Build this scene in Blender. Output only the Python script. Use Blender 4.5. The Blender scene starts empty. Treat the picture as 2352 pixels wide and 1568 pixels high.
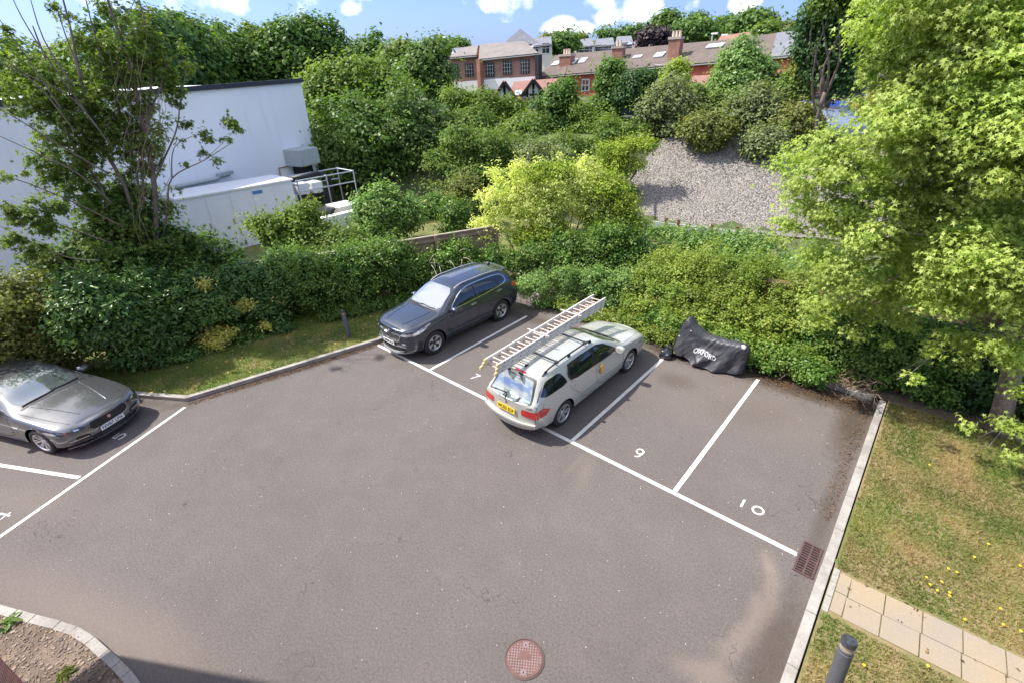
import bpy, bmesh, math, random
import numpy as np
from mathutils import Vector, Matrix, noise
from mathutils.bvhtree import BVHTree

R_ = math.radians
scene = bpy.context.scene
C = scene.collection

# ---------------------------------------------------------------- camera, sky, sun, exposure
CAM = np.array([10.9021, -6.5835, 6.6531])
CR = np.array([0.75860529, 0.65092456, -0.02855226])
CU = np.array([-0.29493129, 0.38213627, 0.87577817])
CF = np.array([-0.58097638, 0.655949, -0.48186861])
FPX = 1968.6455 * 2352 / 4096
cam_data = bpy.data.cameras.new('camera')
cam = bpy.data.objects.new('camera', cam_data); C.objects.link(cam)
cam_data.sensor_width = 36.0
cam_data.lens = 36.0 * 1968.6455 / 4096
cam_data.clip_start = 0.05; cam_data.clip_end = 3000
cam.matrix_world = Matrix(((CR[0], CU[0], -CF[0], CAM[0]), (CR[1], CU[1], -CF[1], CAM[1]),
                           (CR[2], CU[2], -CF[2], CAM[2]), (0, 0, 0, 1)))
scene.camera = cam

SUN_AZ, SUN_EL = -121.0, 54.0      # azimuth from +Y towards +X
sx, sy, sz = (math.sin(R_(SUN_AZ)) * math.cos(R_(SUN_EL)), math.cos(R_(SUN_AZ)) * math.cos(R_(SUN_EL)), math.sin(R_(SUN_EL)))
sun_d = bpy.data.lights.new('sun', 'SUN'); sun_d.energy = 3.9; sun_d.angle = R_(0.8); sun_d.color = (1.0, 0.955, 0.88)
sun = bpy.data.objects.new('sun', sun_d); C.objects.link(sun)
sun.rotation_euler = Vector((sx, sy, sz)).to_track_quat('Z', 'Y').to_euler()

def ray(px, py):
    v = CF * FPX + CR * (px - 1176) - CU * (py - 784)
    return v
def G(px, py, z=0.0):
    v = ray(px, py); t = (z - CAM[2]) / v[2]; return CAM + v * t
def D(px, py, d):
    v = ray(px, py); return CAM + v * (d / math.hypot(v[0], v[1]))

world = bpy.data.worlds.new('World'); scene.world = world; world.use_nodes = True
wt = world.node_tree; wn = wt.nodes; wn.clear()
def wnode(t, **k):
    n = wn.new(t)
    for a, b in k.items(): setattr(n, a, b)
    return n
sky = wnode('ShaderNodeTexSky', sky_type='NISHITA', sun_disc=False)
sky.sun_elevation = R_(SUN_EL); sky.sun_rotation = R_(SUN_AZ); sky.altitude = 50; sky.air_density = 1.0; sky.dust_density = 1.6; sky.ozone_density = 1.6
geo = wnode('ShaderNodeTexCoord')
# fair-weather cumulus: soft noise-broken puffs, with unseen ones added for fill light
nz = wnode('ShaderNodeTexNoise'); nz.inputs['Scale'].default_value = 9.0; nz.inputs['Detail'].default_value = 7; nz.inputs['Roughness'].default_value = 0.62
wt.links.new(geo.outputs['Generated'], nz.inputs['Vector'])
def vm(op, a, b=None):
    n = wnode('ShaderNodeVectorMath', operation=op)
    if hasattr(a, 'links'): wt.links.new(a, n.inputs[0])
    else: n.inputs[0].default_value = a
    if b is not None:
        if hasattr(b, 'links'): wt.links.new(b, n.inputs[1])
        else: n.inputs[1].default_value = b
    return n
def mm(op, a, b=None, c=None, clamp=False):
    n = wnode('ShaderNodeMath', operation=op, use_clamp=clamp)
    for i, q in enumerate((a, b, c)):
        if q is None: continue
        if hasattr(q, 'links'): wt.links.new(q, n.inputs[i])
        else: n.inputs[i].default_value = q
    return n.outputs[0]
total = None
puffs = [(1285, 60, .042, .9), (1340, 64, .034, .75), (1390, 40, .042, .6), (1380, 5, .05, .58), (1130, 8, .04, .55), (515, 5, .06, .66), (545, 22, .035, .6), (805, 20, .042, .62), (830, -20, .06, .6),
         (1715, 8, .045, .8), (1600, 5, .05, .5), (1200, -170, .24, .6), (600, -320, .4, .75), (1700, -400, .4, .75), (200, -150, .22, .6), (1760, 60, .05, .45), (2200, -300, .3, .7), (1480, 20, .06, .75)]
fill_clouds = [(-0.9, -0.2, .3, .5, .8), (0.9, -.2, .5, .5, .85), (0.2, -.5, .85, .5, .85), (-.5, -.3, .8, .45, .85), (.5, .1, .85, .45, .8), (-.7, -.05, .67, .45, 1.0), (-.23, .35, .91, .3, .9), (-.6, -.6, .44, .4, .9), (-0.3, -0.6, 0.75, .5, .7), (0.6, -0.5, 0.6, .45, .7), (0.8, 0.4, 0.5, .4, .7), (-0.1, 0.2, 0.95, .4, .6), (-0.2, -0.9, 0.35, .45, .8), (0.3, -0.9, 0.3, .4, .8)]  # unseen clouds added to whiten the fill light and feed car glass reflections
dirs = []
for px, py, r, s in puffs:
    v = ray(px, py); v = v / np.linalg.norm(v); dirs.append((tuple(v), r, s))
for x, y, z, r, s in fill_clouds:
    v = np.array((x, y, z)); v = v / np.linalg.norm(v); dirs.append((tuple(v), r, s))
for v, r, s in dirs:
    d = vm('SUBTRACT', geo.outputs['Generated'], v)
    d2 = vm('MULTIPLY', d.outputs[0], (1, 1, 1.9))
    ln = vm('LENGTH', d2.outputs[0]).outputs['Value']
    f = mm('MULTIPLY', mm('SUBTRACT', 1.0, mm('DIVIDE', ln, r), None, True), s)
    total = f if total is None else mm('MAXIMUM', total, f)
dens = mm('ADD', total, mm('MULTIPLY', mm('SUBTRACT', nz.outputs['Fac'], 0.52), 1.9))
mask = mm('MULTIPLY', mm('SMOOTH_MIN', mm('MULTIPLY', mm('SUBTRACT', dens, 0.2), 2.2, None, True), 1.0, 0.2), mm('GREATER_THAN', total, 0.001), None, True)
hz = wnode('ShaderNodeMix', data_type='RGBA')
tint = wnode('ShaderNodeMix', data_type='RGBA', blend_type='MULTIPLY'); tint.inputs['Factor'].default_value = 1.0
wt.links.new(sky.outputs[0], tint.inputs['A']); tint.inputs['B'].default_value = (0.43, 0.52, 0.95, 1)
sep = wnode('ShaderNodeSeparateXYZ'); wt.links.new(geo.outputs['Generated'], sep.inputs[0])
wt.links.new(mm('SUBTRACT', 1.0, mm('MULTIPLY', mm('SUBTRACT', sep.outputs[2], .12), 1.6, None, True), None, True), tint.inputs['Factor'])
wt.links.new(mask, hz.inputs['Factor']); wt.links.new(tint.outputs['Result'], hz.inputs['A']); hz.inputs['B'].default_value = (7.4, 7.25, 7.2, 1)
bg = wnode('ShaderNodeBackground'); bg.inputs['Strength'].default_value = 0.15
wt.links.new(hz.outputs['Result'], bg.inputs['Color'])
wo = wnode('ShaderNodeOutputWorld'); wt.links.new(bg.outputs[0], wo.inputs['Surface'])

scene.view_settings.view_transform = 'Standard'; scene.view_settings.look = 'None'
scene.view_settings.gamma = 1.0; scene.view_settings.use_curve_mapping = False
scene.view_settings.exposure = 1.0
scene.cycles.max_bounces = 6; scene.cycles.diffuse_bounces = 3; scene.cycles.transmission_bounces = 3; scene.cycles.transparent_max_bounces = 6
scene.cycles.use_denoising = True

rng = np.random.default_rng(7)
random.seed(5)

# ---------------------------------------------------------------- helpers
def tag(o, label=None, cat=None, group=None, kind=None):
    if label: o['label'] = label
    if cat: o['category'] = cat
    if group: o['group'] = group
    if kind: o['kind'] = kind
    return o
def empty(name, loc=(0, 0, 0), rz=0, label=None, cat=None, group=None):
    o = bpy.data.objects.new(name, None); C.objects.link(o); o.location = loc; o.rotation_euler = (0, 0, rz)
    o.empty_display_size = .1
    return tag(o, label, cat, group)
def link(name, me, parent=None, mats=()):
    for m in (mats if isinstance(mats, (list, tuple)) else [mats]): me.materials.append(m)
    o = bpy.data.objects.new(name, me); C.objects.link(o)
    if parent is not None: o.parent = parent
    return o
class MB:
    def __init__(s): s.v = []; s.f = []; s.m = []
    def add(s, vs, fs, mi=0):
        n = len(s.v); s.v += [tuple(map(float, q)) for q in vs]; s.f += [tuple(i + n for i in f) for f in fs]; s.m += [mi] * len(fs)
    def box(s, c, size, rz=0, mi=0, M=None, top=1.0):
        hx, hy, hz = [q / 2 for q in size]
        vs = []
        for z in (-hz, hz):
            k = top if z > 0 else 1.0
            for x, y in ((-hx, -hy), (hx, -hy), (hx, hy), (-hx, hy)):
                x2, y2 = x * k, y * k
                p = Vector((x2 * math.cos(rz) - y2 * math.sin(rz), x2 * math.sin(rz) + y2 * math.cos(rz), z))
                if M is not None: p = M @ Vector((x2, y2, z))
                vs.append((p[0] + c[0], p[1] + c[1], p[2] + c[2]))
        s.add(vs, [(3, 2, 1, 0), (4, 5, 6, 7), (0, 1, 5, 4), (1, 2, 6, 5), (2, 3, 7, 6), (3, 0, 4, 7)], mi)
    def beam(s, a, b, w, h, mi=0):
        a = Vector(a); b = Vector(b); d = b - a; L = d.length
        q = d.to_track_quat('X', 'Z').to_matrix()
        s.box((a + b) / 2, (L, w, h), M=q, mi=mi)
    def tube(s, pts, radii, n=8, mi=0, cap=True):
        pts = [Vector(p) for p in pts]; base = len(s.v); m = len(pts)
        if not hasattr(radii, '__len__'): radii = [radii] * m
        ref = None
        for i, p in enumerate(pts):
            d = (pts[min(i + 1, m - 1)] - pts[max(i - 1, 0)])
            if d.length < 1e-9: d = Vector((0, 0, 1))
            d.normalize()
            if ref is None: ref = Vector((1, 0, 0)) if abs(d.x) < .8 else Vector((0, 1, 0))
            u = (ref - d * ref.dot(d)).normalized(); w = d.cross(u); ref = u
            for k in range(n):
                a = 2 * math.pi * k / n
                q = p + (u * math.cos(a) + w * math.sin(a)) * radii[i]
                s.v.append(tuple(q))
        for i in range(m - 1):
            for k in range(n):
                a0 = base + i * n + k; a1 = base + i * n + (k + 1) % n
                s.f.append((a0, a1, a1 + n, a0 + n)); s.m.append(mi)
        if cap:
            s.f.append(tuple(base + k for k in range(n - 1, -1, -1))); s.m.append(mi)
            s.f.append(tuple(base + (m - 1) * n + k for k in range(n))); s.m.append(mi)
    def lathe(s, prof, n=32, M=None, mi=0, closed=False):
        base = len(s.v); m = len(prof)
        for (r, z) in prof:
            for k in range(n):
                a = 2 * math.pi * k / n
                p = Vector((r * math.cos(a), r * math.sin(a), z))
                if M is not None: p = M @ p
                s.v.append(tuple(p))
        for i in range(m if closed else m - 1):
            j = (i + 1) % m
            for k in range(n):
                s.f.append((base + i * n + k, base + i * n + (k + 1) % n, base + j * n + (k + 1) % n, base + j * n + k)); s.m.append(mi)
        if not closed:
            if prof[0][0] > 1e-4: s.f.append(tuple(base + k for k in range(n - 1, -1, -1))); s.m.append(mi)
            if prof[-1][0] > 1e-4: s.f.append(tuple(base + (m - 1) * n + k for k in range(n))); s.m.append(mi)
    def prism(s, poly, z0, z1, mi=0):
        n = len(poly)
        s.add([(p[0], p[1], z0) for p in poly] + [(p[0], p[1], z1) for p in poly],
              [tuple(range(n - 1, -1, -1)), tuple(range(n, 2 * n))] + [(i, (i + 1) % n, n + (i + 1) % n, n + i) for i in range(n)], mi)
    def extr(s, pts, vec, mi=0):
        n = len(pts); v = Vector(vec)
        s.add([tuple(p) for p in pts] + [tuple(Vector(p) + v) for p in pts],
              [tuple(range(n - 1, -1, -1)), tuple(range(n, 2 * n))] + [(i, (i + 1) % n, n + (i + 1) % n, n + i) for i in range(n)], mi)
    def build(s, name, mats, parent=None, smooth=False, bevel=0, recalc=True, merge=False):
        me = bpy.data.meshes.new(name); me.from_pydata(s.v, [], s.f)
        for p, m in zip(me.polygons, s.m): p.material_index = m
        if recalc or bevel or merge:
            bm = bmesh.new(); bm.from_mesh(me)
            if merge: bmesh.ops.remove_doubles(bm, verts=bm.verts, dist=1e-4)
            if recalc: bmesh.ops.recalc_face_normals(bm, faces=bm.faces)
            if bevel:
                es = [e for e in bm.edges if len(e.link_faces) == 2 and e.calc_face_angle(0) > .5]
                bmesh.ops.bevel(bm, geom=es, offset=bevel, segments=2, affect='EDGES', profile=.6)
            bm.to_mesh(me); bm.free()
        if smooth:
            me.polygons.foreach_set('use_smooth', [True] * len(me.polygons))
            if smooth != True: 
                try: me.set_sharp_from_angle(angle=smooth)
                except Exception: pass
        me.update()
        return link(name, me, parent, mats)

# ---------------------------------------------------------------- materials
def new_mat(name):
    m = bpy.data.materials.new(name); m.use_nodes = True; nt = m.node_tree
    b = nt.nodes['Principled BSDF']; return m, nt, b
def simple(name, col, rough=.6, metal=0, coat=0, spec=.5, var=0, vscale=5, bump=0, bscale=40, ior=None, var2=0, v2scale=60):
    m, nt, b = new_mat(name)
    b.inputs['Base Color'].default_value = (*col, 1); b.inputs['Roughness'].default_value = rough; b.inputs['Metallic'].default_value = metal
    b.inputs['Coat Weight'].default_value = coat; b.inputs['Coat Roughness'].default_value = .04
    b.inputs['Specular IOR Level'].default_value = spec
    if ior: b.inputs['IOR'].default_value = ior
    if var or bump:
        tc = nt.nodes.new('ShaderNodeTexCoord')
    if var:
        n = nt.nodes.new('ShaderNodeTexNoise'); n.inputs['Scale'].default_value = vscale; n.inputs['Detail'].default_value = 6
        nt.links.new(tc.outputs['Object'], n.inputs['Vector'])
        mr = nt.nodes.new('ShaderNodeMapRange'); mr.inputs['From Min'].default_value = .3; mr.inputs['From Max'].default_value = .7
        mr.inputs['To Min'].default_value = 1 - var; mr.inputs['To Max'].default_value = 1 + var
        nt.links.new(n.outputs['Fac'], mr.inputs['Value'])
        out = mr.outputs[0]
        if var2:
            n2 = nt.nodes.new('ShaderNodeTexNoise'); n2.inputs['Scale'].default_value = v2scale; n2.inputs['Detail'].default_value = 3
            nt.links.new(tc.outputs['Object'], n2.inputs['Vector'])
            mr2 = nt.nodes.new('ShaderNodeMapRange'); mr2.inputs['From Min'].default_value = .3; mr2.inputs['From Max'].default_value = .7
            mr2.inputs['To Min'].default_value = 1 - var2; mr2.inputs['To Max'].default_value = 1 + var2
            nt.links.new(n2.outputs['Fac'], mr2.inputs['Value'])
            mu = nt.nodes.new('ShaderNodeMath'); mu.operation = 'MULTIPLY'
            nt.links.new(out, mu.inputs[0]); nt.links.new(mr2.outputs[0], mu.inputs[1]); out = mu.outputs[0]
        mx = nt.nodes.new('ShaderNodeVectorMath'); mx.operation = 'SCALE'; mx.inputs[0].default_value = col
        nt.links.new(out, mx.inputs['Scale']); nt.links.new(mx.outputs[0], b.inputs['Base Color'])
    if bump:
        n = nt.nodes.new('ShaderNodeTexNoise'); n.inputs['Scale'].default_value = bscale; n.inputs['Detail'].default_value = 5
        nt.links.new(tc.outputs['Object'], n.inputs['Vector'])
        bp = nt.nodes.new('ShaderNodeBump'); bp.inputs['Strength'].default_value = bump; bp.inputs['Distance'].default_value = .02
        nt.links.new(n.outputs['Fac'], bp.inputs['Height']); nt.links.new(bp.outputs[0], b.inputs['Normal'])
    return m
class NT:
    """tiny node builder"""
    def __init__(s, m): s.m, s.nt, s.b = m
    def n(s, t, **k):
        x = s.nt.nodes.new(t)
        for a, b in k.items(): setattr(x, a, b)
        return x
    def set(s, sock, v):
        if hasattr(v, 'links'): s.nt.links.new(v, sock)
        else: sock.default_value = v
    def noise(s, scale, detail=5, rough=.55, vec=None, dist=0):
        x = s.n('ShaderNodeTexNoise'); x.inputs['Scale'].default_value = scale; x.inputs['Detail'].default_value = detail; x.inputs['Roughness'].default_value = rough
        x.inputs['Distortion'].default_value = dist
        s.set(x.inputs['Vector'], vec if vec is not None else s.co()); return x.outputs['Fac']
    def vor(s, scale, feature='F1', out='Distance', vec=None):
        x = s.n('ShaderNodeTexVoronoi', feature=feature); x.inputs['Scale'].default_value = scale
        s.set(x.inputs['Vector'], vec if vec is not None else s.co()); return x.outputs[out]
    def co(s, k='Object'):
        if not hasattr(s, '_tc'): s._tc = s.n('ShaderNodeTexCoord')
        return s._tc.outputs[k]
    def rng(s, v, a, b, c=0, d=1):
        x = s.n('ShaderNodeMapRange'); s.set(x.inputs['Value'], v)
        for k, q in zip(('From Min', 'From Max', 'To Min', 'To Max'), (a, b, c, d)): x.inputs[k].default_value = q
        return x.outputs[0]
    def math(s, op, a, b=0.0, clamp=False):
        x = s.n('ShaderNodeMath', operation=op, use_clamp=clamp); s.set(x.inputs[0], a); s.set(x.inputs[1], b); return x.outputs[0]
    def mix(s, f, a, b, blend='MIX'):
        x = s.n('ShaderNodeMix', data_type='RGBA', blend_type=blend); s.set(x.inputs['Factor'], f)
        s.set(x.inputs['A'], (*a, 1) if isinstance(a, tuple) else a); s.set(x.inputs['B'], (*b, 1) if isinstance(b, tuple) else b); return x.outputs['Result']
    def bump(s, h, st=.3, dist=.01):
        x = s.n('ShaderNodeBump'); x.inputs['Strength'].default_value = st; x.inputs['Distance'].default_value = dist
        s.set(x.inputs['Height'], h); s.nt.links.new(x.outputs[0], s.b.inputs['Normal'])
    def ellipse(s, cx, cy, rx, ry, rot=0, soft=.4, nz=None):
        sp = s.n('ShaderNodeSeparateXYZ'); s.set(sp.inputs[0], s.co())
        x = s.math('SUBTRACT', sp.outputs[0], cx); y = s.math('SUBTRACT', sp.outputs[1], cy)
        c, q = math.cos(rot), math.sin(rot)
        u = s.math('DIVIDE', s.math('ADD', s.math('MULTIPLY', x, c), s.math('MULTIPLY', y, q)), rx)
        v = s.math('DIVIDE', s.math('SUBTRACT', s.math('MULTIPLY', y, c), s.math('MULTIPLY', x, q)), ry)
        r = s.math('SQRT', s.math('ADD', s.math('MULTIPLY', u, u), s.math('MULTIPLY', v, v)))
        if nz is not None: r = s.math('ADD', r, s.math('MULTIPLY', s.math('SUBTRACT', nz, .5), 1.4))
        return s.rng(r, 1 - soft, 1 + soft, 1, 0)

def leaf_mat(name, c1, c2, c3=None, trans=.3, rough=.45, spec=.4):
    trans = min(.5, trans * 1.3 + .06); rough = rough + .06; spec = spec * .6
    m, nt, b = new_mat(name); t = NT((m, nt, b))
    a = t.n('ShaderNodeAttribute', attribute_name='rnd')
    cr = t.n('ShaderNodeValToRGB'); nt.links.new(a.outputs['Fac'], cr.inputs[0])
    e = cr.color_ramp.elements; e[0].color = (*c1, 1); e[1].color = (*c2, 1)
    if c3: k = e.new(.5); k.color = (*c3, 1)
    big = t.rng(t.noise(.9, 3), .35, .65, 1.02, 1.55)
    sc = t.n('ShaderNodeVectorMath', operation='SCALE'); nt.links.new(cr.outputs[0], sc.inputs[0]); nt.links.new(big, sc.inputs['Scale'])
    nt.links.new(sc.outputs[0], b.inputs['Base Color'])
    b.inputs['Roughness'].default_value = rough; b.inputs['Specular IOR Level'].default_value = spec
    tr = t.n('ShaderNodeBsdfTranslucent')
    br = t.mix(1.0, sc.outputs[0], (1.15, 1.25, .45), 'MULTIPLY'); nt.links.new(br, tr.inputs['Color'])
    ms = t.n('ShaderNodeMixShader'); ms.inputs[0].default_value = trans
    nt.links.new(b.outputs[0], ms.inputs[1]); nt.links.new(tr.outputs[0], ms.inputs[2])
    nt.links.new(ms.outputs[0], nt.nodes['Material Output'].inputs['Surface'])
    return m

def brick_mat(name, c1, c2, mortar, scale=1.0, axis='auto', rz=0):
    m, nt, b = new_mat(name); t = NT((m, nt, b))
    # wall plane coordinates: horizontal run + height
    mp = t.n('ShaderNodeMapping'); mp.inputs['Rotation'].default_value = (0, 0, -rz); t.set(mp.inputs['Vector'], t.co())
    sp = t.n('ShaderNodeSeparateXYZ'); nt.links.new(mp.outputs[0], sp.inputs[0])
    cb = t.n('ShaderNodeCombineXYZ')
    nt.links.new(t.math('ADD', sp.outputs[0], sp.outputs[1]), cb.inputs[0]); nt.links.new(sp.outputs[2], cb.inputs[1])
    br = t.n('ShaderNodeTexBrick'); nt.links.new(cb.outputs[0], br.inputs['Vector'])
    br.inputs['Scale'].default_value = scale; br.inputs['Brick Width'].default_value = .225; br.inputs['Row Height'].default_value = .075; br.inputs['Mortar Size'].default_value = .008
    br.inputs['Color1'].default_value = (*c1, 1); br.inputs['Color2'].default_value = (*c2, 1); br.inputs['Mortar'].default_value = (*mortar, 1)
    v = t.rng(t.noise(1.3, 6), .3, .7, .75, 1.2)
    sc = t.n('ShaderNodeVectorMath', operation='SCALE'); nt.links.new(br.outputs['Color'], sc.inputs[0]); nt.links.new(v, sc.inputs['Scale'])
    nt.links.new(sc.outputs[0], b.inputs['Base Color']); b.inputs['Roughness'].default_value = .85
    return m

# leaf clouds ---------------------------------------------------------------
TEMPL = {
 'kite': (np.array([(0, 0, 0), (.42, .32, .06), (1, 0, -.05), (.42, -.32, .06)]), [(0, 1, 2, 3)]),
 'oval': (np.array([(0, 0, 0), (.3, .2, .05), (.7, .19, .03), (1, 0, -.06), (.7, -.19, .03), (.3, -.2, .05)]), [(0, 1, 2, 3), (0, 3, 4, 5)]),
 'maple': (np.array([(0, 0, 0), (.12, .20, -.03), (-.08, .46, -.10), (.28, .24, -.02), (.60, .60, -.14), (.50, .14, .0), (1.05, 0, -.16), (.50, -.14, .0), (.60, -.60, -.14), (.28, -.24, -.02), (-.08, -.46, -.10), (.12, -.20, -.03)]),
           [(0, 1, 2), (0, 1, 3), (3, 4, 5), (0, 3, 5, 6), (0, 6, 7, 9), (7, 8, 9), (0, 9, 11), (0, 11, 10)]),
 'blade': (np.array([(0, -.5, 0), (0, .5, 0), (1, 0, 0)]), [(0, 1, 2)]),
}
def leaf_mesh(name, P, Nn, size, templ='kite', seed=0, jitter=.3, droop=.0, rnd=None):
    """P (n,3) positions, Nn (n,3) leaf normals"""
    g = np.random.default_rng(seed); n = len(P); T, F = TEMPL[templ]
    Nn = Nn / (np.linalg.norm(Nn, axis=1, keepdims=True) + 1e-9)
    a = g.normal(size=(n, 3)); a[:, 2] -= droop
    X = a - Nn * (a * Nn).sum(1, keepdims=True); X /= (np.linalg.norm(X, axis=1, keepdims=True) + 1e-9)
    Y = np.cross(Nn, X); s = size * (1 + jitter * g.uniform(-1, 1, n))
    V = (P[:, None, :] + s[:, None, None] * (T[None, :, 0:1] * X[:, None, :] + T[None, :, 1:2] * Y[:, None, :] + T[None, :, 2:3] * Nn[:, None, :]))
    k = len(T); V = V.reshape(-1, 3)
    loops = []; starts = []; tot = []; pos = 0; per = []
    for f in F:
        per.append(np.array(f))
    one = np.concatenate(per); L = len(one)
    allf = (one[None, :] + (np.arange(n) * k)[:, None]).reshape(-1)
    lens = np.array([len(f) for f in F]); st1 = np.concatenate([[0], np.cumsum(lens)[:-1]])
    st = (st1[None, :] + (np.arange(n) * L)[:, None]).reshape(-1); ln = np.tile(lens, n)
    me = bpy.data.meshes.new(name)
    me.vertices.add(len(V)); me.vertices.foreach_set('co', V.astype(np.float32).reshape(-1))
    me.loops.add(len(allf)); me.loops.foreach_set('vertex_index', allf.astype(np.int32))
    me.polygons.add(len(st)); me.polygons.foreach_set('loop_start', st.astype(np.int32)); me.polygons.foreach_set('loop_total', ln.astype(np.int32))
    at = me.attributes.new('rnd', 'FLOAT', 'FACE')
    r = (g.uniform(0, 1, n) if rnd is None else rnd)
    at.data.foreach_set('value', np.repeat(r, len(F)).astype(np.float32))
    me.update(calc_edges=True); return me
def unit(g, n):
    a = g.normal(size=(n, 3)); return a / np.linalg.norm(a, axis=1, keepdims=True)
def crown_points(blobs, nclump, per, rc, seed, squash=.8, inner=.35, flat=.0, zmin=None):
    """lumpy foliage: clumps in the outer shell of blobs, leaves on the skin of each clump"""
    g = np.random.default_rng(seed)
    B = np.array([(b[0], b[1], b[2]) for b in blobs]); rcut = rc * .55; Rr = np.array([b[3] if hasattr(b[3], '__len__') else (b[3], b[3], b[3] * squash) for b in blobs])
    Rr = np.maximum(Rr - rcut, Rr * .35); w = (Rr.prod(1)) ** (2 / 3); w /= w.sum()
    bi = g.choice(len(B), nclump, p=w); u = unit(g, nclump)
    rad = g.uniform(inner, 1, nclump) ** .5
    c = B[bi] + Rr[bi] * u * rad[:, None]
    rcs = rc * np.exp(g.normal(0, .38, nclump))
    ci = np.repeat(np.arange(nclump), per); m = len(ci); d = unit(g, m)
    d[:, 2] = np.where(g.uniform(size=m) < .55, np.abs(d[:, 2]), d[:, 2])
    sh = np.array([1, 1, .7 - flat])
    P = c[ci] + d * sh * (rcs[ci] * (g.uniform(.45, 1.0, m) + (.2 if rc < .65 else .04) * g.exponential(.35, m)))[:, None]
    # ragged shoots growing out of the clumps
    sh_ = g.uniform(size=m) < (.13 if rc < .35 else .04 if rc < .65 else 0.0); sd = u * .6 + unit(g, nclump) * .5 + np.array([0, 0, .75]); sd /= np.linalg.norm(sd, axis=1, keepdims=True); k2 = g.integers(0, 3, m)
    off3 = unit(g, nclump * 3).reshape(nclump, 3, 3); dirs_ = sd[ci] + off3[ci, k2] * .55; ln_ = np.minimum(rcs[ci], rc) * g.uniform(.7, 1.75, m)
    P = np.where(sh_[:, None], c[ci] + dirs_ * ln_[:, None] + g.normal(size=(m, 3)) * rc * .07, P)
    N = d * .75 + u[ci] * .35 + g.normal(size=(m, 3)) * .45 + np.array([0, 0, .55])
    crnd = g.uniform(0, 1, nclump)
    r = np.clip(crnd[ci] * .6 + g.uniform(0, 1, m) * .4 + sh_ * .15, 0, 1)
    if zmin is not None:
        k = P[:, 2] > zmin; P, N, r = P[k], N[k], r[k]
    return P, N, r, c
def bl(px, py, d, r): p = D(px, py, d); return (p[0], p[1], p[2], r)
def limb(mb, a, b, r0, r1, seed=0, wob=.12, n=6, sides=6, sag=0):
    g = random.Random(seed); a = Vector(a); b = Vector(b); L = (b - a).length; pts = []; rr = []
    o1 = Vector([g.uniform(-1, 1) for _ in range(3)]) * L * wob; o2 = Vector([g.uniform(-1, 1) for _ in range(3)]) * L * wob
    for i in range(n + 1):
        t = i / n; p = a.lerp(b, t) + o1 * math.sin(math.pi * t) + o2 * math.sin(2 * math.pi * t) * .5 + Vector((0, 0, -sag * L * math.sin(math.pi * t)))
        pts.append(p); rr.append(r0 + (r1 - r0) * t ** .8)
    mb.tube(pts, rr, sides)
    return pts

def tree(name, label, cat, base, blobs, nclump, per, rc, leafsize, mat, bark, seed=1, templ='kite', trunk_r=.2, nl=10, group=None, fork=.45, squash=.8, inner=.35, droop=0, zmin=None, core=False, twigs=0):
    base = Vector(base); root = empty(name, base, 0, label, cat, group)
    P, N, r, c = crown_points(blobs, nclump, per, rc, seed, squash, inner, zmin=zmin)
    b0 = np.array(base)
    me = leaf_mesh('foliage', P - b0, N, leafsize, templ, seed, rnd=r, droop=droop)
    link('crown', me, root, mat)
    mb = MB(); g = random.Random(seed)
    cen = np.mean([(b[0], b[1], b[2]) for b in blobs], axis=0) - b0
    top = Vector((cen[0], cen[1], cen[2])); f = Vector((0, 0, 0)).lerp(top, fork)
    f.x *= .6; f.y *= .6
    pts = limb(mb, (0, 0, -.2), f, trunk_r, trunk_r * .7, seed, .04, 6, 10)
    idx = [g.randrange(len(c)) for _ in range(nl)]
    for k, i in enumerate(idx):
        st = pts[-1 - (k % 3)]
        e = Vector(c[i] - b0)
        q = limb(mb, st, e, trunk_r * .5, trunk_r * .1, seed + k, .1, 6, 6)
        for t in range(twigs):
            j = g.randrange(len(c)); e2 = Vector(c[j] - b0)
            if (e2 - q[4]).length < (top.length) * .5: limb(mb, q[g.choice((2, 3, 4))], e2, trunk_r * .16, trunk_r * .04, seed + k * 7 + t, .12, 5, 5)
    mb.build('trunk', bark, root, smooth=True, recalc=False)
    return root
def bush(name, label, cat, blobs, nclump, per, rc, leafsize, mat, stem, seed=1, templ='kite', group=None, squash=.85, inner=.35, zmin=None, base=None, droop=0, nst=5):
    if base is None:
        m = np.mean([(b[0], b[1], b[2]) for b in blobs], axis=0); base = (m[0], m[1], th(m[0], m[1]))
    root = empty(name, base, 0, label, cat, group); b0 = np.array(base, dtype=float)
    P, N, r, c = crown_points(blobs, nclump, per, rc, seed, squash, inner, zmin=zmin if zmin is not None else b0[2] - .1)
    link('foliage', leaf_mesh('foliage', P - b0, N, leafsize, templ, seed, rnd=r, droop=droop), root, mat)
    if nst == 0: return root
    mb = MB(); g = random.Random(seed)
    for k in range(nst):
        e = Vector(c[g.randrange(len(c))] - b0); s0 = Vector((e.x * .4, e.y * .4, -.1))
        limb(mb, s0, e, .03 + leafsize * .08, .01, seed + k, .1, 5, 5)
    mb.build('stem', stem, root, recalc=False)
    return root
# ---------------------------------------------------------------- terrain
BN = np.array([-.325, .946]); BU = np.array([.946, .325]); B0 = np.array([1.16, 15.8])
def sstep(t): t = min(max(t, 0), 1); return t * t * (3 - 2 * t)
def th(x, y):
    s = (x - B0[0]) * BN[0] + (y - B0[1]) * BN[1]
    if s <= 0: return -.04
    h = 3.2 * (s / 5.2 if s < 5.2 else 1)
    if s > 5.2: h += .030 * (min(s, 45) - 5.2)
    if s > 45: h += .085 * (min(s, 170) - 45)
    return h - .04

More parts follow.
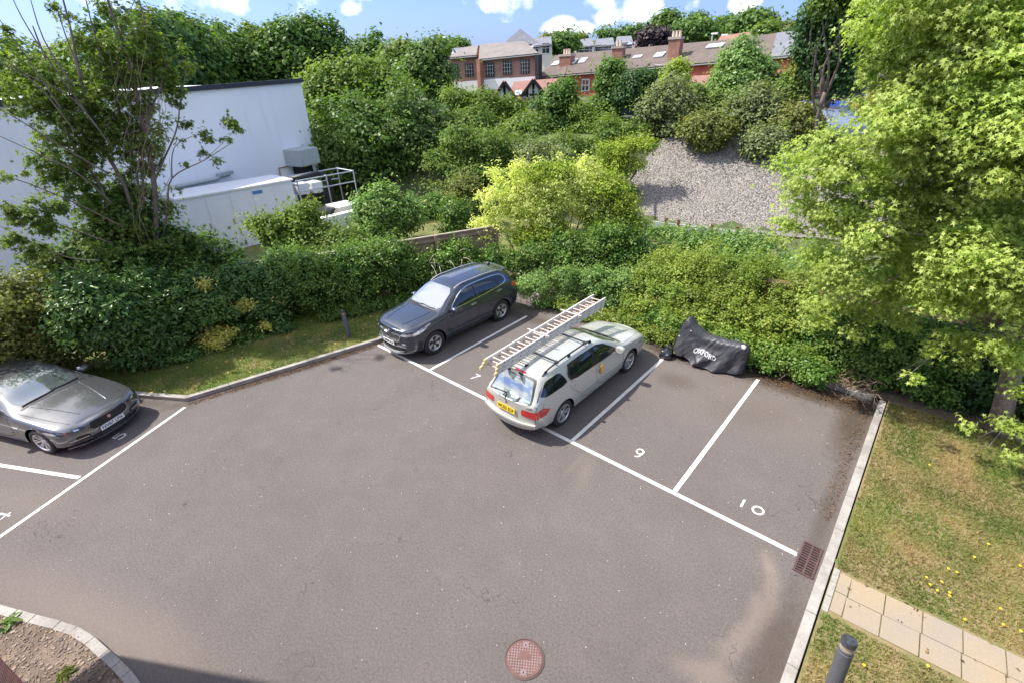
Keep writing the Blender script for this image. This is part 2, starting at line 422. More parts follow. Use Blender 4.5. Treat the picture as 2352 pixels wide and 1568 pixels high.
def grass_mat(name, dry=.5, seedv=0):
    m = NT(new_mat(name)); v = m.n('ShaderNodeMapping'); v.inputs['Location'].default_value = (seedv, seedv, 0); m.set(v.inputs[0], m.co())
    a = m.noise(1.1, 6, .65, v.outputs[0]); b = m.noise(9, 5, .7, v.outputs[0]); c = m.noise(70, 3, .6, v.outputs[0])
    f = m.rng(m.math('ADD', m.math('MULTIPLY', a, .75), m.math('MULTIPLY', b, .35)), .55 - dry * .12 - .08, .55 - dry * .12 + .1)
    base = m.mix(f, (.30, .215, .115), (.115, .145, .03))
    base = m.mix(m.rng(c, .35, .7, 0, .4), base, (.07, .08, .02))
    base = m.mix(m.rng(m.noise(33, 4), .6, .75, 0, .5), base, (.33, .26, .15))
    m.set(m.b.inputs['Base Color'], base); m.b.inputs['Roughness'].default_value = .9
    m.bump(c, .6, .03); return m.m
M_grass = grass_mat('dry_grass', -.1); M_grassL = grass_mat('green_grass', .55, 13)
M_land = simple('hill_grass', (.07, .085, .03), .95, var=.4, vscale=.15, var2=.3, v2scale=2)

# asphalt with dust streaks and leaf dirt where they lie on the real surface
a = NT(new_mat('asphalt'))
n1 = a.noise(1.3, 6, .6); n2 = a.noise(95, 4, .75); n3 = a.noise(11, 6, .65); n4 = a.noise(.35, 3)
col = a.mix(a.rng(n1, .3, .7), (.062, .050, .046), (.088, .072, .066))
col = a.mix(a.rng(n4, .35, .7, 0, .45), col, (.14, .125, .118))
col = a.mix(a.rng(n2, .3, .72, 0, .85), a.mix(.6, col, (.03, .024, .024)), a.mix(.36, col, (.42, .37, .34)))
n5 = a.noise(30, 6, 1.0); col = a.mix(a.rng(n5, .38, .62, 0, 1), a.mix(.5, col, (.022, .018, .018)), a.mix(.17, col, (.45, .39, .35)))
col = a.mix(a.rng(a.noise(.6, 6, .7, dist=.2), .5, .75, 0, .3), col, (.075, .062, .06)); col = a.mix(a.rng(a.noise(2.6, 8, .8), .5, .75, 0, .22), col, (.20, .17, .155))
col = a.mix(a.rng(n3, .62, .8, 0, .35), col, (.05, .043, .04))
v = a.vor(26.0, out='Distance'); vc = a.vor(26.0, out='Color')
chip = a.math('MULTIPLY', a.rng(v, .05, .085, 1, 0), a.rng(vc, .93, .95, 0, 1))
col = a.mix(chip, col, (.55, .52, .47))
dz = a.noise(2.6, 6, .65)
def st(col, e, c, k):  # lay a stain colour
    return a.mix(a.math('MULTIPLY', e, k), col, c)
sand = (.235, .185, .15); dirt = (.05, .035, .022)
for px, py, rx, ry, rot in ((1775, 1340, .10, .45, 0.3), (1745, 1400, .13, .30, 0.1), (1700, 1470, .13, .5, -.25), (1620, 1548, .35, .15, .3), (1760, 1290, .07, .2, .5)):
    g_ = G(px, py); col = st(col, a.ellipse(g_[0], g_[1], rx, ry, rot, .55, a.noise(5.5, 7, .72)), sand, .42)
for px, py, rx, ry, rot, k in ((150, 1400, 1.7, .38, .42, .5), (330, 1480, .9, .25, .35, .42), (1345, 1080, .12, .4, .3, .42), (1320, 1065, .05, .25, .1, .4), (1400, 700, 3, .35, .0, .0), (1830, 960, 1.2, .9, 0, .22), (1600, 900, 1.4, 1.1, 0, .2), (1340, 760, 1.0, .5, 0, .3), (60, 1150, .9, .35, .45, .25)):
    if k: g_ = G(px, py); col = st(col, a.ellipse(g_[0], g_[1], rx, ry, rot, .9, dz), sand, k * .62)
wv_ = a.n('ShaderNodeVectorMath', operation='ADD'); a.set(wv_.inputs[0], a.co()); nc_ = a.n('ShaderNodeTexNoise'); nc_.inputs['Scale'].default_value = 3.0; a.set(nc_.inputs['Vector'], a.co()); a.set(wv_.inputs[1], nc_.outputs['Color'])
crk = a.rng(a.vor(.55, 'DISTANCE_TO_EDGE', 'Distance', wv_.outputs[0]), .0, .006, 1, 0); col = a.mix(a.math('MULTIPLY', crk, a.rng(a.noise(.5, 3), .52, .6, 0, .55)), col, (.02, .016, .015))
dz2 = a.noise(6.5, 7, .75)
for x, y, rx, ry, rot, k in ((9.8, 4.85, 1.7, .34, .04, .95), (10.85, 4.3, .28, 1.3, 0, .8), (6.6, 4.6, 1.0, .3, 0, .7), (10.95, 1.2, .12, 1.6, 0, .45), (10.95, -1.9, .22, 1.0, 0, .55), (-.62, -2.2, 2.4, .14, 1.30, .8), (3.4, 4.0, 1.8, .25, 0.1, .6), (-1.9, -5.05, .8, .12, .5, .4), (9.0, 3.2, .7, .5, 0.5, .18), (7.3, 3.4, .4, .3, 0, .4), (3.2, 1.5, .10, .08, 0, .3)):
    col = st(col, a.ellipse(x, y, rx, ry, rot, .55, dz2), dirt, k)
a.set(a.b.inputs['Base Color'], col); a.b.inputs['Roughness'].default_value = .88; a.b.inputs['Specular IOR Level'].default_value = .35
a.bump(a.math('ADD', n2, a.math('MULTIPLY', v, .5)), .55, .008)
M_asph = a.m

k = NT(new_mat('kerb_concrete'))
kc = k.mix(k.rng(k.noise(3, 6), .35, .65), (.25, .225, .20), (.37, .345, .315)); kc = k.mix(k.rng(k.noise(45, 4), .5, .75, 0, .6), kc, (.16, .135, .11))
kc = k.mix(k.rng(k.vor(40), .0, .12, .8, 0), kc, (.6, .57, .52))
k.set(k.b.inputs['Base Color'], kc); k.b.inputs['Roughness'].default_value = .9; k.bump(k.noise(60), .5, .008); M_kerb = k.m
k = NT(new_mat('paving_slab'))
kc = k.mix(k.rng(k.noise(.9, 3), .4, .62), (.30, .232, .15), (.26, .22, .175)); kc = k.mix(k.rng(k.noise(26, 6, .7), .45, .8, 0, .55), kc, (.30, .22, .13))
kc = k.mix(k.rng(k.noise(120, 3), .55, .75, 0, .5), kc, (.62, .54, .42))
k.set(k.b.inputs['Base Color'], kc); k.b.inputs['Roughness'].default_value = .9; k.bump(k.noise(80), .4, .006); M_slab = k.m
k = NT(new_mat('line_paint'))
kc = k.mix(k.rng(k.noise(16, 8, .9), .53, .62, 0, .6), (.70, .67, .635), (.2, .17, .16)); kc = k.mix(k.rng(k.noise(3, 6, .7), .45, .7, 0, .5), kc, (.42, .37, .33))
cr_ = k.rng(k.vor(9, 'DISTANCE_TO_EDGE'), .0, .012, .55, 0); kc = k.mix(cr_, kc, (.2, .18, .17))
k.set(k.b.inputs['Base Color'], kc); k.b.inputs['Roughness'].default_value = .8; M_line = k.m
k = NT(new_mat('flint_gravel'))
vd = k.vor(15); vcol = k.vor(15, out='Color'); sp = k.n('ShaderNodeSeparateColor'); k.nt.links.new(vcol, sp.inputs[0])
kc = k.mix(sp.outputs[0], (.15, .133, .115), (.38, .345, .305)); kc = k.mix(k.rng(vd, .35, .75, 0, .85), kc, (.06, .05, .045))
kc = k.mix(k.rng(k.noise(.6, 5), .45, .7, 0, .4), kc, (.23, .20, .18)); kc = k.mix(k.rng(k.noise(1.6, 5, .7), .64, .74, 0, .5), kc, (.12, .12, .05))
k.set(k.b.inputs['Base Color'], kc); k.b.inputs['Roughness'].default_value = .8; k.bump(k.math('MULTIPLY', vd, -1), .8, .05); M_flint = k.m
M_soil = simple('bare_soil', (.15, .11, .08), .95, var=.35, vscale=6, bump=.8, bscale=30, var2=.3, v2scale=50)

def sheet(name, poly, z, mat, kind='structure', cut=0, jit=0):
    bm = bmesh.new(); vs = [bm.verts.new((p[0], p[1], z)) for p in poly]; bm.faces.new(vs)
    bmesh.ops.recalc_face_normals(bm, faces=bm.faces)
    if bm.faces[:][0].normal.z < 0: bmesh.ops.reverse_faces(bm, faces=bm.faces)
    me = bpy.data.meshes.new(name); bm.to_mesh(me); bm.free()
    o = link(name, me, None, mat); o['kind'] = kind; return o

# land reaching the horizon
xs = np.concatenate([np.arange(-1200, -280, 60), np.arange(-280, -60, 5), np.arange(-60, 40, 1.25), np.arange(40, 160, 6), np.arange(160, 1200, 60)])
ys = np.concatenate([np.arange(-600, -30, 40), np.arange(-30, 60, 1.25), np.arange(60, 360, 6), np.arange(360, 1500, 60)])
V = []; 
for y in ys:
    for x in xs: V.append((x, y, th(x, y) + (.25 * noise.noise((x * .12, y * .12, 0)) if (x - B0[0]) * BN[0] + (y - B0[1]) * BN[1] > 6 else 0)))
nx = len(xs); F = [(j * nx + i, j * nx + i + 1, (j + 1) * nx + i + 1, (j + 1) * nx + i) for j in range(len(ys) - 1) for i in range(nx - 1)]
me = bpy.data.meshes.new('ground'); me.from_pydata(V, [], F); me.polygons.foreach_set('use_smooth', [True] * len(F))
link('ground', me, None, M_land)['kind'] = 'structure'
# shingle bank
_g = G(1392, 480, 0.05); UG0 = float((_g[0] - B0[0]) * BU[0] + (_g[1] - B0[1]) * BU[1])
V = []; F = []; nu, nv = 150, 44
for j in range(nv + 1):
    for i in range(nu + 1):
        s = -.7 + j * 7.2 / nv; u0_ = UG0 + .42 * s + .5 * noise.noise((s * 1.3, 4, 2)) + .25 * noise.noise((s * 5, 1, 2)); u = u0_ + i * (13.2 - u0_) / nu
        p = B0 + BU * u + BN * s
        z = th(p[0], p[1]) + .07 + .10 * noise.noise((p[0] * .9, p[1] * .9, 3)) + .05 * noise.noise((p[0] * 4, p[1] * 4, 7))
        if s < 0: z = max(.03, z) + .0
        V.append((p[0], p[1], z))
F = [(j * (nu + 1) + i, j * (nu + 1) + i + 1, (j + 1) * (nu + 1) + i + 1, (j + 1) * (nu + 1) + i) for j in range(nv) for i in range(nu)]
me = bpy.data.meshes.new('gravel_bank'); me.from_pydata(V, [], F); me.polygons.foreach_set('use_smooth', [True] * len(F))
link('gravel_bank', me, None, M_flint)['kind'] = 'structure'

sheet('car_park', [(-30, -30), (11.2, -30), (11.2, 5.3), (-30, 5.3)], 0, M_asph)
KLc = [(-14, -10.54), (-2.53, -5.23), (-1.32, -4.5), (-.07, .1), (-.03, 5.35)]
sheet('lawn', [KLc[0], KLc[1], KLc[2], KLc[3], KLc[4], (-.03, 13.5), (-45, 5), (-45, -12)], .088, M_grassL)
sheet('planting_bed', [(0, 5.38), (11.15, 5.38), (40, 5.38), (40, 13.9), (0, 13.9)], .07, M_soil)
sheet('lawn', [(11.27, -14), (40, -14), (40, 5.36), (11.27, 5.36)], .088, M_grass)
isl = [G(*q, .1) for q in ((-60, 1372), (0, 1386), (83, 1410), (140, 1424), (177, 1436), (217, 1460), (250, 1490), (278, 1515), (300, 1537), (322, 1566), (345, 1610))]
islp = [(p[0], p[1]) for p in isl]
sheet('gravel_bed', islp + [(5.4, -9.5), (-1, -12), (-4, -11)], .085, M_soil)

def kerb(name, pts, w=.125, h=.1, L=.9, gap=.008, side=0):
    mb = MB(); pts = [Vector((p[0], p[1], 0)) for p in pts]; 
    for i in range(len(pts) - 1):
        a_, b_ = pts[i], pts[i + 1]; d = b_ - a_; n = max(1, round(d.length / L)); u = d / n
        ang = math.atan2(d.y, d.x)
        for q in range(n):
            c = a_ + u * (q + .5); wz = h + random.uniform(-.003, .003)
            nn = Vector((-d.y, d.x, 0)).normalized() * (side * w / 2 + random.uniform(-.003, .003))
            mb.box((c.x + nn.x, c.y + nn.y, wz / 2 - .02), (u.length - gap, w, wz + .04), rz=ang)
    o = mb.build(name, M_kerb, bevel=.010); o['kind'] = 'structure'; return o
kerb('kerb', KLc, side=1)
kerb('kerb', [(11.12, -9), (11.12, 5.3)], side=-1, w=.13)
kerb('kerb', [(11.0, 5.3), (.1, 5.3)], side=-1)
kerb('kerb', islp, side=-1, L=.42, w=.12)

# path
mb = MB(); x = 11.51; kx = 0
while x < 17:
    for r_ in range(2):
        y0 = -.03 - .375 * r_ + (x - 11.5) * .045
        mb.box((x + .205, y0 - .187, .07 + random.uniform(-.003, .003)), (.402, .366, .07), rz=.045)
    x += .415
for r_ in range(2): mb.box((11.435, -.21 - .375 * r_, .07), (.14, .36, .068))
o = mb.build('path', M_slab, bevel=.006); o['kind'] = 'structure'
mb = MB()
for q in range(3): mb.box((11.315, -.12 - q * .28, .066), (.075, .27, .068))
o = mb.build('path', simple('path_edging', (.30, .28, .25), .9, var=.2, vscale=20), bevel=.005); o['kind'] = 'structure'

# painted lines and numbers
def flat_strip(mb, pts, w, z=.006):
    pts = [Vector((p[0], p[1], 0)) for p in pts]; n = len(pts); L_, R2 = [], []
    for i, p in enumerate(pts):
        d = (pts[min(i + 1, n - 1)] - pts[max(i - 1, 0)]).normalized(); q = Vector((-d.y, d.x, 0)) * w / 2
        L_.append(p + q); R2.append(p - q)
    mb.add([(q.x, q.y, z) for q in L_] + [(q.x, q.y, z) for q in R2], [(n + i, n + i + 1, i + 1, i) for i in range(n - 1)])
def line_obj(pts, w, z=.006, name='parking_line', mat=None):
    mb = MB(); P2 = []
    for a_, b_ in zip(pts[:-1], pts[1:]):
        a_, b_ = Vector((*a_[:2], 0)), Vector((*b_[:2], 0)); n = max(2, int((b_ - a_).length / .15))
        for i in range(n): P2.append(a_.lerp(b_, i / n))
    P2.append(Vector((*pts[-1][:2], 0)))
    flat_strip(mb, P2, w, z)
    for i, v in enumerate(mb.v): mb.v[i] = (v[0] + .004 * noise.noise((v[0] * 9, v[1] * 9, 1)), v[1] + .004 * noise.noise((v[0] * 9, v[1] * 9, 5)), v[2])
    o = mb.build(name, mat or M_line); o['kind'] = 'structure'; return o
line_obj([(0.02, 0), (10.79, 0)], .085, .006)
for X, Y in ((2.197, 3.97), (4.39, 4.2), (6.59, 4.2), (8.79, 4.66)): line_obj([(X, .046), (X + .0, Y)], .082, .0062)
line_obj([(-1.1, -4.6), (.47, -8.02), (2.3, -12)], .075)
line_obj([(-.20, -6.79), (-1.89, -7.72), (-6, -9.9)], .082, .0065)
def glyph(ch, c, up, h, w, sw, name='bay_number'):
    up = Vector((*up, 0)).normalized(); rt = Vector((up.y, -up.x, 0)); mb = MB()
    S = {'1': [[(.5, 0), (.5, 1)]],
         '0': [[(.5 + .5 * math.cos(t), .5 + .5 * math.sin(t)) for t in np.linspace(0, 2 * math.pi, 25)]],
         '9': [[(.5 + .5 * math.cos(t), .72 + .28 * math.sin(t)) for t in np.linspace(0, 2 * math.pi, 21)], [(1, .72), (.97, .4), (.8, .12), (.35, 0)]],
         '7': [[(0, 1), (.5, .97), (1, 1)], [(1, 1), (.6, .5), (.35, 0)]],
         '5': [[(.95, 1), (.12, 1)], [(.12, 1), (.06, .58), (.5, .66), (.9, .5), (.95, .25), (.7, .03), (.3, .0), (.0, .14)]],
         '4': [[(.72, 0), (.72, 1)], [(.72, 1), (0, .32), (1, .32)]]}[ch]
    zz = .006
    for st_ in S:
        pts = [Vector((c[0], c[1], 0)) + rt * ((p[0] - .5) * w) + up * ((p[1] - .5) * h) for p in st_]
        flat_strip(mb, pts, sw, zz); zz += .0012
    o = mb.build(name, M_line); o['kind'] = 'structure'; return o
g_ = G(1706, 1155); glyph('1', g_, (.0, 1), .20, .1, .038)
g_ = G(1741, 1171.5); glyph('0', g_, (0, 1), .175, .165, .036)
g_ = G(1467, 1040); glyph('9', g_, (0, 1), .26, .13, .034)
g_ = G(1091, 865); glyph('7', g_, (0, 1), .24, .16, .034)
g_ = G(275, 1001); glyph('5', g_, (-.9, -.43), .22, .20, .034)
g_ = G(5, 1186); glyph('4', g_, (-.9, -.43), .24, .22, .034)

# sheets of growing and fallen small stuff
def in_poly(x, y, poly):
    c = np.zeros(len(x), bool); n = len(poly)
    for i in range(n):
        x1, y1 = poly[i][:2]; x2, y2 = poly[(i + 1) % n][:2]
        k_ = ((y1 > y) != (y2 > y)) & (x < (x2 - x1) * (y - y1) / (y2 - y1 + 1e-12) + x1); c ^= k_
    return c
def blades(name, poly, dens, z, size, mat, seed, bbox, excl=None):
    g = np.random.default_rng(seed); A = (bbox[1] - bbox[0]) * (bbox[3] - bbox[2]); n = int(A * dens)
    x = g.uniform(bbox[0], bbox[1], n); y = g.uniform(bbox[2], bbox[3], n); k_ = in_poly(x, y, poly)
    if excl is not None: k_ &= ~in_poly(x, y, excl)
    x, y = x[k_], y[k_]; n = len(x)
    P = np.stack([x, y, np.full(n, z)], 1); N = g.normal(size=(n, 3)); N[:, 2] = np.abs(N[:, 2]) * .4
    T = TEMPL['blade'][0].copy(); T[:, 1] *= .22; TEMPL['_b'] = (T, [(0, 1, 2)])
    rn = np.array([.5 + .9 * noise.noise((a_ * 1.4, b_ * 1.4, seed)) for a_, b_ in zip(x, y)]) + g.uniform(-.3, .3, n)
    me = leaf_mesh(name, P, N, size, '_b', seed, rnd=np.clip(rn, 0, 1), droop=-1.6)
    o = link(name, me, None, mat); o['kind'] = 'stuff'; return o
M_blade = leaf_mat('grass_blade', (.075, .13, .02), (.34, .245, .12), (.20, .19, .06), .2, .7, .2)
M_bladeL = leaf_mat('grass_blade_green', (.06, .13, .016), (.25, .25, .06), (.12, .18, .03), .25, .7, .2)
tag(blades('grass', [(11.3, -3), (17, -3), (17, 5.3), (11.3, 5.3)], 3200, .088, .055, M_blade, 3, (11.3, 17, -3, 5.3), excl=[(11.27, -.86), (17.2, -.62), (17.2, .25), (11.27, 0.01)]), 'short parched lawn grass right of the long straight kerb', 'grass')
tag(blades('grass', [(-2.53, -5.1), (-1.36, -4.35), (-.22, .1), (-.2, 5), (-3.6, 2), (-5, -6.2)], 2200, .088, .05, M_bladeL, 4, (-6, 0, -7, 5)), 'short green lawn grass between laurel hedge and kerb', 'grass')
# dry leaf litter along the kerbs
def litter(name, label, strips, size, mat, seed, z=.012, kind='stuff', cat='leaf litter'):
    g = np.random.default_rng(seed); P = []
    for (x0, y0), (x1, y1), w, n in strips:
        t = g.uniform(0, 1, n); o_ = np.abs(g.normal(0, w, n)); d = np.array([x1 - x0, y1 - y0]); nn = np.array([-d[1], d[0]]) / np.hypot(*d)
        P.append(np.stack([x0 + d[0] * t + nn[0] * o_, y0 + d[1] * t + nn[1] * o_, np.full(n, z)], 1))
    P = np.concatenate(P); N = g.normal(size=P.shape) * .45; N[:, 2] = 1
    o = link(name, leaf_mesh(name, P, N, size, 'kite', seed), None, mat); tag(o, label, cat, kind=kind); return o
M_lit = leaf_mat('dead_leaf', (.05, .028, .016), (.20, .12, .06), (.10, .055, .03), .1, .8, .2)
litter('fallen_leaves', 'brown fallen leaves lying along the back edge of the bays', [((11.0, 5.15), (2.5, 5.1), .25, 1100), ((10.9, 5.1), (8.6, 5.0), .32, 1300), ((11.05, 1.0), (11.05, 5.2), .12, 420), ((8.3, 4.9), (6.2, 4.6), .2, 400)], .03, M_lit, 3)
g2 = np.random.default_rng(9); t_ = g2.uniform(0, 1, 1500); o_ = np.abs(g2.normal(0, .09, 1500)) + .02
P_ = np.stack([-1.25 + 1.2 * t_ + o_ * .96, -4.5 + 4.6 * t_ - o_ * .26, np.full(1500, .012)], 1)
o = link('fallen_leaves', leaf_mesh('fallen_leaves', P_, np.tile((0, 0, 1.), (1500, 1)) + g2.normal(size=(1500, 3)) * .4, .03, 'kite', 8), None, M_lit); tag(o, 'brown leaf crumbs lying in the gutter of the lawn kerb', 'leaf litter', kind='stuff')
P_ = np.stack([11.2 + g2.uniform(.1, 5, 900), g2.uniform(-3, 5.2, 900), np.full(900, .105)], 1)
o = link('fallen_leaves', leaf_mesh('fallen_leaves', P_, np.tile((0, 0, 1.), (900, 1)) + g2.normal(size=(900, 3)) * .4, .05, 'kite', 9), None, M_lit); tag(o, 'scattered pale dead leaves on the parched lawn', 'leaf litter', kind='stuff')
P_ = np.stack([g2.uniform(-3.2, -.4, 260), g2.uniform(-6, 2.5, 260), np.full(260, .11)], 1); k_ = in_poly(P_[:, 0], P_[:, 1], [(-3.4, -5.6), (-2.4, -5.1), (-1.36, -4.35), (-.22, .1), (-2.4, 2.4)]); P_ = P_[k_]
o = link('fallen_leaves', leaf_mesh('fallen_leaves', P_, np.tile((0, 0, 1.), (len(P_), 1)) + g2.normal(size=(len(P_), 3)) * .4, .07, 'oval', 10), None, leaf_mat('yellow_dead_leaf', (.4, .25, .05), (.5, .35, .12), None, .1)); tag(o, 'yellowed leaves dropped on the grass below the laurel', 'leaf litter', kind='stuff')
# dandelion heads
P_ = np.array([G((2732 + a_ / 1.7243) / 1.7415, (1822 + b_ / 1.7243) / 1.7415, .15) for a_, b_ in ((2108, 605), (1700, 60), (1785, 865), (1840, 940), (1840, 962), (1755, 925), (1890, 800), (2010, 695), (1945, 1125), (2190, 1050), (2325, 755), (1705, 885), (1680, 835), (1250, 1440), (1690, 1445), (2210, 1160), (2330, 1205), (1830, 775))])
mb = MB()
for p in P_: mb.lathe([(0.0, -.012), (.013, -.004), (.017, .003), (.0, .009)], 8, Matrix.Translation(Vector(p))); mb.tube([(p[0], p[1], .088), (p[0], p[1], p[2] - .01)], .0025, 4)
o = mb.build('dandelions', simple('dandelion_yellow', (.85, .55, .02), .7)); tag(o, 'small yellow dandelion heads dotted over the parched lawn', 'flowers', kind='stuff')
# stones of the gravel bed
def stones(name, label, P, size, mat, seed):
    g = np.random.default_rng(seed); base = []
    bm = bmesh.new(); bmesh.ops.create_icosphere(bm, subdivisions=1, radius=1); bv = np.array([v.co[:] for v in bm.verts]); bf = [tuple(v.index for v in f.verts) for f in bm.faces]; bm.free()
    mb = MB()
    for p in P:
        s = size * g.uniform(.4, 1.6); M = Matrix.Rotation(g.uniform(0, 6.3), 3, 'Z'); v = bv * g.uniform(.6, 1.2, (len(bv), 1)) * np.array([s, s * .7, s * .5]); v = v @ np.array(M)
        mb.add(v + np.array(p), bf)
    o = mb.build(name, mat, recalc=False); return tag(o, label, 'stones', kind='stuff')
x_ = g2.uniform(-.5, 5, 6500); y_ = g2.uniform(-9.2, -7.0, 6500); k_ = in_poly(x_, y_, [(p[0] - .07, p[1] - .1) for p in islp] + [(4.6, -9), (-1, -12), (-4, -11)])
stones('stones', 'broken flint and chalk stones covering the corner planting bed', np.stack([x_[k_], y_[k_], np.full(k_.sum(), .09)], 1), .019, simple('bed_stone', (.24, .185, .145), .9, var=.6, vscale=9), 5)
x_ = g2.uniform(-1, 11, 700); y_ = g2.uniform(-8, 5, 700)
stones('stones', 'tiny pale grit specks scattered over the asphalt', np.stack([x_, y_, np.full(700, .006)], 1), .0075, simple('grit', (.55, .5, .45), .9), 6)
# ---------------------------------------------------------------- cars
def pchip(xk, yk, x):
    xk = np.asarray(xk, float); yk = np.asarray(yk, float); x = np.asarray(x, float)
    h = np.diff(xk); dl = np.diff(yk) / h; n = len(xk); d = np.zeros(n)
    for i in range(1, n - 1):
        if dl[i - 1] * dl[i] > 0:
            w1 = 2 * h[i] + h[i - 1]; w2 = h[i] + 2 * h[i - 1]; d[i] = (w1 + w2) / (w1 / dl[i - 1] + w2 / dl[i])
    d[0] = dl[0]; d[-1] = dl[-1]
    i = np.clip(np.searchsorted(xk, x, side='right') - 1, 0, n - 2); t = (x - xk[i]) / h[i]
    return (2 * t**3 - 3 * t**2 + 1) * yk[i] + (t**3 - 2 * t**2 + t) * h[i] * d[i] + (-2 * t**3 + 3 * t**2) * yk[i + 1] + (t**3 - t**2) * h[i] * d[i + 1]

def chaikin(P, it=2, keep=()):
    P = [np.array(p, float) for p in P]
    for _ in range(it):
        Q = []
        for i in range(len(P)):
            a_, b_ = P[i], P[(i + 1) % len(P)]; Q += [a_ * .8 + b_ * .2, a_ * .2 + b_ * .8]
        P = Q
    return [tuple(p) for p in P]

class Car:
    """st rows: x, zbot, wbot, zsill, wsill, zmid, wmid, zbelt, wbelt, ztopedge, wtopedge, ztop (x from the nose)"""
    def __init__(s, root, L, st, paint, axles, ra, bulge=(.10, .10), NX=170, lower=None, lowz=0):
        s.root = root; s.L = L; st = np.array(st, float); s.axles = axles; s.ra = ra
        t = np.linspace(0, 1, NX + 1); t = np.concatenate([t]); xs_ = st[0, 0] + (st[-1, 0] - st[0, 0]) * (t - .045 * np.sin(2 * np.pi * t) / 1.0)
        pr = [pchip(st[:, 0], st[:, k], xs_) for k in range(1, 12)]
        rows = []
        for i in range(NX + 1):
            zb, wb, zs, ws, zm, wm, zt_, wt_, zg, wg, zc = [p[i] for p in pr]
            K = np.array([(0, zb), (wb * .9, zb), (ws, zs), (wm, zm), (wt_, zt_), (wg, zg), (wg * .62, zg + (zc - zg) * .72), (0, zc)])
            tt = np.concatenate([[0], np.cumsum(np.hypot(*np.diff(K, axis=0).T) ** .8 + 1e-3)])
            u = []
            for k in range(7): u += list(np.linspace(tt[k], tt[k + 1], (3, 4, 7, 8, 10, 6, 6)[k] + 1)[:-1])
            u.append(tt[-1]); u = np.array(u)
            rows.append(np.stack([np.full(len(u), xs_[i]), pchip(tt, K[:, 0], u), pchip(tt, K[:, 1], u)], 1))
        Gd = np.array(rows); nk = Gd.shape[1]
        full = np.concatenate([Gd, (Gd * np.array([1, -1, 1]))[:, -2:0:-1]], axis=1)   # loop round the section
        nl = full.shape[1]; V = full.reshape(-1, 3); F = []
        for i in range(NX):
            for k in range(nl):
                F.append((i * nl + k, i * nl + (k + 1) % nl, (i + 1) * nl + (k + 1) % nl, (i + 1) * nl + k))
        V = list(map(tuple, V)); nc = 16
        for end, sg, bu in ((0, -1, bulge[0]), (NX, 1, bulge[1])):     # nose and tail panels bulge across the car
            rws = []
            for k in range(1, nk - 1):
                y = Gd[end, k, 1]; z = Gd[end, k, 2]; x = Gd[end, k, 0]; ids = [end * nl + k]
                for c in range(1, nc):
                    q = 1 - 2 * c / nc; V.append((x + sg * bu * (1 - abs(q) ** 2.4) * min(1, y / .35), y * q, z)); ids.append(len(V) - 1)
                ids.append(end * nl + (nl - k)); rws.append(ids)
            for a_, b_ in zip(rws[:-1], rws[1:]):
                for c in range(nc): F.append((a_[c], a_[c + 1], b_[c + 1], b_[c]))
            b_ = rws[0]; F += [(b_[c], b_[c + 1], end * nl) for c in range(nc)]
            b_ = rws[-1]; F += [(b_[c], b_[c + 1], end * nl + nk - 1) for c in range(nc)]
        V = np.array(V); full_V = V.copy()
        me0 = bpy.data.meshes.new('tmp'); 
        s.bvh = BVHTree.FromPolygons([s.w(p) for p in V], F)
        # wheel arches
        keep = []; inside = np.zeros(len(V), int) - 1
        for ai, ax in enumerate(axles):
            r = np.hypot(V[:, 0] - ax, V[:, 2] - ra * .97); inside[r < ra + .045] = ai
        for f in F:
            if all(inside[i] >= 0 and abs(V[i][1]) > .38 for i in f): continue
            keep.append(f)
        used = np.zeros(len(V), bool)
        for f in keep: used[list(f)] = True
        for i in np.where(used & (inside >= 0) & (np.abs(V[:, 1]) > .38))[0]:
            ax = axles[inside[i]]; d = np.array([V[i, 0] - ax, V[i, 2] - ra * .97]); n_ = np.hypot(*d)
            if n_ > 1e-6: d *= (ra + .045) / n_; V[i, 0] = ax + d[0]; V[i, 2] = ra * .97 + d[1]
        idx = -np.ones(len(V), int); idx[used] = np.arange(used.sum()); V = V[used]; keep = [tuple(idx[list(f)]) for f in keep]
        me = bpy.data.meshes.new('body'); me.from_pydata([s.w(p) for p in V], [], keep)
        bm = bmesh.new(); bm.from_mesh(me); bmesh.ops.recalc_face_normals(bm, faces=bm.faces); bm.to_mesh(me); bm.free()
        if lower is not None:
            me.materials.append(paint)
            for p in me.polygons:
                c = p.center
                if c.z < lowz(s.L / 2 - c.x, abs(c.y)): p.material_index = 1
            s.body = link('body', me, root, [lower]); 
        else: s.body = link('body', me, root, [paint])
        me.polygons.foreach_set('use_smooth', [True] * len(me.polygons)); me.update()
        mb = MB()      # dark inner arches
        for ax in axles:
            for sg in (-1, 1):
                n = 20; a0 = -.35; vs = []
                for k in range(n + 1):
                    a_ = a0 + (math.pi - 2 * a0) * k / n
                    for yy in (.52, .80):
                        vs.append(s.w((ax + math.cos(a_) * (ra + .04), sg * yy, ra * .97 + math.sin(a_) * (ra + .04))))
                mb.add(vs, [(2 * k, 2 * k + 1, 2 * k + 3, 2 * k + 2) for k in range(n)])
                mb.add([s.w((ax + math.cos(a0 + (math.pi - 2 * a0) * k / n) * (ra + .04), sg * .52, ra * .97 + math.sin(a0 + (math.pi - 2 * a0) * k / n) * (ra + .04))) for k in range(n + 1)], [tuple(range(n + 1))])
        mb.box(s.w((s.L / 2, 0, .30)), (s.L * .80, 1.1, .16))
        mb.build('wheel_arch_liner', M_black, root, recalc=False)
    def w(s, p): return (s.L / 2 - p[0], p[1], p[2])
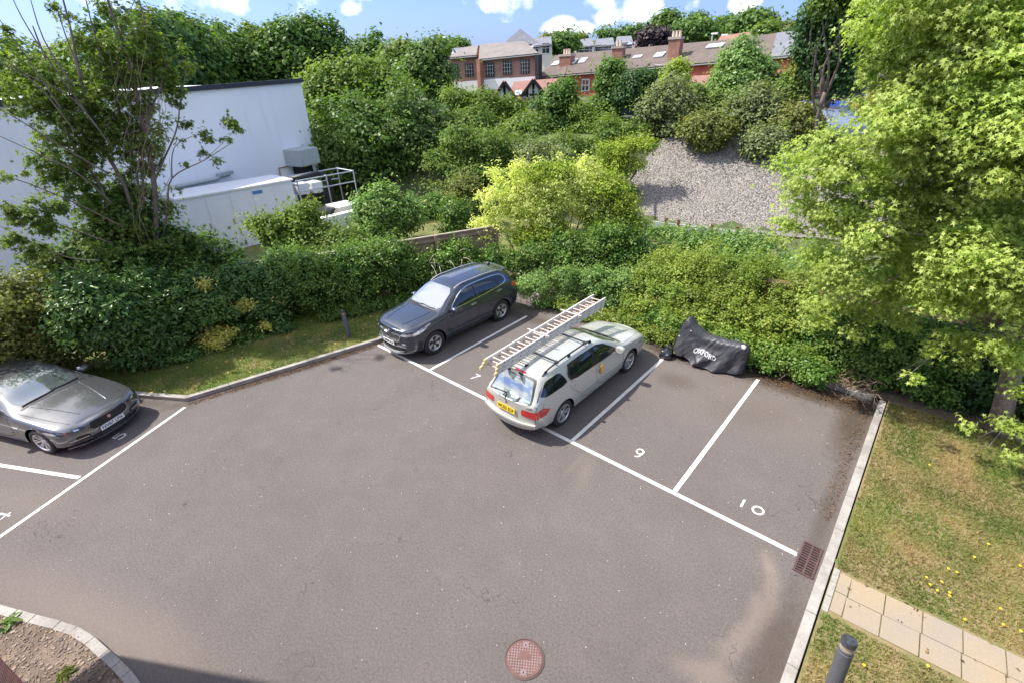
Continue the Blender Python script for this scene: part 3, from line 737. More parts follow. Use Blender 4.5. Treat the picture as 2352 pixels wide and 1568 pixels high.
    def cast(s, ax, a_, b_):
        """ax: 'l','r' side (x,z) ; 'f','b' ends (y,z) ; 't' top (x,y)"""
        if ax in 'lr':
            sg = 1 if ax == 'l' else -1; o = Vector(s.w((a_, sg * 2.0, b_))); d = Vector((0, -sg, 0))
        elif ax == 'f': o = Vector((s.L / 2 + 2, a_, b_)); d = Vector((-1, 0, 0))
        elif ax == 'b': o = Vector((-s.L / 2 - 2, a_, b_)); d = Vector((1, 0, 0))
        else: o = Vector(s.w((a_, b_, 4))); d = Vector((0, 0, -1))
        h = s.bvh.ray_cast(o, d)
        if h[0] is None: return None, None
        n = h[1]
        if n.dot(d) > 0: n = -n
        return h[0], n
    def _project(s, bm, ax, off):
        for v in bm.verts:
            p, n = s.cast(ax, v.co.x, v.co.y)
            if p is None:
                q = s.bvh.find_nearest(Vector(s.w((v.co.x, (1 if ax == 'l' else -1) * .6, v.co.y)) if ax in 'lr' else ((s.L / 2 if ax == 'f' else -s.L / 2, v.co.x, v.co.y) if ax in 'fb' else s.w((v.co.x, v.co.y, 1)))))
                p, n = q[0], q[1]
            v.co = p + n * off
    def patch(s, name, poly, ax, mat, off=.004, cell=.05, rnd=2, parent=None, rim=None, thick=0):
        if rnd: poly = chaikin(poly, rnd)
        bm = bmesh.new(); vs = [bm.verts.new((p[0], p[1], 0)) for p in poly]; bm.faces.new(vs)
        P = np.array(poly)
        for k in (0, 1):
            lo, hi = P[:, k].min(), P[:, k].max(); n = int((hi - lo) / cell)
            for i in range(1, n + 1):
                c = lo + (hi - lo) * i / (n + 1); co = [0, 0, 0]; co[k] = c; no = [0, 0, 0]; no[k] = 1
                bmesh.ops.bisect_plane(bm, geom=bm.verts[:] + bm.edges[:] + bm.faces[:], plane_co=co, plane_no=no, dist=1e-5)
        s._project(bm, ax, off)
        bmesh.ops.recalc_face_normals(bm, faces=bm.faces)
        # face outward
        cn = Vector((0, 0, 0))
        for f in bm.faces: cn += f.normal * f.calc_area()
        want = {'l': Vector((0, 1, .2)), 'r': Vector((0, -1, .2)), 'f': Vector((1, 0, .2)), 'b': Vector((-1, 0, .2)), 't': Vector((0, 0, 1))}[ax]
        if cn.dot(want) < 0: bmesh.ops.reverse_faces(bm, faces=bm.faces)
        if thick:
            r = bmesh.ops.solidify(bm, geom=bm.faces[:], thickness=thick)
        me = bpy.data.meshes.new(name); bm.to_mesh(me); bm.free()
        me.polygons.foreach_set('use_smooth', [not thick] * len(me.polygons)); me.update()
        return link(name, me, parent or s.root, mat)
    def strip(s, name, lines, ax, w, mat, off=.006, parent=None, smooth_it=0, h=0, build=True, mb=None):
        if len(lines) > 1 and name not in ('grille_mesh', 'model_lettering'):
            for l_ in lines: s.strip(name, [l_], ax, w, mat, off, parent, smooth_it, h)
            return
        mb = mb or MB()
        for pts in lines:
            pts = [np.array(p, float) for p in pts]
            for _ in range(smooth_it):
                Q = [pts[0]]
                for a_, b_ in zip(pts[:-1], pts[1:]): Q += [a_ * .75 + b_ * .25, a_ * .25 + b_ * .75]
                pts = Q + [pts[-1]]
            Q = []
            for a_, b_ in zip(pts[:-1], pts[1:]):
                n = max(1, int(np.hypot(*(b_ - a_)) / .03))
                for i in range(n): Q.append(a_ + (b_ - a_) * i / n)
            Q.append(pts[-1]); P3 = []
            for q in Q:
                p, n = s.cast(ax, q[0], q[1])
                if p is not None: P3.append((p + n * off, n))
            if len(P3) < 2: continue
            vs = []
            for i, (p, n) in enumerate(P3):
                d = (P3[min(i + 1, len(P3) - 1)][0] - P3[max(i - 1, 0)][0]).normalized(); q = n.cross(d).normalized() * w / 2
                if h: vs += [p - q - n * off, p - q + n * h, p + q + n * h, p + q - n * off]
                else: vs += [p - q, p + q]
            m = len(P3)
            if h: mb.add(vs, [(4 * i + k, 4 * i + k + 1, 4 * i + k + 5, 4 * i + k + 4) for i in range(m - 1) for k in range(3)] + [(0, 1, 2, 3), (4 * m - 4, 4 * m - 3, 4 * m - 2, 4 * m - 1)])
            else: mb.add(vs, [(2 * i, 2 * i + 1, 2 * i + 3, 2 * i + 2) for i in range(m - 1)])
        if build: return mb.build(name, mat, parent or s.root, smooth=bool(h and False))
    def wheel(s, ax, sg, r, rr, width, style, track, M):
        e = bpy.data.objects.new('wheel', None); C.objects.link(e); e.parent = s.root; e.empty_display_size = .1
        x, y, z = s.w((ax, sg * track, r)); e.location = (x, y, z); e.rotation_euler = (0, 0, 0 if sg > 0 else math.pi)
        # axis along local +Y (outward)
        Ma = Matrix.Rotation(-math.pi / 2, 4, 'X')
        hw = width / 2; mb = MB()
        prof = [(rr - .01, -hw * .9), (rr + .02, -hw), (r - .05, -hw), (r - .012, -hw * .82), (r, -hw * .55), (r, hw * .55), (r - .012, hw * .82), (r - .05, hw), (rr + .03, hw), (rr - .004, hw * .86)]
        mb.lathe(prof, 40, Ma, closed=True); mb.build('tyre', M_tyre, e, smooth=R_(40))
        rim = MB()
        rim.lathe([(rr - .004, hw * .80), (rr - .001, hw * .90), (rr - .012, hw * .92), (rr - .024, hw * .80), (rr - .03, -hw * .8), (rr - .012, -hw * .8)], 40, Ma, mi=0, closed=True)
        rim.lathe([(0, -hw * .1), (rr - .03, -hw * .25)], 30, Ma, mi=1)
        rim.lathe([(0, hw * .02), (rr * .62, hw * .02), (rr * .62, -.01), (0, -.01)], 26, Ma, mi=2)
        face = hw * .78
        def spoke(a0, r0, r1, w0, w1, a1=None, mi=0, dz=0.0):
            a1 = a0 if a1 is None else a1; p0 = Vector((math.cos(a0) * r0, math.sin(a0) * r0, face * .72 + dz)); p1 = Vector((math.cos(a1) * r1, math.sin(a1) * r1, face * 1.03 + dz))
            d = (p1 - p0); q = Vector((-d.y, d.x, 0)).normalized(); t = Vector((0, 0, .03))
            vs = [p0 - q * w0, p0 + q * w0, p1 + q * w1, p1 - q * w1]; vs = vs + [v - t for v in vs]
            rim.add([Ma @ v for v in vs], [(0, 1, 2, 3), (7, 6, 5, 4), (0, 4, 5, 1), (1, 5, 6, 2), (2, 6, 7, 3), (3, 7, 4, 0)], mi)
        if style == 'diamond':
            for k in range(5):
                a_ = 2 * math.pi * k / 5 + .3
                spoke(a_, .045, rr * .62, .022, .032); spoke(a_, rr * .60, rr - .014, .03, .012, a_ + .30, dz=.001); spoke(a_, rr * .60, rr - .014, .03, .012, a_ - .30, dz=-.001)
                spoke(a_ + math.pi / 5, .05, rr - .03, .018, .03, mi=1, dz=-.018)
        elif style == 'split':
            for k in range(5):
                a_ = 2 * math.pi * k / 5 + .5
                for q in (-1, 1): spoke(a_ + q * .16, .05, rr - .014, .016, .020, a_ + q * .20)
        else:
            for k in range(7):
                a_ = 2 * math.pi * k / 7 + .1
                for q in (-1, 1): spoke(a_ + q * .05, .05, rr - .014, .013, .018, a_ + q * .15)
        rim.lathe([(0, face * .86), (.045, face * .84), (.062, face * .66), (.062, face * .2)], 20, Ma, mi=1 if style == 'diamond' else 0)
        rim.build('rim', M, e, recalc=True)
        return e
    def plate(s, ax, z, text, mat, w=.52, h=.112, tilt=0, y=0, off=.008):
        p, n = s.cast(ax, y, z); p2, _ = s.cast(ax, y + w / 2 - .02, z)
        sg = 1 if ax == 'f' else -1
        x = p.x + sg * off
        mb = MB(); M = Matrix.Rotation(sg * -tilt, 3, 'Y')
        mb.box((0, 0, 0), (.010, w, h)); 
        o = mb.build('number_plate', mat, s.root, bevel=.002); o.location = (x, y, z); o.rotation_euler = (0, -sg * tilt, 0)
        cu = bpy.data.curves.new('t', 'FONT'); cu.body = text; cu.size = h * .98; cu.align_x = 'CENTER'; cu.align_y = 'CENTER'; cu.extrude = .0008; cu.offset = .0022
        to = bpy.data.objects.new('t', cu); C.objects.link(to); bpy.context.view_layer.update()
        me = bpy.data.meshes.new_from_object(to.evaluated_get(bpy.context.evaluated_depsgraph_get())); bpy.data.objects.remove(to)
        me.materials.clear(); l = link('lettering', me, o, M_black)
        wd = max(v.co.x for v in me.vertices) - min(v.co.x for v in me.vertices); k = (w * .9) / wd
        l.scale = (k, 1.0, 1); l.location = (sg * .0066, 0, 0)
        l.rotation_euler = (math.pi / 2, 0, math.pi / 2 if sg > 0 else -math.pi / 2)
        return o
def sweep_box(mb, pts, w, h, mi=0):
    pts = [Vector(p) for p in pts]
    vs = []; m = len(pts)
    for i, p in enumerate(pts):
        d = (pts[min(i + 1, m - 1)] - pts[max(i - 1, 0)]).normalized(); sd = d.cross(Vector((0, 0, 1))).normalized() * w / 2; up = Vector((0, 0, h / 2))
        vs += [p - sd - up, p + sd - up, p + sd + up, p - sd + up]
    mb.add(vs, [(4 * i + k, 4 * i + (k + 1) % 4, 4 * i + 4 + (k + 1) % 4, 4 * i + 4 + k) for i in range(m - 1) for k in range(4)] + [(3, 2, 1, 0), (4 * m - 4, 4 * m - 3, 4 * m - 2, 4 * m - 1)], mi)
def mirror_part(car, x, z, sg, mat, dark, size=(.19, .26, .17), y=.93):
    mb = MB(); bm = bmesh.new(); bmesh.ops.create_uvsphere(bm, u_segments=16, v_segments=10, radius=.5)
    cx, cy, cz = car.w((x, sg * (y + .11), z))
    vs = []
    for v in bm.verts:
        p = v.co; q = Vector((math.copysign(abs(2 * p.x) ** .75, p.x) / 2, math.copysign(abs(2 * p.y) ** .7, p.y) / 2, math.copysign(abs(2 * p.z) ** .75, p.z) / 2))
        if q.x < -.28: q.x = -.28
        vs.append((cx + q.x * size[0], cy + q.y * size[1], cz + q.z * size[2] * (1 - sg * q.y * .2)))
    fs = [tuple(v.index for v in f.verts) for f in bm.faces]; bm.free()
    mb.add(vs, fs); a_ = Vector(car.w((x + .02, sg * (y - .08), z - .06))); mb.beam(a_, (cx, cy, cz - .045), .05, .035, 1)
    o = mb.build('wing_mirror', [mat, dark], car.root, smooth=R_(50)); return o

def paint_mat(name, col, metal=.55, rough=.32, flake=.06, coat=1.0, dust=.0):
    m = NT(new_mat(name)); f = m.rng(m.noise(900, 2), .3, .7, 1 - flake, 1 + flake); d = m.rng(m.noise(2.2, 5), .4, .75, 0, dust)
    sc = m.n('ShaderNodeVectorMath', operation='SCALE'); sc.inputs[0].default_value = col; m.set(sc.inputs['Scale'], f)
    m.set(m.b.inputs['Base Color'], m.mix(d, sc.outputs[0], (.3, .27, .23))); m.b.inputs['Metallic'].default_value = metal
    m.b.inputs['Roughness'].default_value = rough; m.b.inputs['Coat Weight'].default_value = coat; m.b.inputs['Coat Roughness'].default_value = .05; return m.m
M_black = simple('black_plastic', (.012, .012, .013), .5)
M_tyre = simple('tyre_rubber', (.022, .021, .021), .8, var=.2, vscale=12)
M_clad = simple('grey_cladding', (.035, .036, .040), .6)
M_glass = simple('car_glass', (.010, .015, .015), .03, coat=.4, spec=.6, ior=1.5)
M_screen = simple('windscreen_glass', (.10, .12, .125), .03, coat=1, spec=1.0, ior=2.1, metal=.2)
M_screenK = simple('pale_windscreen', (.20, .23, .26), .04, coat=1, spec=1.0, ior=1.9, metal=.25)  # paler glass colour stands in for bright cloud reflection and a sunshade
M_glint = simple('rear_glass', (.10, .14, .14), .03, coat=1, spec=1.0, ior=2.1)
M_chrome = simple('chrome', (.82, .82, .83), .12, metal=1)
M_silver = simple('alloy_silver', (.66, .65, .66), .32, metal=.75, coat=.5)
M_alloyd = simple('alloy_dark', (.02, .02, .021), .5)
M_brake = simple('brake_steel', (.12, .09, .08), .5, metal=.8)
M_red = simple('tail_lens', (.50, .008, .012), .08, coat=1, spec=.8, var=.25, vscale=8)
M_lamp = simple('head_lamp_lens', (.62, .64, .67), .06, metal=.55, coat=1, spec=1, var=.35, vscale=14)
M_lampd = simple('lamp_housing', (.09, .095, .10), .12, coat=1)
M_white = simple('plate_white', (.80, .80, .78), .5)
M_yellow = simple('plate_yellow', (.82, .56, .02), .5)
M_seam = simple('panel_gap', (.008, .008, .009), .8)
M_pGrey = paint_mat('slate_blue_paint', (.052, .061, .082), .55, .25)
M_pSilver = paint_mat('pale_silver_paint', (.49, .495, .445), .25, .34, dust=.06)
M_pJag = paint_mat('warm_grey_paint', (.165, .167, .178), .7, .24)

# -- dark grey SUV ----------------------------------------------------------
k0 = np.array([.90, .62]); k1 = np.array([.99, 3.27])
ang = math.atan2(k0[1] - k1[1], k0[0] - k1[0]); Lk = 4.47; fo = .88
hd_ = np.array([math.cos(ang), math.sin(ang)]); ck = k0 + hd_ * (fo - Lk / 2)
kia = empty('suv', (.945, 2.044, 0), R_(-91.68), 'dark slate grey SUV with silver roof rails, parked nose-out against the ivy hedge', 'car')
# x, zb,wb, zs,ws, zm,wm, zbelt,wbelt, zte,wte, ztop
st = [(.09, .26, .50, .36, .60, .62, .72, .84, .68, .93, .56, .965),
      (.16, .24, .56, .34, .72, .62, .80, .88, .74, .96, .60, .995),
      (.34, .22, .66, .33, .85, .62, .885, .95, .81, 1.01, .66, 1.04),
      (.75, .20, .72, .32, .905, .66, .925, 1.00, .86, 1.06, .72, 1.10),
      (1.12, .20, .74, .32, .905, .70, .925, 1.03, .875, 1.10, .74, 1.135),
      (1.30, .20, .74, .32, .90, .70, .925, 1.045, .875, 1.17, .71, 1.20),
      (1.62, .20, .74, .32, .895, .70, .925, 1.06, .87, 1.36, .635, 1.405),
      (1.98, .20, .74, .32, .895, .70, .925, 1.08, .865, 1.525, .585, 1.58),
      (2.40, .20, .74, .32, .895, .70, .925, 1.10, .86, 1.575, .575, 1.635),
      (3.05, .20, .74, .32, .90, .70, .925, 1.135, .855, 1.575, .565, 1.64),
      (3.65, .21, .74, .34, .905, .72, .93, 1.18, .845, 1.545, .545, 1.615),
      (4.00, .22, .72, .36, .90, .74, .925, 1.20, .82, 1.48, .51, 1.565),
      (4.16, .24, .68, .38, .87, .76, .90, 1.16, .79, 1.33, .54, 1.40),
      (4.30, .27, .62, .40, .82, .78, .86, 1.10, .75, 1.16, .60, 1.19),
      (4.40, .32, .56, .44, .74, .78, .80, .98, .70, 1.04, .58, 1.06)]
lowk = lambda x, y: (.42 if .55 < x < 3.95 else .40) if y > .3 else .36
def lowk(x, y):
    z = .36
    for ax in (fo, fo + 2.65):
        r = .435
        if abs(x - ax) < r: z = max(z, .34 + math.sqrt(r * r - (x - ax) ** 2))
    return z if y > .5 else .33
kia.scale = (.973, .89, .951)
car = Car(kia, Lk, st, M_clad, (fo, fo + 2.65), .355, (.10, .09), lower=M_pGrey, lowz=lowk)
car.body.data.materials.clear(); car.body.data.materials.append(M_pGrey); car.body.data.materials.append(M_clad)
car.patch('windscreen', [(1.20, -.70), (1.18, 0), (1.20, .70), (1.93, .575), (1.90, 0), (1.93, -.575)], 't', M_screenK, .004, .06, 1)
car.patch('rear_window', [(-.50, 1.20), (.50, 1.20), (.46, 1.46), (-.46, 1.46)], 'b', M_glass)
for sd in 'lr':
    fw = [(1.62, 1.105), (1.83, 1.265), (2.10, 1.425), (2.42, 1.49), (2.50, 1.49), (2.53, 1.125)]
    rw = [(2.63, 1.13), (2.60, 1.49), (3.10, 1.495), (3.42, 1.475), (3.45, 1.20)]
    qw = [(3.50, 1.205), (3.47, 1.47), (3.70, 1.44), (3.80, 1.33), (3.72, 1.22)]
    car.patch('side_window', fw, sd, M_glass, .005, .06, 1); car.patch('side_window', rw, sd, M_glass, .005, .06, 1); car.patch('side_window', qw, sd, M_glass, .005, .06, 1)
    car.strip('window_trim', [[(1.52, 1.07), (2.2, 1.095), (2.9, 1.13), (3.55, 1.18), (3.80, 1.23), (3.86, 1.33), (3.74, 1.47), (3.3, 1.515), (2.7, 1.525), (2.35, 1.515), (2.06, 1.45), (1.78, 1.28), (1.52, 1.07)]], sd, .022, M_chrome, .006, smooth_it=1)
    car.strip('pillar', [[(2.565, 1.12), (2.55, 1.50)], [(3.475, 1.20), (3.45, 1.485)]], sd, .05, M_black, .0035)
    car.strip('door_gap', [[(1.42, .98), (1.36, .8), (1.40, .50), (1.50, .42), (2.56, .42), (2.57, 1.1)], [(2.57, .42), (3.12, .42), (3.22, .62), (3.50, .85), (3.62, 1.15)]], sd, .009, M_seam, .0022, smooth_it=1)
    car.strip('door_handle', [[(2.30, .985), (2.50, .995)], [(3.38, 1.05), (3.58, 1.06)]], sd, .032, M_chrome, .004, h=.035)
    car.strip('sill_trim', [[(1.35, .40), (3.05, .40)]], sd, .02, M_clad, .003, h=.018)
    sg = 1 if sd == 'l' else -1
    car.patch('headlight', [(.20, .79), (.45, .81), (.84, .985), (.74, .985), (.50, .93), (.22, .865)], sd, M_lamp, .006, .04, 1)
    car.patch('headlight', [(sg * .50, .795), (sg * .80, .79), (sg * .82, .87), (sg * .56, .855)], 'f', M_lamp, .008, .04, 1)
    car.patch('tail_light', [(4.02, 1.02), (4.36, .92), (4.37, .99), (4.25, 1.10), (4.08, 1.13)], sd, M_red, .006, .04, 1)
    car.patch('fog_light', [(sg * .50, .50), (sg * .68, .49), (sg * .70, .60), (sg * .52, .60)], 'f', M_lampd, .005, .04, 1)
    car.patch('fog_light_lens', [(sg * .54, .535), (sg * .66, .53), (sg * .665, .585), (sg * .55, .585)], 'f', M_lamp, .010, .04, 1)
    for sx_ in ([(.30, .37), (.44, .36), (.50, .56), (.36, .62)],):
        car.patch('bumper_vent', sx_, sd, M_black, .004, .04, 1)
    # roof rail
    pts = [];
    for x in np.linspace(1.98, 3.95, 22):
        p, n = car.cast('t', x, sg * .55); e_ = min((x - 1.98) / .22, (3.95 - x) / .22, 1); pts.append(p + Vector((0, 0, .004 + .035 * e_)))
    mb = MB(); sweep_box(mb, pts, .028, .028); mb.build('roof_rail', M_silver, kia, bevel=.006)
    mirror_part(car, 1.62, 1.10, sg, M_pGrey, M_black, y=.87)
    for ax in (fo, fo + 2.65): car.wheel(ax, sg, .35, .222, .225, 'diamond', .80, [M_silver, M_alloyd, M_brake])
gr = [(-.47, .66), (-.36, .60), (-.12, .615), (0, .60), (.12, .615), (.36, .60), (.47, .66), (.52, .78), (.44, .815), (.16, .80), (.07, .775), (-.07, .775), (-.16, .80), (-.44, .815), (-.52, .78)]
car.patch('grille', gr, 'f', M_alloyd, .006, .05, 1)
car.strip('grille_surround', [gr + [gr[0]]], 'f', .020, M_chrome, .009, h=.018)
car.strip('grille_mesh', [[(-.47 + .02 * (i % 2), .635 + .028 * i), (.47 - .02 * (i % 2), .635 + .028 * i)] for i in range(6)], 'f', .005, M_silver, .0085)
car.patch('lower_intake', [(-.62, .30), (.62, .30), (.56, .46), (-.56, .46)], 'f', M_black, .005, .05, 1)
car.strip('bumper_blade', [[(-.66, .475), (-.3, .46), (.3, .46), (.66, .475)]], 'f', .022, M_chrome, .006, h=.018)
mb = MB(); sweep_box(mb, [car.w((.30, -.66, .255)), car.w((.12, -.52, .25)), car.w((.0, -.3, .25)), car.w((-.02, 0, .25)), car.w((.0, .3, .25)), car.w((.12, .52, .25)), car.w((.30, .66, .255))], .09, .022); mb.build('skid_plate', simple('skid_silver', (.35, .36, .38), .4, metal=.5), kia)
p, n = car.cast('f', 0, .865); mb = MB(); mb.lathe([(0, .006), (.05, .005), (.065, 0), (.06, -.006)], 24, Matrix.Translation(p) @ Matrix.Rotation(R_(60), 4, 'Y') @ Matrix.Diagonal((.55, 1.15, 1, 1))); mb.build('badge', M_chrome, kia, smooth=True)
car.plate('f', .525, 'GM68 KSF', M_white, off=.028)
car.strip('bonnet_gap', [[(.12, -.45), (.16, -.62), (.60, -.76), (1.14, -.78)], [(.12, .45), (.16, .62), (.60, .76), (1.14, .78)], [(.11, -.45), (.075, 0), (.11, .45)]], 't', .008, M_seam, .002, smooth_it=1)
car.strip('bonnet_crease', [[(.22, sg * .36), (.6, sg * .46), (1.08, sg * .52)] for sg in (-1, 1)], 't', .03, M_pGrey, .001, h=.008, smooth_it=1)
car.strip('cowl', [[(1.16, -.70), (1.13, 0), (1.16, .70)]], 't', .07, M_black, .004, smooth_it=1)
car.strip('wiper', [[(1.22, -.62), (1.20, -.15), (1.24, .05)], [(1.24, -.02), (1.21, .3), (1.24, .55)]], 't', .018, M_black, .008, h=.02, smooth_it=1)
mb = MB(); p, n = car.cast('t', 3.85, 0); mb.add([tuple(p + Vector(v)) for v in ((.09, -.02, 0), (.09, .02, 0), (-.08, .02, 0), (-.08, -.02, 0), (-.05, -.006, .07), (-.05, .006, .07), (-.07, .006, .07), (-.07, -.006, .07))], [(0, 1, 5, 4), (1, 2, 6, 5), (2, 3, 7, 6), (3, 0, 4, 7), (4, 5, 6, 7)]); mb.build('aerial', M_black, kia)
mb = MB(); sweep_box(mb, [car.w((4.08, y, 1.50 - .10 * abs(y) ** 2)) for y in np.linspace(-.52, .52, 9)], .26, .05); mb.build('spoiler', M_pGrey, kia, bevel=.015)

# -- silver estate ----------------------------------------------------------
s0 = np.array([5.335, .30]); s1 = np.array([5.385, 3.06]); ang = math.atan2(s1[1] - s0[1], s1[0] - s0[0]); Ls = 4.72; fo = .98; wb_ = 2.76
hd_ = np.array([math.cos(ang), math.sin(ang)]); cs = s1 + hd_ * (fo - Ls / 2)
saab = empty('estate_car', (5.425, 1.739, 0), R_(89.17), 'pale silver estate car with a ladder strapped over its roof, parked tail-out', 'car')
st = [(.07, .24, .50, .34, .62, .50, .70, .62, .66, .68, .54, .70),
      (.14, .22, .56, .33, .72, .52, .78, .66, .74, .72, .58, .745),
      (.34, .20, .64, .32, .83, .54, .865, .74, .81, .80, .64, .83),
      (.75, .19, .70, .31, .875, .56, .895, .82, .84, .875, .68, .905),
      (1.22, .19, .72, .31, .875, .58, .895, .885, .845, .945, .70, .975),
      (1.40, .19, .72, .31, .87, .58, .895, .905, .84, 1.02, .68, 1.06),
      (1.75, .19, .72, .31, .87, .58, .895, .925, .835, 1.20, .62, 1.245),
      (2.10, .19, .72, .31, .87, .58, .895, .94, .83, 1.35, .575, 1.40),
      (2.50, .19, .72, .31, .87, .58, .895, .95, .83, 1.405, .565, 1.45),
      (3.20, .19, .72, .31, .87, .58, .895, .97, .83, 1.41, .56, 1.46),
      (3.90, .20, .72, .32, .87, .60, .895, .99, .825, 1.39, .555, 1.445),
      (4.25, .21, .70, .34, .86, .62, .885, 1.00, .81, 1.355, .54, 1.405),
      (4.38, .23, .66, .36, .84, .62, .870, .99, .79, 1.24, .57, 1.29),
      (4.50, .25, .62, .38, .82, .62, .850, .97, .765, 1.06, .63, 1.10),
      (4.60, .27, .58, .40, .79, .60, .830, .90, .74, .95, .62, .965)]
saab.scale = (.99, .847, .933)
car = Car(saab, Ls, st, M_pSilver, (fo, fo + wb_), .325, (.09, .12))
car.patch('windscreen', [(1.34, -.66), (1.30, 0), (1.34, .66), (2.06, .565), (2.02, 0), (2.06, -.565)], 't', M_screen, .004, .06, 1)
car.patch('window_border', [(-.66, .93), (0, .92), (.66, .93), (.64, 1.02), (.56, 1.31), (.50, 1.37), (0, 1.39), (-.50, 1.37), (-.56, 1.31), (-.64, 1.02)], 'b', M_black, .003, .05, 1)
car.patch('rear_window', [(-.60, .96), (0, .95), (.60, .96), (.59, 1.04), (.50, 1.29), (.46, 1.34), (0, 1.365), (-.46, 1.34), (-.50, 1.29), (-.59, 1.04)], 'b', M_glint, .005, .05, 1)
mb = MB()
for sd in 'lr':
    sg = 1 if sd == 'l' else -1
    fw = [(1.66, .965), (1.84, 1.10), (2.06, 1.245), (2.34, 1.325), (2.44, 1.325), (2.50, .985)]
    rw = [(2.60, .99), (2.54, 1.33), (3.00, 1.335), (3.34, 1.325), (3.42, 1.16), (3.36, 1.015)]
    qw = [(3.55, 1.02), (3.62, 1.19), (3.70, 1.32), (4.12, 1.305), (4.24, 1.25), (4.44, 1.04)]
    bz = [(1.56, .945), (1.82, 1.13), (2.05, 1.275), (2.33, 1.352), (3.0, 1.362), (3.40, 1.352), (3.50, 1.16), (3.42, .99), (2.6, .965)]
    car.patch('window_frame', bz, sd, M_black, .003, .06, 0)
    for q in (fw, rw, qw): car.patch('side_window', q, sd, M_glass, .006, .06, 1)
    car.patch('rear_pillar_glass', [(4.26, 1.255), (4.38, 1.16), (4.52, .985), (4.46, 1.03)], sd, M_glass, .006, .05, 0)
    car.strip('window_trim', [[(1.52, .935), (2.6, .958), (3.42, .985), (3.52, 1.16), (3.44, 1.35)]], sd, .014, M_chrome, .007, smooth_it=1)
    car.strip('pillar', [[(3.14, .99), (3.06, 1.335)]], sd, .022, M_black, .008)
    car.strip('door_gap', [[(1.40, .90), (1.34, .7), (1.38, .34), (2.50, .34), (2.52, .95)], [(2.52, .34), (3.02, .34), (3.14, .55), (3.42, .78), (3.50, .95)], [(4.36, .94), (4.47, .66)]], sd, .008, M_seam, .002, smooth_it=1)
    car.strip('door_handle', [[(2.28, .835), (2.46, .84)], [(3.18, .86), (3.36, .865)]], sd, .05, M_pSilver, .004, h=.03)
    car.strip('side_moulding', [[(1.42, .56), (2.47, .575)], [(2.53, .575), (3.10, .58)]], sd, .035, M_pSilver, .003, h=.014)
    car.strip('sill', [[(1.40, .235), (3.30, .235)]], sd, .05, M_pSilver, .002, h=.02)
    car.patch('headlight', [(.24, .58), (.50, .64), (.62, .72), (.42, .71), (.26, .67)], sd, M_lamp, .006, .04, 1)
    car.patch('tail_light', [(4.22, .755), (4.34, .665), (4.61, .645), (4.61, .81), (4.40, .84)], sd, M_red, .009, .03, 0)
    car.patch('tail_light', [(sg * .44, .70), (sg * .46, .675), (sg * .80, .645), (sg * .80, .81), (sg * .47, .825), (sg * .44, .80)], 'b', M_red, .009, .03, 0)
    mirror_part(car, 1.62, .98, sg, M_pSilver, M_pSilver, y=.84)
    for ax in (fo, fo + wb_): car.wheel(ax, sg, .318, .222, .215, 'split', .775, [M_silver, M_alloyd, M_brake])
    # raised black roof rail
    pts = []
    for x in np.linspace(2.35, 4.12, 20):
        p, n = car.cast('t', x, sg * .53); e_ = min((x - 2.35) / .12, (4.12 - x) / .22, 1); pts.append(p + Vector((0, 0, .0 + .07 * e_)))
    mr_ = MB(); sweep_box(mr_, pts, .028, .03)
    for x in (2.42, 3.2, 4.0): p, n = car.cast('t', x, sg * .53); mr_.box(p + Vector((0, 0, .03)), (.09, .026, .07))
    mr_.build('roof_rail', M_black, saab, bevel=.005)
for x in (2.62, 3.66):
    mb = MB(); p, n = car.cast('t', x, 0); z = 1.53
    mb.box(car.w((x, 0, z)), (.035, 1.20, .028))
    for sg in (-1, 1): mb.box(car.w((x, sg * .55, z - .012)), (.07, .09, .05)); 
    mb.build('roof_bar', simple('roof_bar_steel', (.05, .05, .055), .5, metal=.4), saab, bevel=.004)
car.strip('tailgate_gap', [[(-.80, .50), (-.78, .90), (-.72, .94)], [(.80, .50), (.78, .90), (.72, .94)], [(-.80, .50), (0, .495), (.80, .50)]], 'b', .012, M_seam, .003, smooth_it=0)
car.strip('tailgate_gap', [[(4.27, -.52), (4.285, 0), (4.27, .52)]], 't', .008, M_seam, .002)
car.strip('bumper_ledge', [[(-.80, .485), (-.5, .475), (0, .47), (.5, .475), (.80, .485)]], 'b', .05, M_pSilver, .005, h=.045)
car.patch('plate_recess', [(-.32, .64), (.32, .64), (.34, .78), (-.34, .78)], 'b', simple('recess_silver', (.52, .51, .47), .35, metal=.3, coat=1), .004, .05, 1)
car.plate('b', .715, 'WU55 EDF', M_yellow, off=.02, tilt=.10, w=.56, h=.125)
mb = MB(); sweep_box(mb, [(-Ls / 2 + .45, -.30, 1.400), (-Ls / 2 + .42, 0, 1.410), (-Ls / 2 + .45, .30, 1.400)], .05, .022); 
p, n = car.cast('t', 4.27, 0); o = MB(); sweep_box(o, [car.w((4.245, y, p.z + .004 - abs(y) * .03)) for y in np.linspace(-.17, .17, 7)], .05, .03); o.build('brake_light', M_red, saab, bevel=.006)
p, n = car.cast('b', 0, .87); o = MB(); o.lathe([(0, .006), (.026, .005), (.032, 0)], 20, Matrix.Translation(p) @ Matrix.Rotation(R_(-80), 4, 'Y')); o.build('badge', simple('badge_blue_red', (.12, .05, .14), .2, coat=1), saab)
car.strip('wiper', [[(.02, .955), (.15, .985), (.52, .965)], [(.0, .93), (.04, .97)]], 'b', .022, M_black, .012, h=.02)
car.strip('model_lettering', [[(-.58 - i * .035, .885), (-.575 - i * .035, .905), (-.555 - i * .035, .885)] for i in range(4)], 'b', .008, M_chrome, .006, h=.008)
car.strip('window_tint_band', [[(-.60, .985), (-.30, .990), (-.1, 1.03), (.1, 1.03), (.34, .99), (.60, .985)]], 'b', .035, simple('pale_green_glass', (.30, .46, .38), .05, coat=1), .0065, smooth_it=1)
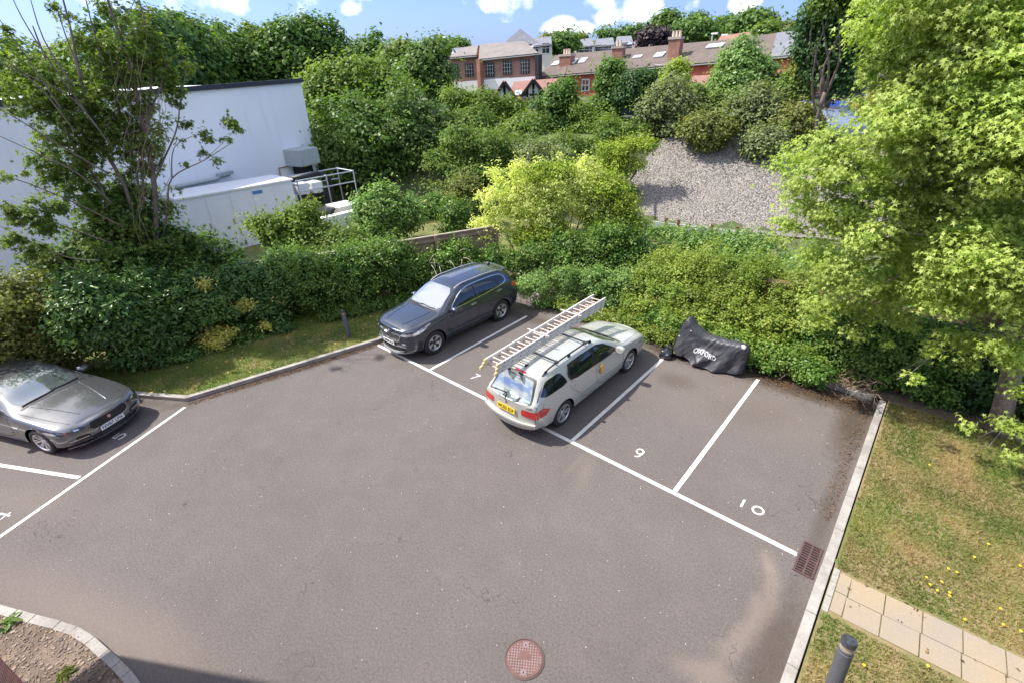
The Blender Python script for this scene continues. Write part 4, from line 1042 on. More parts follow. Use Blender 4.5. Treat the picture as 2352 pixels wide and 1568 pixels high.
for sg in (-1, 1):
    for y in (.28, .62): p, n = car.cast('b', sg * y, .40); o = MB(); o.lathe([(0, .002), (.012, .002), (.012, -.004)], 12, Matrix.Translation(p) @ Matrix.Rotation(R_(-90), 4, 'Y')); o.build('parking_sensor', M_pSilver, saab)
car.strip('bonnet_gap', [[(.16, sg * .58), (.6, sg * .70), (1.26, sg * .765)] for sg in (-1, 1)], 't', .008, M_seam, .002, smooth_it=1)
car.strip('cowl', [[(1.27, -.68), (1.235, 0), (1.27, .68)]], 't', .07, M_black, .004, smooth_it=1)
car.strip('wiper', [[(1.33, -.62), (1.30, -.1), (1.36, .05)], [(1.35, -.05), (1.31, .3), (1.34, .58)]], 't', .018, M_black, .008, h=.018, smooth_it=1)
car.patch('grille', [(-.28, .50), (.28, .50), (.34, .62), (-.34, .62)], 'f', M_alloyd, .005, .05, 1)
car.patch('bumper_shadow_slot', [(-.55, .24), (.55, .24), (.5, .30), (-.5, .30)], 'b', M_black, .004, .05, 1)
mb = MB(); p, n = car.cast('t', 4.05, 0); mb.add([tuple(p + Vector(v)) for v in ((.07, -.018, 0), (.07, .018, 0), (-.06, .018, 0), (-.06, -.018, 0), (-.05, -.004, .055), (-.05, .004, .055), (-.065, .004, .055), (-.065, -.004, .055))], [(0, 1, 5, 4), (1, 2, 6, 5), (2, 3, 7, 6), (3, 0, 4, 7), (4, 5, 6, 7)]); mb.build('aerial', M_black, saab)
# orange cloth tied on the driver's handle
p, n = car.cast('r', 2.36, .84); Mw = saab.matrix_basis
mw = Matrix.Translation((5.425, 1.739, 0)) @ Matrix.Rotation(R_(89.17), 4, 'Z') @ Matrix.Diagonal((.99, .847, .933, 1))
mb = MB(); q = p + n * .06
bm = bmesh.new(); bmesh.ops.create_icosphere(bm, subdivisions=3, radius=1)
for part_, (cx, cz, rx, rz_) in enumerate(((0, .03, .065, .055), (-.01, -.09, .04, .10))):
    vs = []
    for v in bm.verts:
        nn = 1 + .22 * noise.noise(v.co * 2.2 + Vector((part_ * 5, 0, 0))); vs.append(tuple(mw @ (q + Vector((cx + v.co.x * rx * nn, v.co.y * .035 * nn, cz + v.co.z * rz_ * nn)))))
    mb.add(vs, [tuple(v.index for v in f.verts) for f in bm.faces])
bm.free()
o = mb.build('cloth', simple('orange_cloth', (.78, .40, .07), .8, var=.2, vscale=20), None, smooth=True); tag(o, 'crumpled orange cloth hung on the driver door handle of the silver estate car', 'cloth')

# -- ladder -----------------------------------------------------------------
lad = empty('ladder', (5.085, 1.257, 1.47), 1.573, 'triple-section aluminium extension ladder lashed along the left of the estate car roof', 'ladder')
lad.scale = (.979, .979, .74)
M_alu = simple('ladder_aluminium', (.66, .63, .58), .5, metal=.2, var=.12, vscale=6); M_rung = simple('ladder_rung', (.60, .47, .42), .5, metal=.35, var=.15, vscale=9)
LL = 4.06
for k, (wid, z) in enumerate(((.40, .035), (.365, .125), (.33, .215))):
    mb = MB(); off = (.0, .06, .10)[k]
    for sg in (-1, 1):
        mb.box((off, sg * wid / 2, z), (LL, .022, .078)); 
        for zz in (-.036, .036): mb.box((off, sg * (wid / 2 + .006), z + zz), (LL - .01, .034, .009))
        for i in range(15): mb.lathe([(.013, -.003), (.013, .0)], 10, Matrix.Translation((off - LL / 2 + .17 + i * .265, sg * (wid / 2 + .0165), z)) @ Matrix.Rotation(math.pi / 2 * -sg, 4, 'X'), mi=1)
    mb.build('rail', [M_alu, M_black], lad)
    for i in range(15):
        r = MB(); x = off - LL / 2 + .17 + i * .265; r.tube([(x, -wid / 2, z), (x, wid / 2, z)], .0165, 8); r.build('rung', M_rung, lad, smooth=R_(40))
    for sg in (-1, 1):
        f = MB(); f.box((off - LL / 2 - .02, sg * (wid / 2), z - .005), (.07, .042, .088)); f.build('foot', simple('ladder_foot_yellow', (.60, .50, .24), .7), lad, bevel=.006)
for x in (-.42, .85):
    mb = MB(); mb.tube([(x, -.30, .27), (x, .30, .27)], .014, 8); mb.box((x, -.22, .20), (.03, .02, .16)); mb.box((x, .22, .20), (.03, .02, .16)); mb.build('clamp', M_alu, lad)

M_lampJ = simple('saloon_lamp_glass', (.035, .037, .042), .08, coat=1, metal=.3, var=.6, vscale=22)
# -- warm grey saloon --------------------------------------------------------
ang = R_(25.0); hd_ = np.array([math.cos(ang), math.sin(ang)]); ax0 = np.array([-1.83, -6.23]); Lj = 4.65; fo = .80; cj = ax0 + hd_ * (fo - Lj / 2)
jag = empty('saloon_car', (-3.355, -6.859, 0), R_(23.72), 'warm grey metallic saloon car with black mesh grille beside bay number 5', 'car')
st = [(.08, .22, .50, .30, .66, .50, .74, .63, .70, .70, .52, .725),
      (.15, .20, .56, .28, .76, .50, .82, .66, .78, .73, .58, .76),
      (.35, .18, .66, .27, .88, .52, .905, .74, .84, .79, .64, .825),
      (.80, .16, .72, .26, .915, .56, .925, .83, .865, .87, .68, .915),
      (1.30, .16, .74, .26, .915, .58, .925, .885, .87, .93, .70, .985),
      (1.50, .16, .74, .26, .91, .58, .925, .90, .86, 1.00, .67, 1.05),
      (1.95, .16, .74, .26, .905, .58, .92, .92, .85, 1.20, .60, 1.255),
      (2.35, .16, .74, .26, .905, .58, .92, .935, .845, 1.31, .56, 1.37),
      (2.80, .16, .74, .26, .905, .58, .92, .945, .845, 1.34, .545, 1.40),
      (3.25, .17, .74, .27, .905, .60, .925, .96, .84, 1.30, .54, 1.365),
      (3.75, .18, .74, .28, .905, .62, .925, .98, .84, 1.16, .58, 1.215),
      (4.10, .19, .70, .30, .90, .64, .915, .98, .82, 1.05, .64, 1.08),
      (4.35, .20, .66, .32, .86, .66, .88, .96, .79, 1.01, .64, 1.04),
      (4.55, .26, .60, .38, .80, .66, .82, .90, .74, .96, .60, .985)]
jag.scale = (1.01, .955, .87)
car = Car(jag, Lj, st, M_pJag, (fo, fo + 2.83), .345, (.11, .09))
car.patch('windscreen', [(1.43, -.66), (1.38, 0), (1.43, .66), (2.30, .545), (2.25, 0), (2.30, -.545)], 't', M_screen, .004, .06, 1)
car.patch('rear_window', [(3.30, -.50), (3.34, 0), (3.30, .50), (3.90, .56), (3.96, 0), (3.90, -.56)], 't', M_glass, .004, .06, 1)
for sd in 'lr':
    sg = 1 if sd == 'l' else -1
    car.patch('side_window', [(1.85, .95), (2.05, 1.08), (2.35, 1.22), (2.55, 1.25), (2.62, .97)], sd, M_glass, .005, .06, 1)
    car.patch('side_window', [(2.70, .975), (2.64, 1.26), (3.1, 1.24), (3.45, 1.15), (3.58, 1.0)], sd, M_glass, .005, .06, 1)
    car.strip('window_trim', [[(1.75, .925), (2.6, .95), (3.6, .985), (3.70, 1.03), (3.45, 1.185), (3.1, 1.28), (2.7, 1.295), (2.35, 1.25), (2.0, 1.09), (1.75, .925)]], sd, .014, M_black, .006, smooth_it=1)
    car.strip('door_gap', [[(1.55, .87), (1.48, .6), (1.52, .32), (2.62, .32), (2.63, .93)], [(2.63, .32), (3.2, .32), (3.35, .55), (3.65, .85)]], sd, .008, M_seam, .002, smooth_it=1)
    car.strip('door_handle', [[(2.38, .80), (2.56, .805)], [(3.30, .83), (3.47, .835)]], sd, .028, M_pJag, .004, h=.03)
    car.strip('wing_vent', [[(1.26, .66), (1.48, .67)]], sd, .03, M_chrome, .004, h=.01)
    car.strip('sill_trim', [[(1.3, .30), (2.2, .26), (3.2, .28)], [(1.36, .52), (1.7, .42), (3.1, .46)]], sd, .012, M_pJag, .002, h=.012, smooth_it=1)
    car.patch('headlight', [(.16, .585), (.46, .60), (.76, .715), (.60, .735), (.30, .705), (.16, .68)], sd, M_lampJ, .006, .03, 1)
    car.patch('headlight', [(sg * .47, .59), (sg * .69, .585), (sg * .70, .69), (sg * .49, .67)], 'f', M_lampJ, .007, .03, 1)
    car.patch('headlight_lens', [(sg * .57, .615), (sg * .66, .62), (sg * .67, .66), (sg * .58, .65)], 'f', M_lamp, .011, .03, 1)
    car.patch('headlight_lens', [(.24, .625), (.46, .635), (.60, .70), (.34, .685)], sd, M_lamp, .010, .03, 1)
    car.strip('headlight_trim', [[(.22, .59), (.46, .61), (.72, .715)]], sd, .012, M_chrome, .008)
    car.patch('bumper_intake', [(sg * .44, .33), (sg * .69, .36), (sg * .69, .48), (sg * .46, .44)], 'f', M_black, .005, .04, 1)
    car.strip('bumper_blade', [[(sg * .48, .385), (sg * .64, .40), (sg * .79, .42)]], 'f', .018, M_chrome, .008, h=.014)
    mirror_part(car, 1.82, .97, sg, M_pJag, M_black, y=.86)
    for ax in (fo, fo + 2.83): car.wheel(ax, sg, .335, .232, .225, 'multi', .81, [M_silver, M_alloyd, M_brake])
gr = [(-.34, .47), (.34, .47), (.42, .54), (.40, .66), (.34, .69), (-.34, .69), (-.40, .66), (-.42, .54)]
car.patch('grille', gr, 'f', M_black, .007, .05, 1); car.strip('grille_surround', [gr + [gr[0]]], 'f', .022, M_pJag, .008, h=.016)
car.strip('grille_mesh', [[(-.38, .50 + .03 * i), (.38, .50 + .03 * i)] for i in range(6)], 'f', .006, simple('mesh_blue_grey', (.02, .021, .026), .4), .009)
p, n = car.cast('f', 0, .585); o = MB(); o.lathe([(0, .012), (.032, .011), (.042, 0)], 20, Matrix.Translation(p + Vector((.01, 0, 0))) @ Matrix.Rotation(R_(85), 4, 'Y')); o.build('badge', simple('badge_silver_red', (.55, .38, .38), .3, metal=.6), jag)
car.patch('lower_intake', [(-.42, .25), (.42, .25), (.44, .33), (-.44, .33)], 'f', M_black, .005, .05, 1)
mb = MB(); sweep_box(mb, [car.w((.26, -.80, .20)), car.w((.08, -.56, .20)), car.w((-.02, -.25, .20)), car.w((-.035, 0, .20)), car.w((-.02, .25, .20)), car.w((.08, .56, .20)), car.w((.26, .80, .20))], .06, .03); mb.build('front_splitter', M_pJag, jag)
car.plate('f', .405, 'NV67 LPX', M_white, off=.03, tilt=.05)
car.strip('bonnet_crease', [[(.30, sg * .30), (.75, sg * .40), (1.34, sg * .52)] for sg in (-1, 1)], 't', .035, M_pJag, .001, h=.010, smooth_it=1)
car.strip('bonnet_gap', [[(.20, sg * .60), (.6, sg * .70), (1.36, sg * .76)] for sg in (-1, 1)] + [[(.15, -.52), (.085, 0), (.15, .52)]], 't', .008, M_seam, .002, smooth_it=1)
car.strip('cowl', [[(1.37, -.68), (1.325, 0), (1.37, .68)]], 't', .06, M_black, .004, smooth_it=1)
car.strip('wiper', [[(1.43, -.6), (1.40, 0), (1.46, .1)], [(1.45, 0), (1.41, .3), (1.44, .58)]], 't', .018, M_black, .008, h=.018, smooth_it=1)
# ---------------------------------------------------------------- small things in the car park
def onY(px, py, y): v = ray(px, py); t = (y - CAM[1]) / v[1]; return CAM + v * t
M_bol = simple('bollard_grey', (.085, .088, .105), .45, var=.12, vscale=15, var2=.1, v2scale=60); M_cap = simple('bollard_cap', (.045, .048, .058), .4, var=.4, vscale=30)
M_band = simple('bollard_lens', (.36, .31, .25), .25, metal=.4)
def bollard(base, top, r, label):
    base = Vector(base); top = Vector(top); L = (top - base).length
    root = empty('bollard_light', base, 0, label, 'bollard', 'bollard lights on the lawns'); q = (top - base).to_track_quat('Z', 'Y').to_matrix().to_4x4()
    mb = MB(); mb.lathe([(r * 1.0, -.05), (r, L * .80), (r * .93, L * .81), (r * .93, L * .83), (r * .99, L * .835), (r * .99, L * .85)], 28, q); mb.build('shaft', M_bol, root, smooth=R_(30))
    mb = MB(); mb.lathe([(r * .96, L * .85), (r * .96, L * .875), (r * .80, L * .88), (r * .80, L * .90), (r * .97, L * .905), (r * .97, L * .925)], 28, q); mb.build('lamp_ring', M_band, root, smooth=R_(30))
    mb = MB(); mb.lathe([(r * 1.02, L * .925), (r * 1.03, L * .985), (r * .97, L), (0, L * 1.004)], 28, q); mb.build('cap', M_cap, root, smooth=R_(30))
    return root
bollard((-.885, -.31, .08), (-.97, -.30, .90), .062, 'slim grey bollard light standing on the green lawn beside the hedge')
bollard((11.60, -1.95, .08), (11.555, -1.78, .97), .078, 'thick grey bollard light with dark cap beside the slab path')
# manhole
M_rust = simple('rusty_iron', (.16, .085, .07), .75, var=.2, vscale=9, bump=.4, bscale=60, metal=.15); M_stud = simple('worn_iron', (.27, .20, .20), .5, metal=.35, var=.2, vscale=25)
mc = G(1205, 1512); mh = empty('manhole_cover', (mc[0], mc[1], 0), R_(34), 'round rusty manhole cover with raised square studs in the asphalt', 'manhole cover')
mb = MB(); mb.lathe([(.252, .0), (.258, .012), (.246, .013), (.243, .004), (.230, .004)], 48); mb.build('frame', simple('frame_iron', (.10, .065, .06), .7), mh, smooth=R_(30))
mb = MB(); mb.lathe([(0, .012), (.232, .012), (.238, .008), (.238, .002)], 48); mb.build('lid', M_rust, mh)
mb = MB(); hol = MB()
for i in range(-6, 7):
    for j in range(-6, 7):
        x, y = i * .034, j * .034
        if math.hypot(x, y) > .212 or (abs(x) < .10 and abs(y - .02) < .05 and abs(i) + abs(j) < 4): continue
        if abs(abs(x) - .0) < .03 and abs(abs(y) - .17) < .03: continue
        mb.box((x, y, .0135), (.019, .019, .007))
for s_ in (-1, 1): mb.box((0, s_ * .17, .013), (.055, .06, .006)); hol.box((0, s_ * .17, .0165), (.014, .032, .003))
mb.build('studs', M_stud, mh, bevel=.002); hol.build('key_slots', M_seam, mh)
# gully grate
dg = empty('drain_grate', (10.945, .005, 0), 0, 'rectangular rusty iron drain grate against the right kerb', 'drain grate')
M_gr = simple('grate_iron', (.10, .055, .05), .7, var=.25, vscale=14, metal=.2, bump=.3, bscale=50)
mb = MB(); W_, H_ = .27, .66
for x in (-W_ / 2 + .012, 0, W_ / 2 - .012): mb.box((x, 0, .009), (.026, H_, .018))
for y in (-H_ / 2 + .012, 0, H_ / 2 - .012): mb.box((0, y, .0095), (W_, .028, .018))
for q in (-1, 1):
    for i in range(1, 6): mb.box((0, q * (.0 + i * .053), .0085), (W_ - .02, .019, .016))
mb.build('grid', M_gr, dg); mb = MB(); mb.box((0, 0, .0025), (W_ - .01, H_ - .01, .004)); mb.build('pit', M_seam, dg)

# motorcycle under a black cover
M_cov = simple('black_cover', (.040, .041, .048), .48, var=.18, vscale=4, bump=.35, bscale=14, spec=.5)
prof = [((1546, 806), .34), ((1556, 775), .22), ((1570, 745), .14), ((1585, 727), .15), ((1603, 748), .18), ((1630, 769), .17), ((1660, 778), .17), ((1690, 784), .17), ((1712, 790), .16), ((1722, 800), .15)]
Y0 = 4.66; tp = [onY(*q, Y0) for q, w in prof]
xk = [p[0] for p in tp]; zk = [p[2] for p in tp]; wk = [w for q, w in prof]
bike = empty('covered_motorcycle', ((xk[0] + xk[-1]) / 2, Y0, 0), 0, 'motorcycle under a black sagging rain cover lettered OXFORD, at the head of bay 9', 'motorcycle')
nx_, ny_ = 90, 64; V = []; zmin_ = lambda x: .05 + .10 * sstep(abs((x - 7.85) / .9) ** 1.5)
for i in range(nx_ + 1):
    x = xk[0] + (xk[-1] - xk[0]) * i / nx_; zt = float(pchip(xk, zk, [x])[0]); wt_ = float(pchip(xk, wk, [x])[0]); u = i / nx_
    endf = min(1, u / .08, (1 - u) / .04); wb2 = (.20 + .20 * math.sin(math.pi * min(1, u * 1.05)) ** .8) * (.35 + .65 * endf)
    for j in range(ny_ + 1):
        v = j / ny_ * 2 - 1; s_ = abs(v); sg = 1 if v > 0 else -1
        if s_ < .28: yy = sg * wt_ * .8 * (s_ / .28); zz = zt - .05 * (s_ / .28) ** 2
        else:
            t = (s_ - .28) / .72; yy = sg * (wt_ * .8 + (wb2 - wt_ * .8) * t ** .8); zz = (zt - .05) * (1 - t) + zmin_(x) * t
        t = max(0, (s_ - .25) / .75)
        f = .050 * t * math.sin(x * 9 + 2.2 * math.sin(t * 3 + x * 2.1) + sg) + .030 * t * noise.noise((x * 7, t * 2.0, sg * 3)) + .018 * noise.noise((x * 14 + t * 6, t * 5, sg))
        diag = .045 * math.exp(-((u - .10 - .42 * t) / .035) ** 2) * t + .04 * math.exp(-((u - .92 + .55 * t) / .05) ** 2) * t - .05 * math.exp(-((u - .45) / .22) ** 2 - ((t - .35) / .2) ** 2)
        V.append((x - bike.location.x + .01 * noise.noise((x * 5, v * 4, 2)), yy + sg * (f + diag), zz + .012 * noise.noise((x * 8, v * 8, 9))))
F = [(i * (ny_ + 1) + j, (i + 1) * (ny_ + 1) + j, (i + 1) * (ny_ + 1) + j + 1, i * (ny_ + 1) + j + 1) for i in range(nx_) for j in range(ny_)]
F += [tuple(range(0, ny_ + 1)), tuple(nx_ * (ny_ + 1) + j for j in range(ny_, -1, -1))]
me = bpy.data.meshes.new('cover'); me.from_pydata(V, [], F); me.polygons.foreach_set('use_smooth', [True] * len(F))
bm = bmesh.new(); bm.from_mesh(me); bmesh.ops.recalc_face_normals(bm, faces=bm.faces); bm.to_mesh(me); bm.free()
link('cover', me, bike, M_cov); bv = BVHTree.FromPolygons([Vector(v) for v in V], F)
cu = bpy.data.curves.new('t', 'FONT'); cu.body = 'OXFORD'; cu.size = .145; cu.align_x = 'CENTER'; cu.offset = .005
to = bpy.data.objects.new('t', cu); C.objects.link(to); bpy.context.view_layer.update()
me = bpy.data.meshes.new_from_object(to.evaluated_get(bpy.context.evaluated_depsgraph_get())); bpy.data.objects.remove(to)
bm = bmesh.new(); bm.from_mesh(me)
for k_ in range(40): bmesh.ops.bisect_plane(bm, geom=bm.verts[:] + bm.edges[:] + bm.faces[:], plane_co=(-.4 + k_ * .02, 0, 0), plane_no=(1, 0, 0))
lc = onY(1618, 814, Y0 - .3)
for v in bm.verts:
    x = lc[0] - bike.location.x + v.co.x * .92; z = lc[2] - .06 + v.co.y + .05 * math.exp(-((v.co.x + .05) / .2) ** 2) - .10 * v.co.x
    h = bv.ray_cast(Vector((x, -1.5, z)), Vector((0, 1, 0))); v.co = (h[0] + Vector((0, -.006, 0))) if h[0] else Vector((x, -.4, z))
bm.to_mesh(me); bm.free(); me.materials.clear(); link('lettering', me, bike, simple('print_grey', (.46, .46, .46), .6))
M_refl = simple('reflective_silver', (.50, .49, .47), .35, metal=.3)
for k_, (px, py, r) in enumerate(((1708, 789, .055), (1712, 797, .045), (1560, 772, .03), (1588, 760, .02))):
    mb = MB(); c = onY(px, py, Y0 - .16) - np.array([bike.location.x, Y0, 0]); h = bv.find_nearest(Vector(c)); bm = bmesh.new(); bmesh.ops.create_icosphere(bm, subdivisions=2, radius=r)
    mb.add([tuple(h[0] + Vector((v.co.x * 1.2, v.co.y * .45, v.co.z * .8)) * (1 + .35 * noise.noise(v.co * 40))) for v in bm.verts], [tuple(v.index for v in f.verts) for f in bm.faces]); bm.free()
    mb.build('reflective_patch', M_refl, bike)

for xx in (.30, 1.45):
    mb = MB(); Ma = Matrix.Translation((xk[0] - bike.location.x + xx, 0, .30)) @ Matrix.Rotation(math.pi / 2, 4, 'X'); mb.lathe([(.19, -.05), (.27, -.06), (.30, 0), (.27, .06), (.19, .05)], 28, Ma, closed=True); mb.build('wheel', M_tyre, bike, smooth=True)
# bin bags
def bag(px, py, r, lab, seed):
    p = G(px, py, r * .6); mb = MB(); bm = bmesh.new(); bmesh.ops.create_icosphere(bm, subdivisions=4, radius=1)
    vs = []
    for v in bm.verts:
        q = v.co; n_ = 1 + .30 * noise.noise(q * 1.4 + Vector((seed, 0, 0))) + .16 * abs(noise.noise(q * 4 + Vector((seed, 2, 0)))) + .07 * noise.noise(q * 11)
        z = q.z * r * .8 * n_; z += r * .75 * math.exp(-((q.x) ** 2 + q.y ** 2) / .03) if q.z > 0 else 0
        vs.append((p[0] + q.x * r * n_, p[1] + q.y * r * n_, max(.005, r * .62 + z)))
    mb.add(vs, [tuple(v.index for v in f.verts) for f in bm.faces]); bm.free()
    o = mb.build('bin_bag', simple('bag_plastic', (.018, .020, .026), .16, spec=.8, coat=.4, bump=1.0, bscale=9), smooth=True); tag(o, lab, 'rubbish bag', 'rubbish bags by the motorcycle')
bag(1530, 812, .17, 'small black rubbish bag slumped at the end of the white line by the motorcycle', 3); bag(1537, 797, .13, 'black rubbish bag tucked behind the other one at the hedge foot', 8)

# ---------------------------------------------------------------- walls, fences and yard things
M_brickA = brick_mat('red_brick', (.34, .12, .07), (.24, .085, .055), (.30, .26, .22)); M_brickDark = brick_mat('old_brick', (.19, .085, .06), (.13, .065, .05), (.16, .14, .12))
M_wood = NT(new_mat('fence_boards')); t = M_wood; wv = t.math('FRACT', t.math('MULTIPLY', t.n('ShaderNodeSeparateXYZ').outputs[1], 1)); 
c0 = t.mix(t.rng(t.noise(3, 5), .3, .7), (.20, .13, .085), (.33, .25, .18)); t.set(t.b.inputs['Base Color'], c0); t.b.inputs['Roughness'].default_value = .9; M_wood = t.m
fn = empty('timber_fence', (-2.2, 2.5, 0), 0, 'brown closeboard timber fence half buried in ivy behind the dark SUV', 'fence')
A_ = Vector((-.75, 5.9, 0)); B_ = Vector((-3.4, -.2, 0)); d_ = (B_ - A_); n_ = int(d_.length / .11); u_ = d_ / n_; an = math.atan2(d_.y, d_.x); o0 = Vector(fn.location)
mb = MB()
for i in range(n_): 
    c = A_ + u_ * (i + .5) - o0; mb.box((c.x, c.y, .95 + random.uniform(-.01, .01)), (.118, .014 + .006 * (i % 2), 1.86), rz=an + .06)
mb.build('boards', M_wood, fn)
for z in (.35, 1.05, 1.75):
    mb = MB(); mb.beam(A_ - o0 + Vector((.05, -.02, z)), B_ - o0 + Vector((.05, -.02, z)), .05, .08); mb.build('rail', M_wood, fn)
mb = MB(); mb.beam(A_ - o0 + Vector((0, 0, 1.90)), B_ - o0 + Vector((0, 0, 1.90)), .09, .035); mb.build('coping', simple('weathered_cap', (.36, .30, .23), .85, var=.2), fn)
for i in range(4): mb = MB(); c = A_.lerp(B_, i / 3) - o0; mb.box((c.x + .06, c.y - .03, .95), (.1, .1, 1.95), rz=an); mb.build('post', M_wood, fn)
def brick_wall(label, a, b, h, mat, w=.22, z0=-.1, cop=True):
    a = Vector((*a[:2], 0)); b = Vector((*b[:2], 0)); root = empty('brick_wall', (a + b) / 2, 0, label, 'wall'); m_ = (a + b) / 2
    mb = MB(); mb.beam(a - m_ + Vector((0, 0, (h + z0) / 2)), b - m_ + Vector((0, 0, (h + z0) / 2)), w, h - z0); mb.build('brickwork', mat, root)
    if cop: mb = MB(); mb.beam(a - m_ + Vector((0, 0, h + .04)), b - m_ + Vector((0, 0, h + .04)), w + .05, .075); mb.build('coping', simple('coping_brick', (.26, .13, .09), .8, var=.3, vscale=8), root)
    return root
brick_wall('low red brick garden wall overgrown by the ivy hedge behind bays 9 and 10', (8.0, 6.9), (12.0, 6.75), 1.58, M_brickA)
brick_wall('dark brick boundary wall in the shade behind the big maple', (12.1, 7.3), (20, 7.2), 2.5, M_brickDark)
a_ = D(935, 463, 27.5); b_ = D(1030, 474, 26.5)
brick_wall('short length of orange brick wall glimpsed between two shrubs', a_, b_, (a_[2] + b_[2]) / 2, brick_mat('orange_brick', (.50, .22, .13), (.42, .18, .11), (.40, .3, .22)))
# white building
M_rend = NT(new_mat('white_render')); t = M_rend; c0 = t.mix(t.rng(t.noise(.35, 6), .35, .7, 0, .5), (.90, .90, .91), (.80, .80, .81)); 
mp = t.n('ShaderNodeMapping'); mp.inputs['Scale'].default_value = (2.5, 2.5, .25); t.set(mp.inputs[0], t.co()); c0 = t.mix(t.rng(t.noise(1.0, 5, .6, mp.outputs[0]), .55, .8, 0, .25), c0, (.55, .55, .54))
t.set(t.b.inputs['Base Color'], c0); t.b.inputs['Roughness'].default_value = .85; M_rend = t.m
TR = Vector(D(691, 190, 32)); TL = Vector(D(0, 246, 24)); e_ = TL - TR; TL2 = TL + e_ * .9
wbd = empty('white_building', (TR.x, TR.y, 0), 0, 'windowless white rendered building with black roof edge beyond the hedge', 'building'); o0 = Vector((TR.x, TR.y, 0))
nb = Vector((-e_.y, e_.x, 0)).normalized(); nb = nb if nb.dot(Vector((CAM[0], CAM[1], 0)) - TR) < 0 else -nb
mb = MB(); q = [TR - o0, TL2 - o0]; dp = nb * 11
vs = [(q[0].x, q[0].y, -.1), (q[1].x, q[1].y, -.1), tuple(q[1]), tuple(q[0])]; vs += [(v[0] + dp.x, v[1] + dp.y, v[2]) for v in vs]
mb.add(vs, [(0, 1, 2, 3), (7, 6, 5, 4), (0, 4, 5, 1), (1, 5, 6, 2), (2, 6, 7, 3), (3, 7, 4, 0)]); mb.build('wall', M_rend, wbd)
mb = MB(); f_ = -nb * .05; z1 = Vector((0, 0, .10)); ex = (q[0] - q[1]).normalized() * .06
mb.beam(q[0] + f_ + z1 + ex, q[1] + f_ + z1, .14, .20); mb.build('roof_edge', simple('black_flashing', (.025, .028, .04), .5), wbd)
def onW(px, py, off=0):   # point on the white wall plane
    v = Vector(ray(px, py)); n = nb; o = TR - nb * off; t_ = (o - Vector(CAM)).dot(n) / v.dot(n); return Vector(CAM) + v * t_
M_louv = simple('vent_grey', (.42, .46, .45), .6, var=.08, vscale=3); M_galv = simple('galvanised', (.50, .53, .57), .4, metal=.6)
tdir = (TL - TR); tdir.z = 0; tdir.normalize(); au = math.atan2(tdir.y, tdir.x)
vc_ = empty('vent_cowl', onW(696, 360), 0, 'pale grey vent cowl box fixed high on the white wall above a black duct', 'vent')
vr = Vector(vc_.location)
mb = MB(); c = onW(694, 360, .55) - vr; mb.box((c.x, c.y, c.z), (1.45, 1.1, .85), rz=au, top=.98); mb.build('cowl', M_louv, vc_, bevel=.05)
mb = MB(); c = onW(697, 392, .35) - vr; mb.box((c.x, c.y, c.z), (.75, .7, 1.3), rz=au); mb.build('duct', M_black, vc_)
mb = MB(); c = onW(703, 381, .72) - vr; mb.box((c.x, c.y, c.z), (.26, .02, .12), rz=au); mb.build('warning_label', simple('label_yellow', (.7, .62, .05), .6), vc_)
pp = empty('wall_pipe', onW(460, 415), 0, 'grey pipe run clipped low along the white wall', 'pipe'); pr_ = Vector(pp.location)
mb = MB(); mb.tube([onW(405, 430, .15) - pr_, onW(455, 420, .15) - pr_, onW(500, 411, .15) - pr_, onW(507, 405, .15) - pr_, onW(526, 401, .15) - pr_], .09, 8); mb.build('pipe', M_louv, pp, smooth=True)
mb = MB(); c = onW(517, 399, .2) - pr_; mb.box((c.x, c.y, c.z), (.75, .25, .14), rz=au); mb.build('bracket', M_galv, pp)
wp = empty('wall_pipe', onW(640, 405), 0, 'thin brown pipe loop on the white wall beside the vent cowl', 'pipe'); pr_ = Vector(wp.location)
mb = MB(); mb.tube([onW(645, 407, .08) - pr_, onW(641, 387, .08) - pr_, onW(672, 380, .08) - pr_], .035, 6); mb.build('pipe', simple('brown_pipe', (.3, .22, .17), .6), wp)
# plant room container
cf0 = Vector(G(404, 457, 2.6)); cf1 = Vector(G(668, 411.5, 2.6)); m_ = (cf0 + cf1) / 2; du = (cf1 - cf0); Lc = du.length; ac = math.atan2(du.y, du.x); nn = Vector((-du.y, du.x, 0)).normalized(); nn = nn if nn.x < 0 else -nn
pc = empty('plant_cabin', (m_.x, m_.y, 0), ac, 'long pale grey plant cabin with panel doors in front of the white wall', 'cabin')
M_cab = simple('cabin_grey', (.66, .67, .70), .55, var=.05, vscale=2)
mb = MB(); mb.box((0, .95, 1.27), (Lc, 1.9, 2.54)); mb.build('cabin', M_cab, pc)
mb = MB(); mb.box((0, .93, 2.57), (Lc + .12, 2.02, .07)); mb.build('roof', simple('cabin_roof', (.74, .74, .75), .5, var=.1), pc, bevel=.01)
for i in range(5):
    mb = MB(); mb.box((-Lc / 2 + .5 + i * .95, -.008, 1.25), (.90, .02, 2.3)); mb.build('door', M_cab, pc, bevel=.008)
    mb = MB(); mb.box((-Lc / 2 + .9 + i * .95, -.04, 1.3), (.04, .04, .22)); mb.build('latch', M_wood, pc)
mb = MB(); mb.box((.75, -.03, 2.30), (.42, .02, .13)); mb.build('blue_sign', simple('sign_blue', (.05, .16, .38), .5), pc)
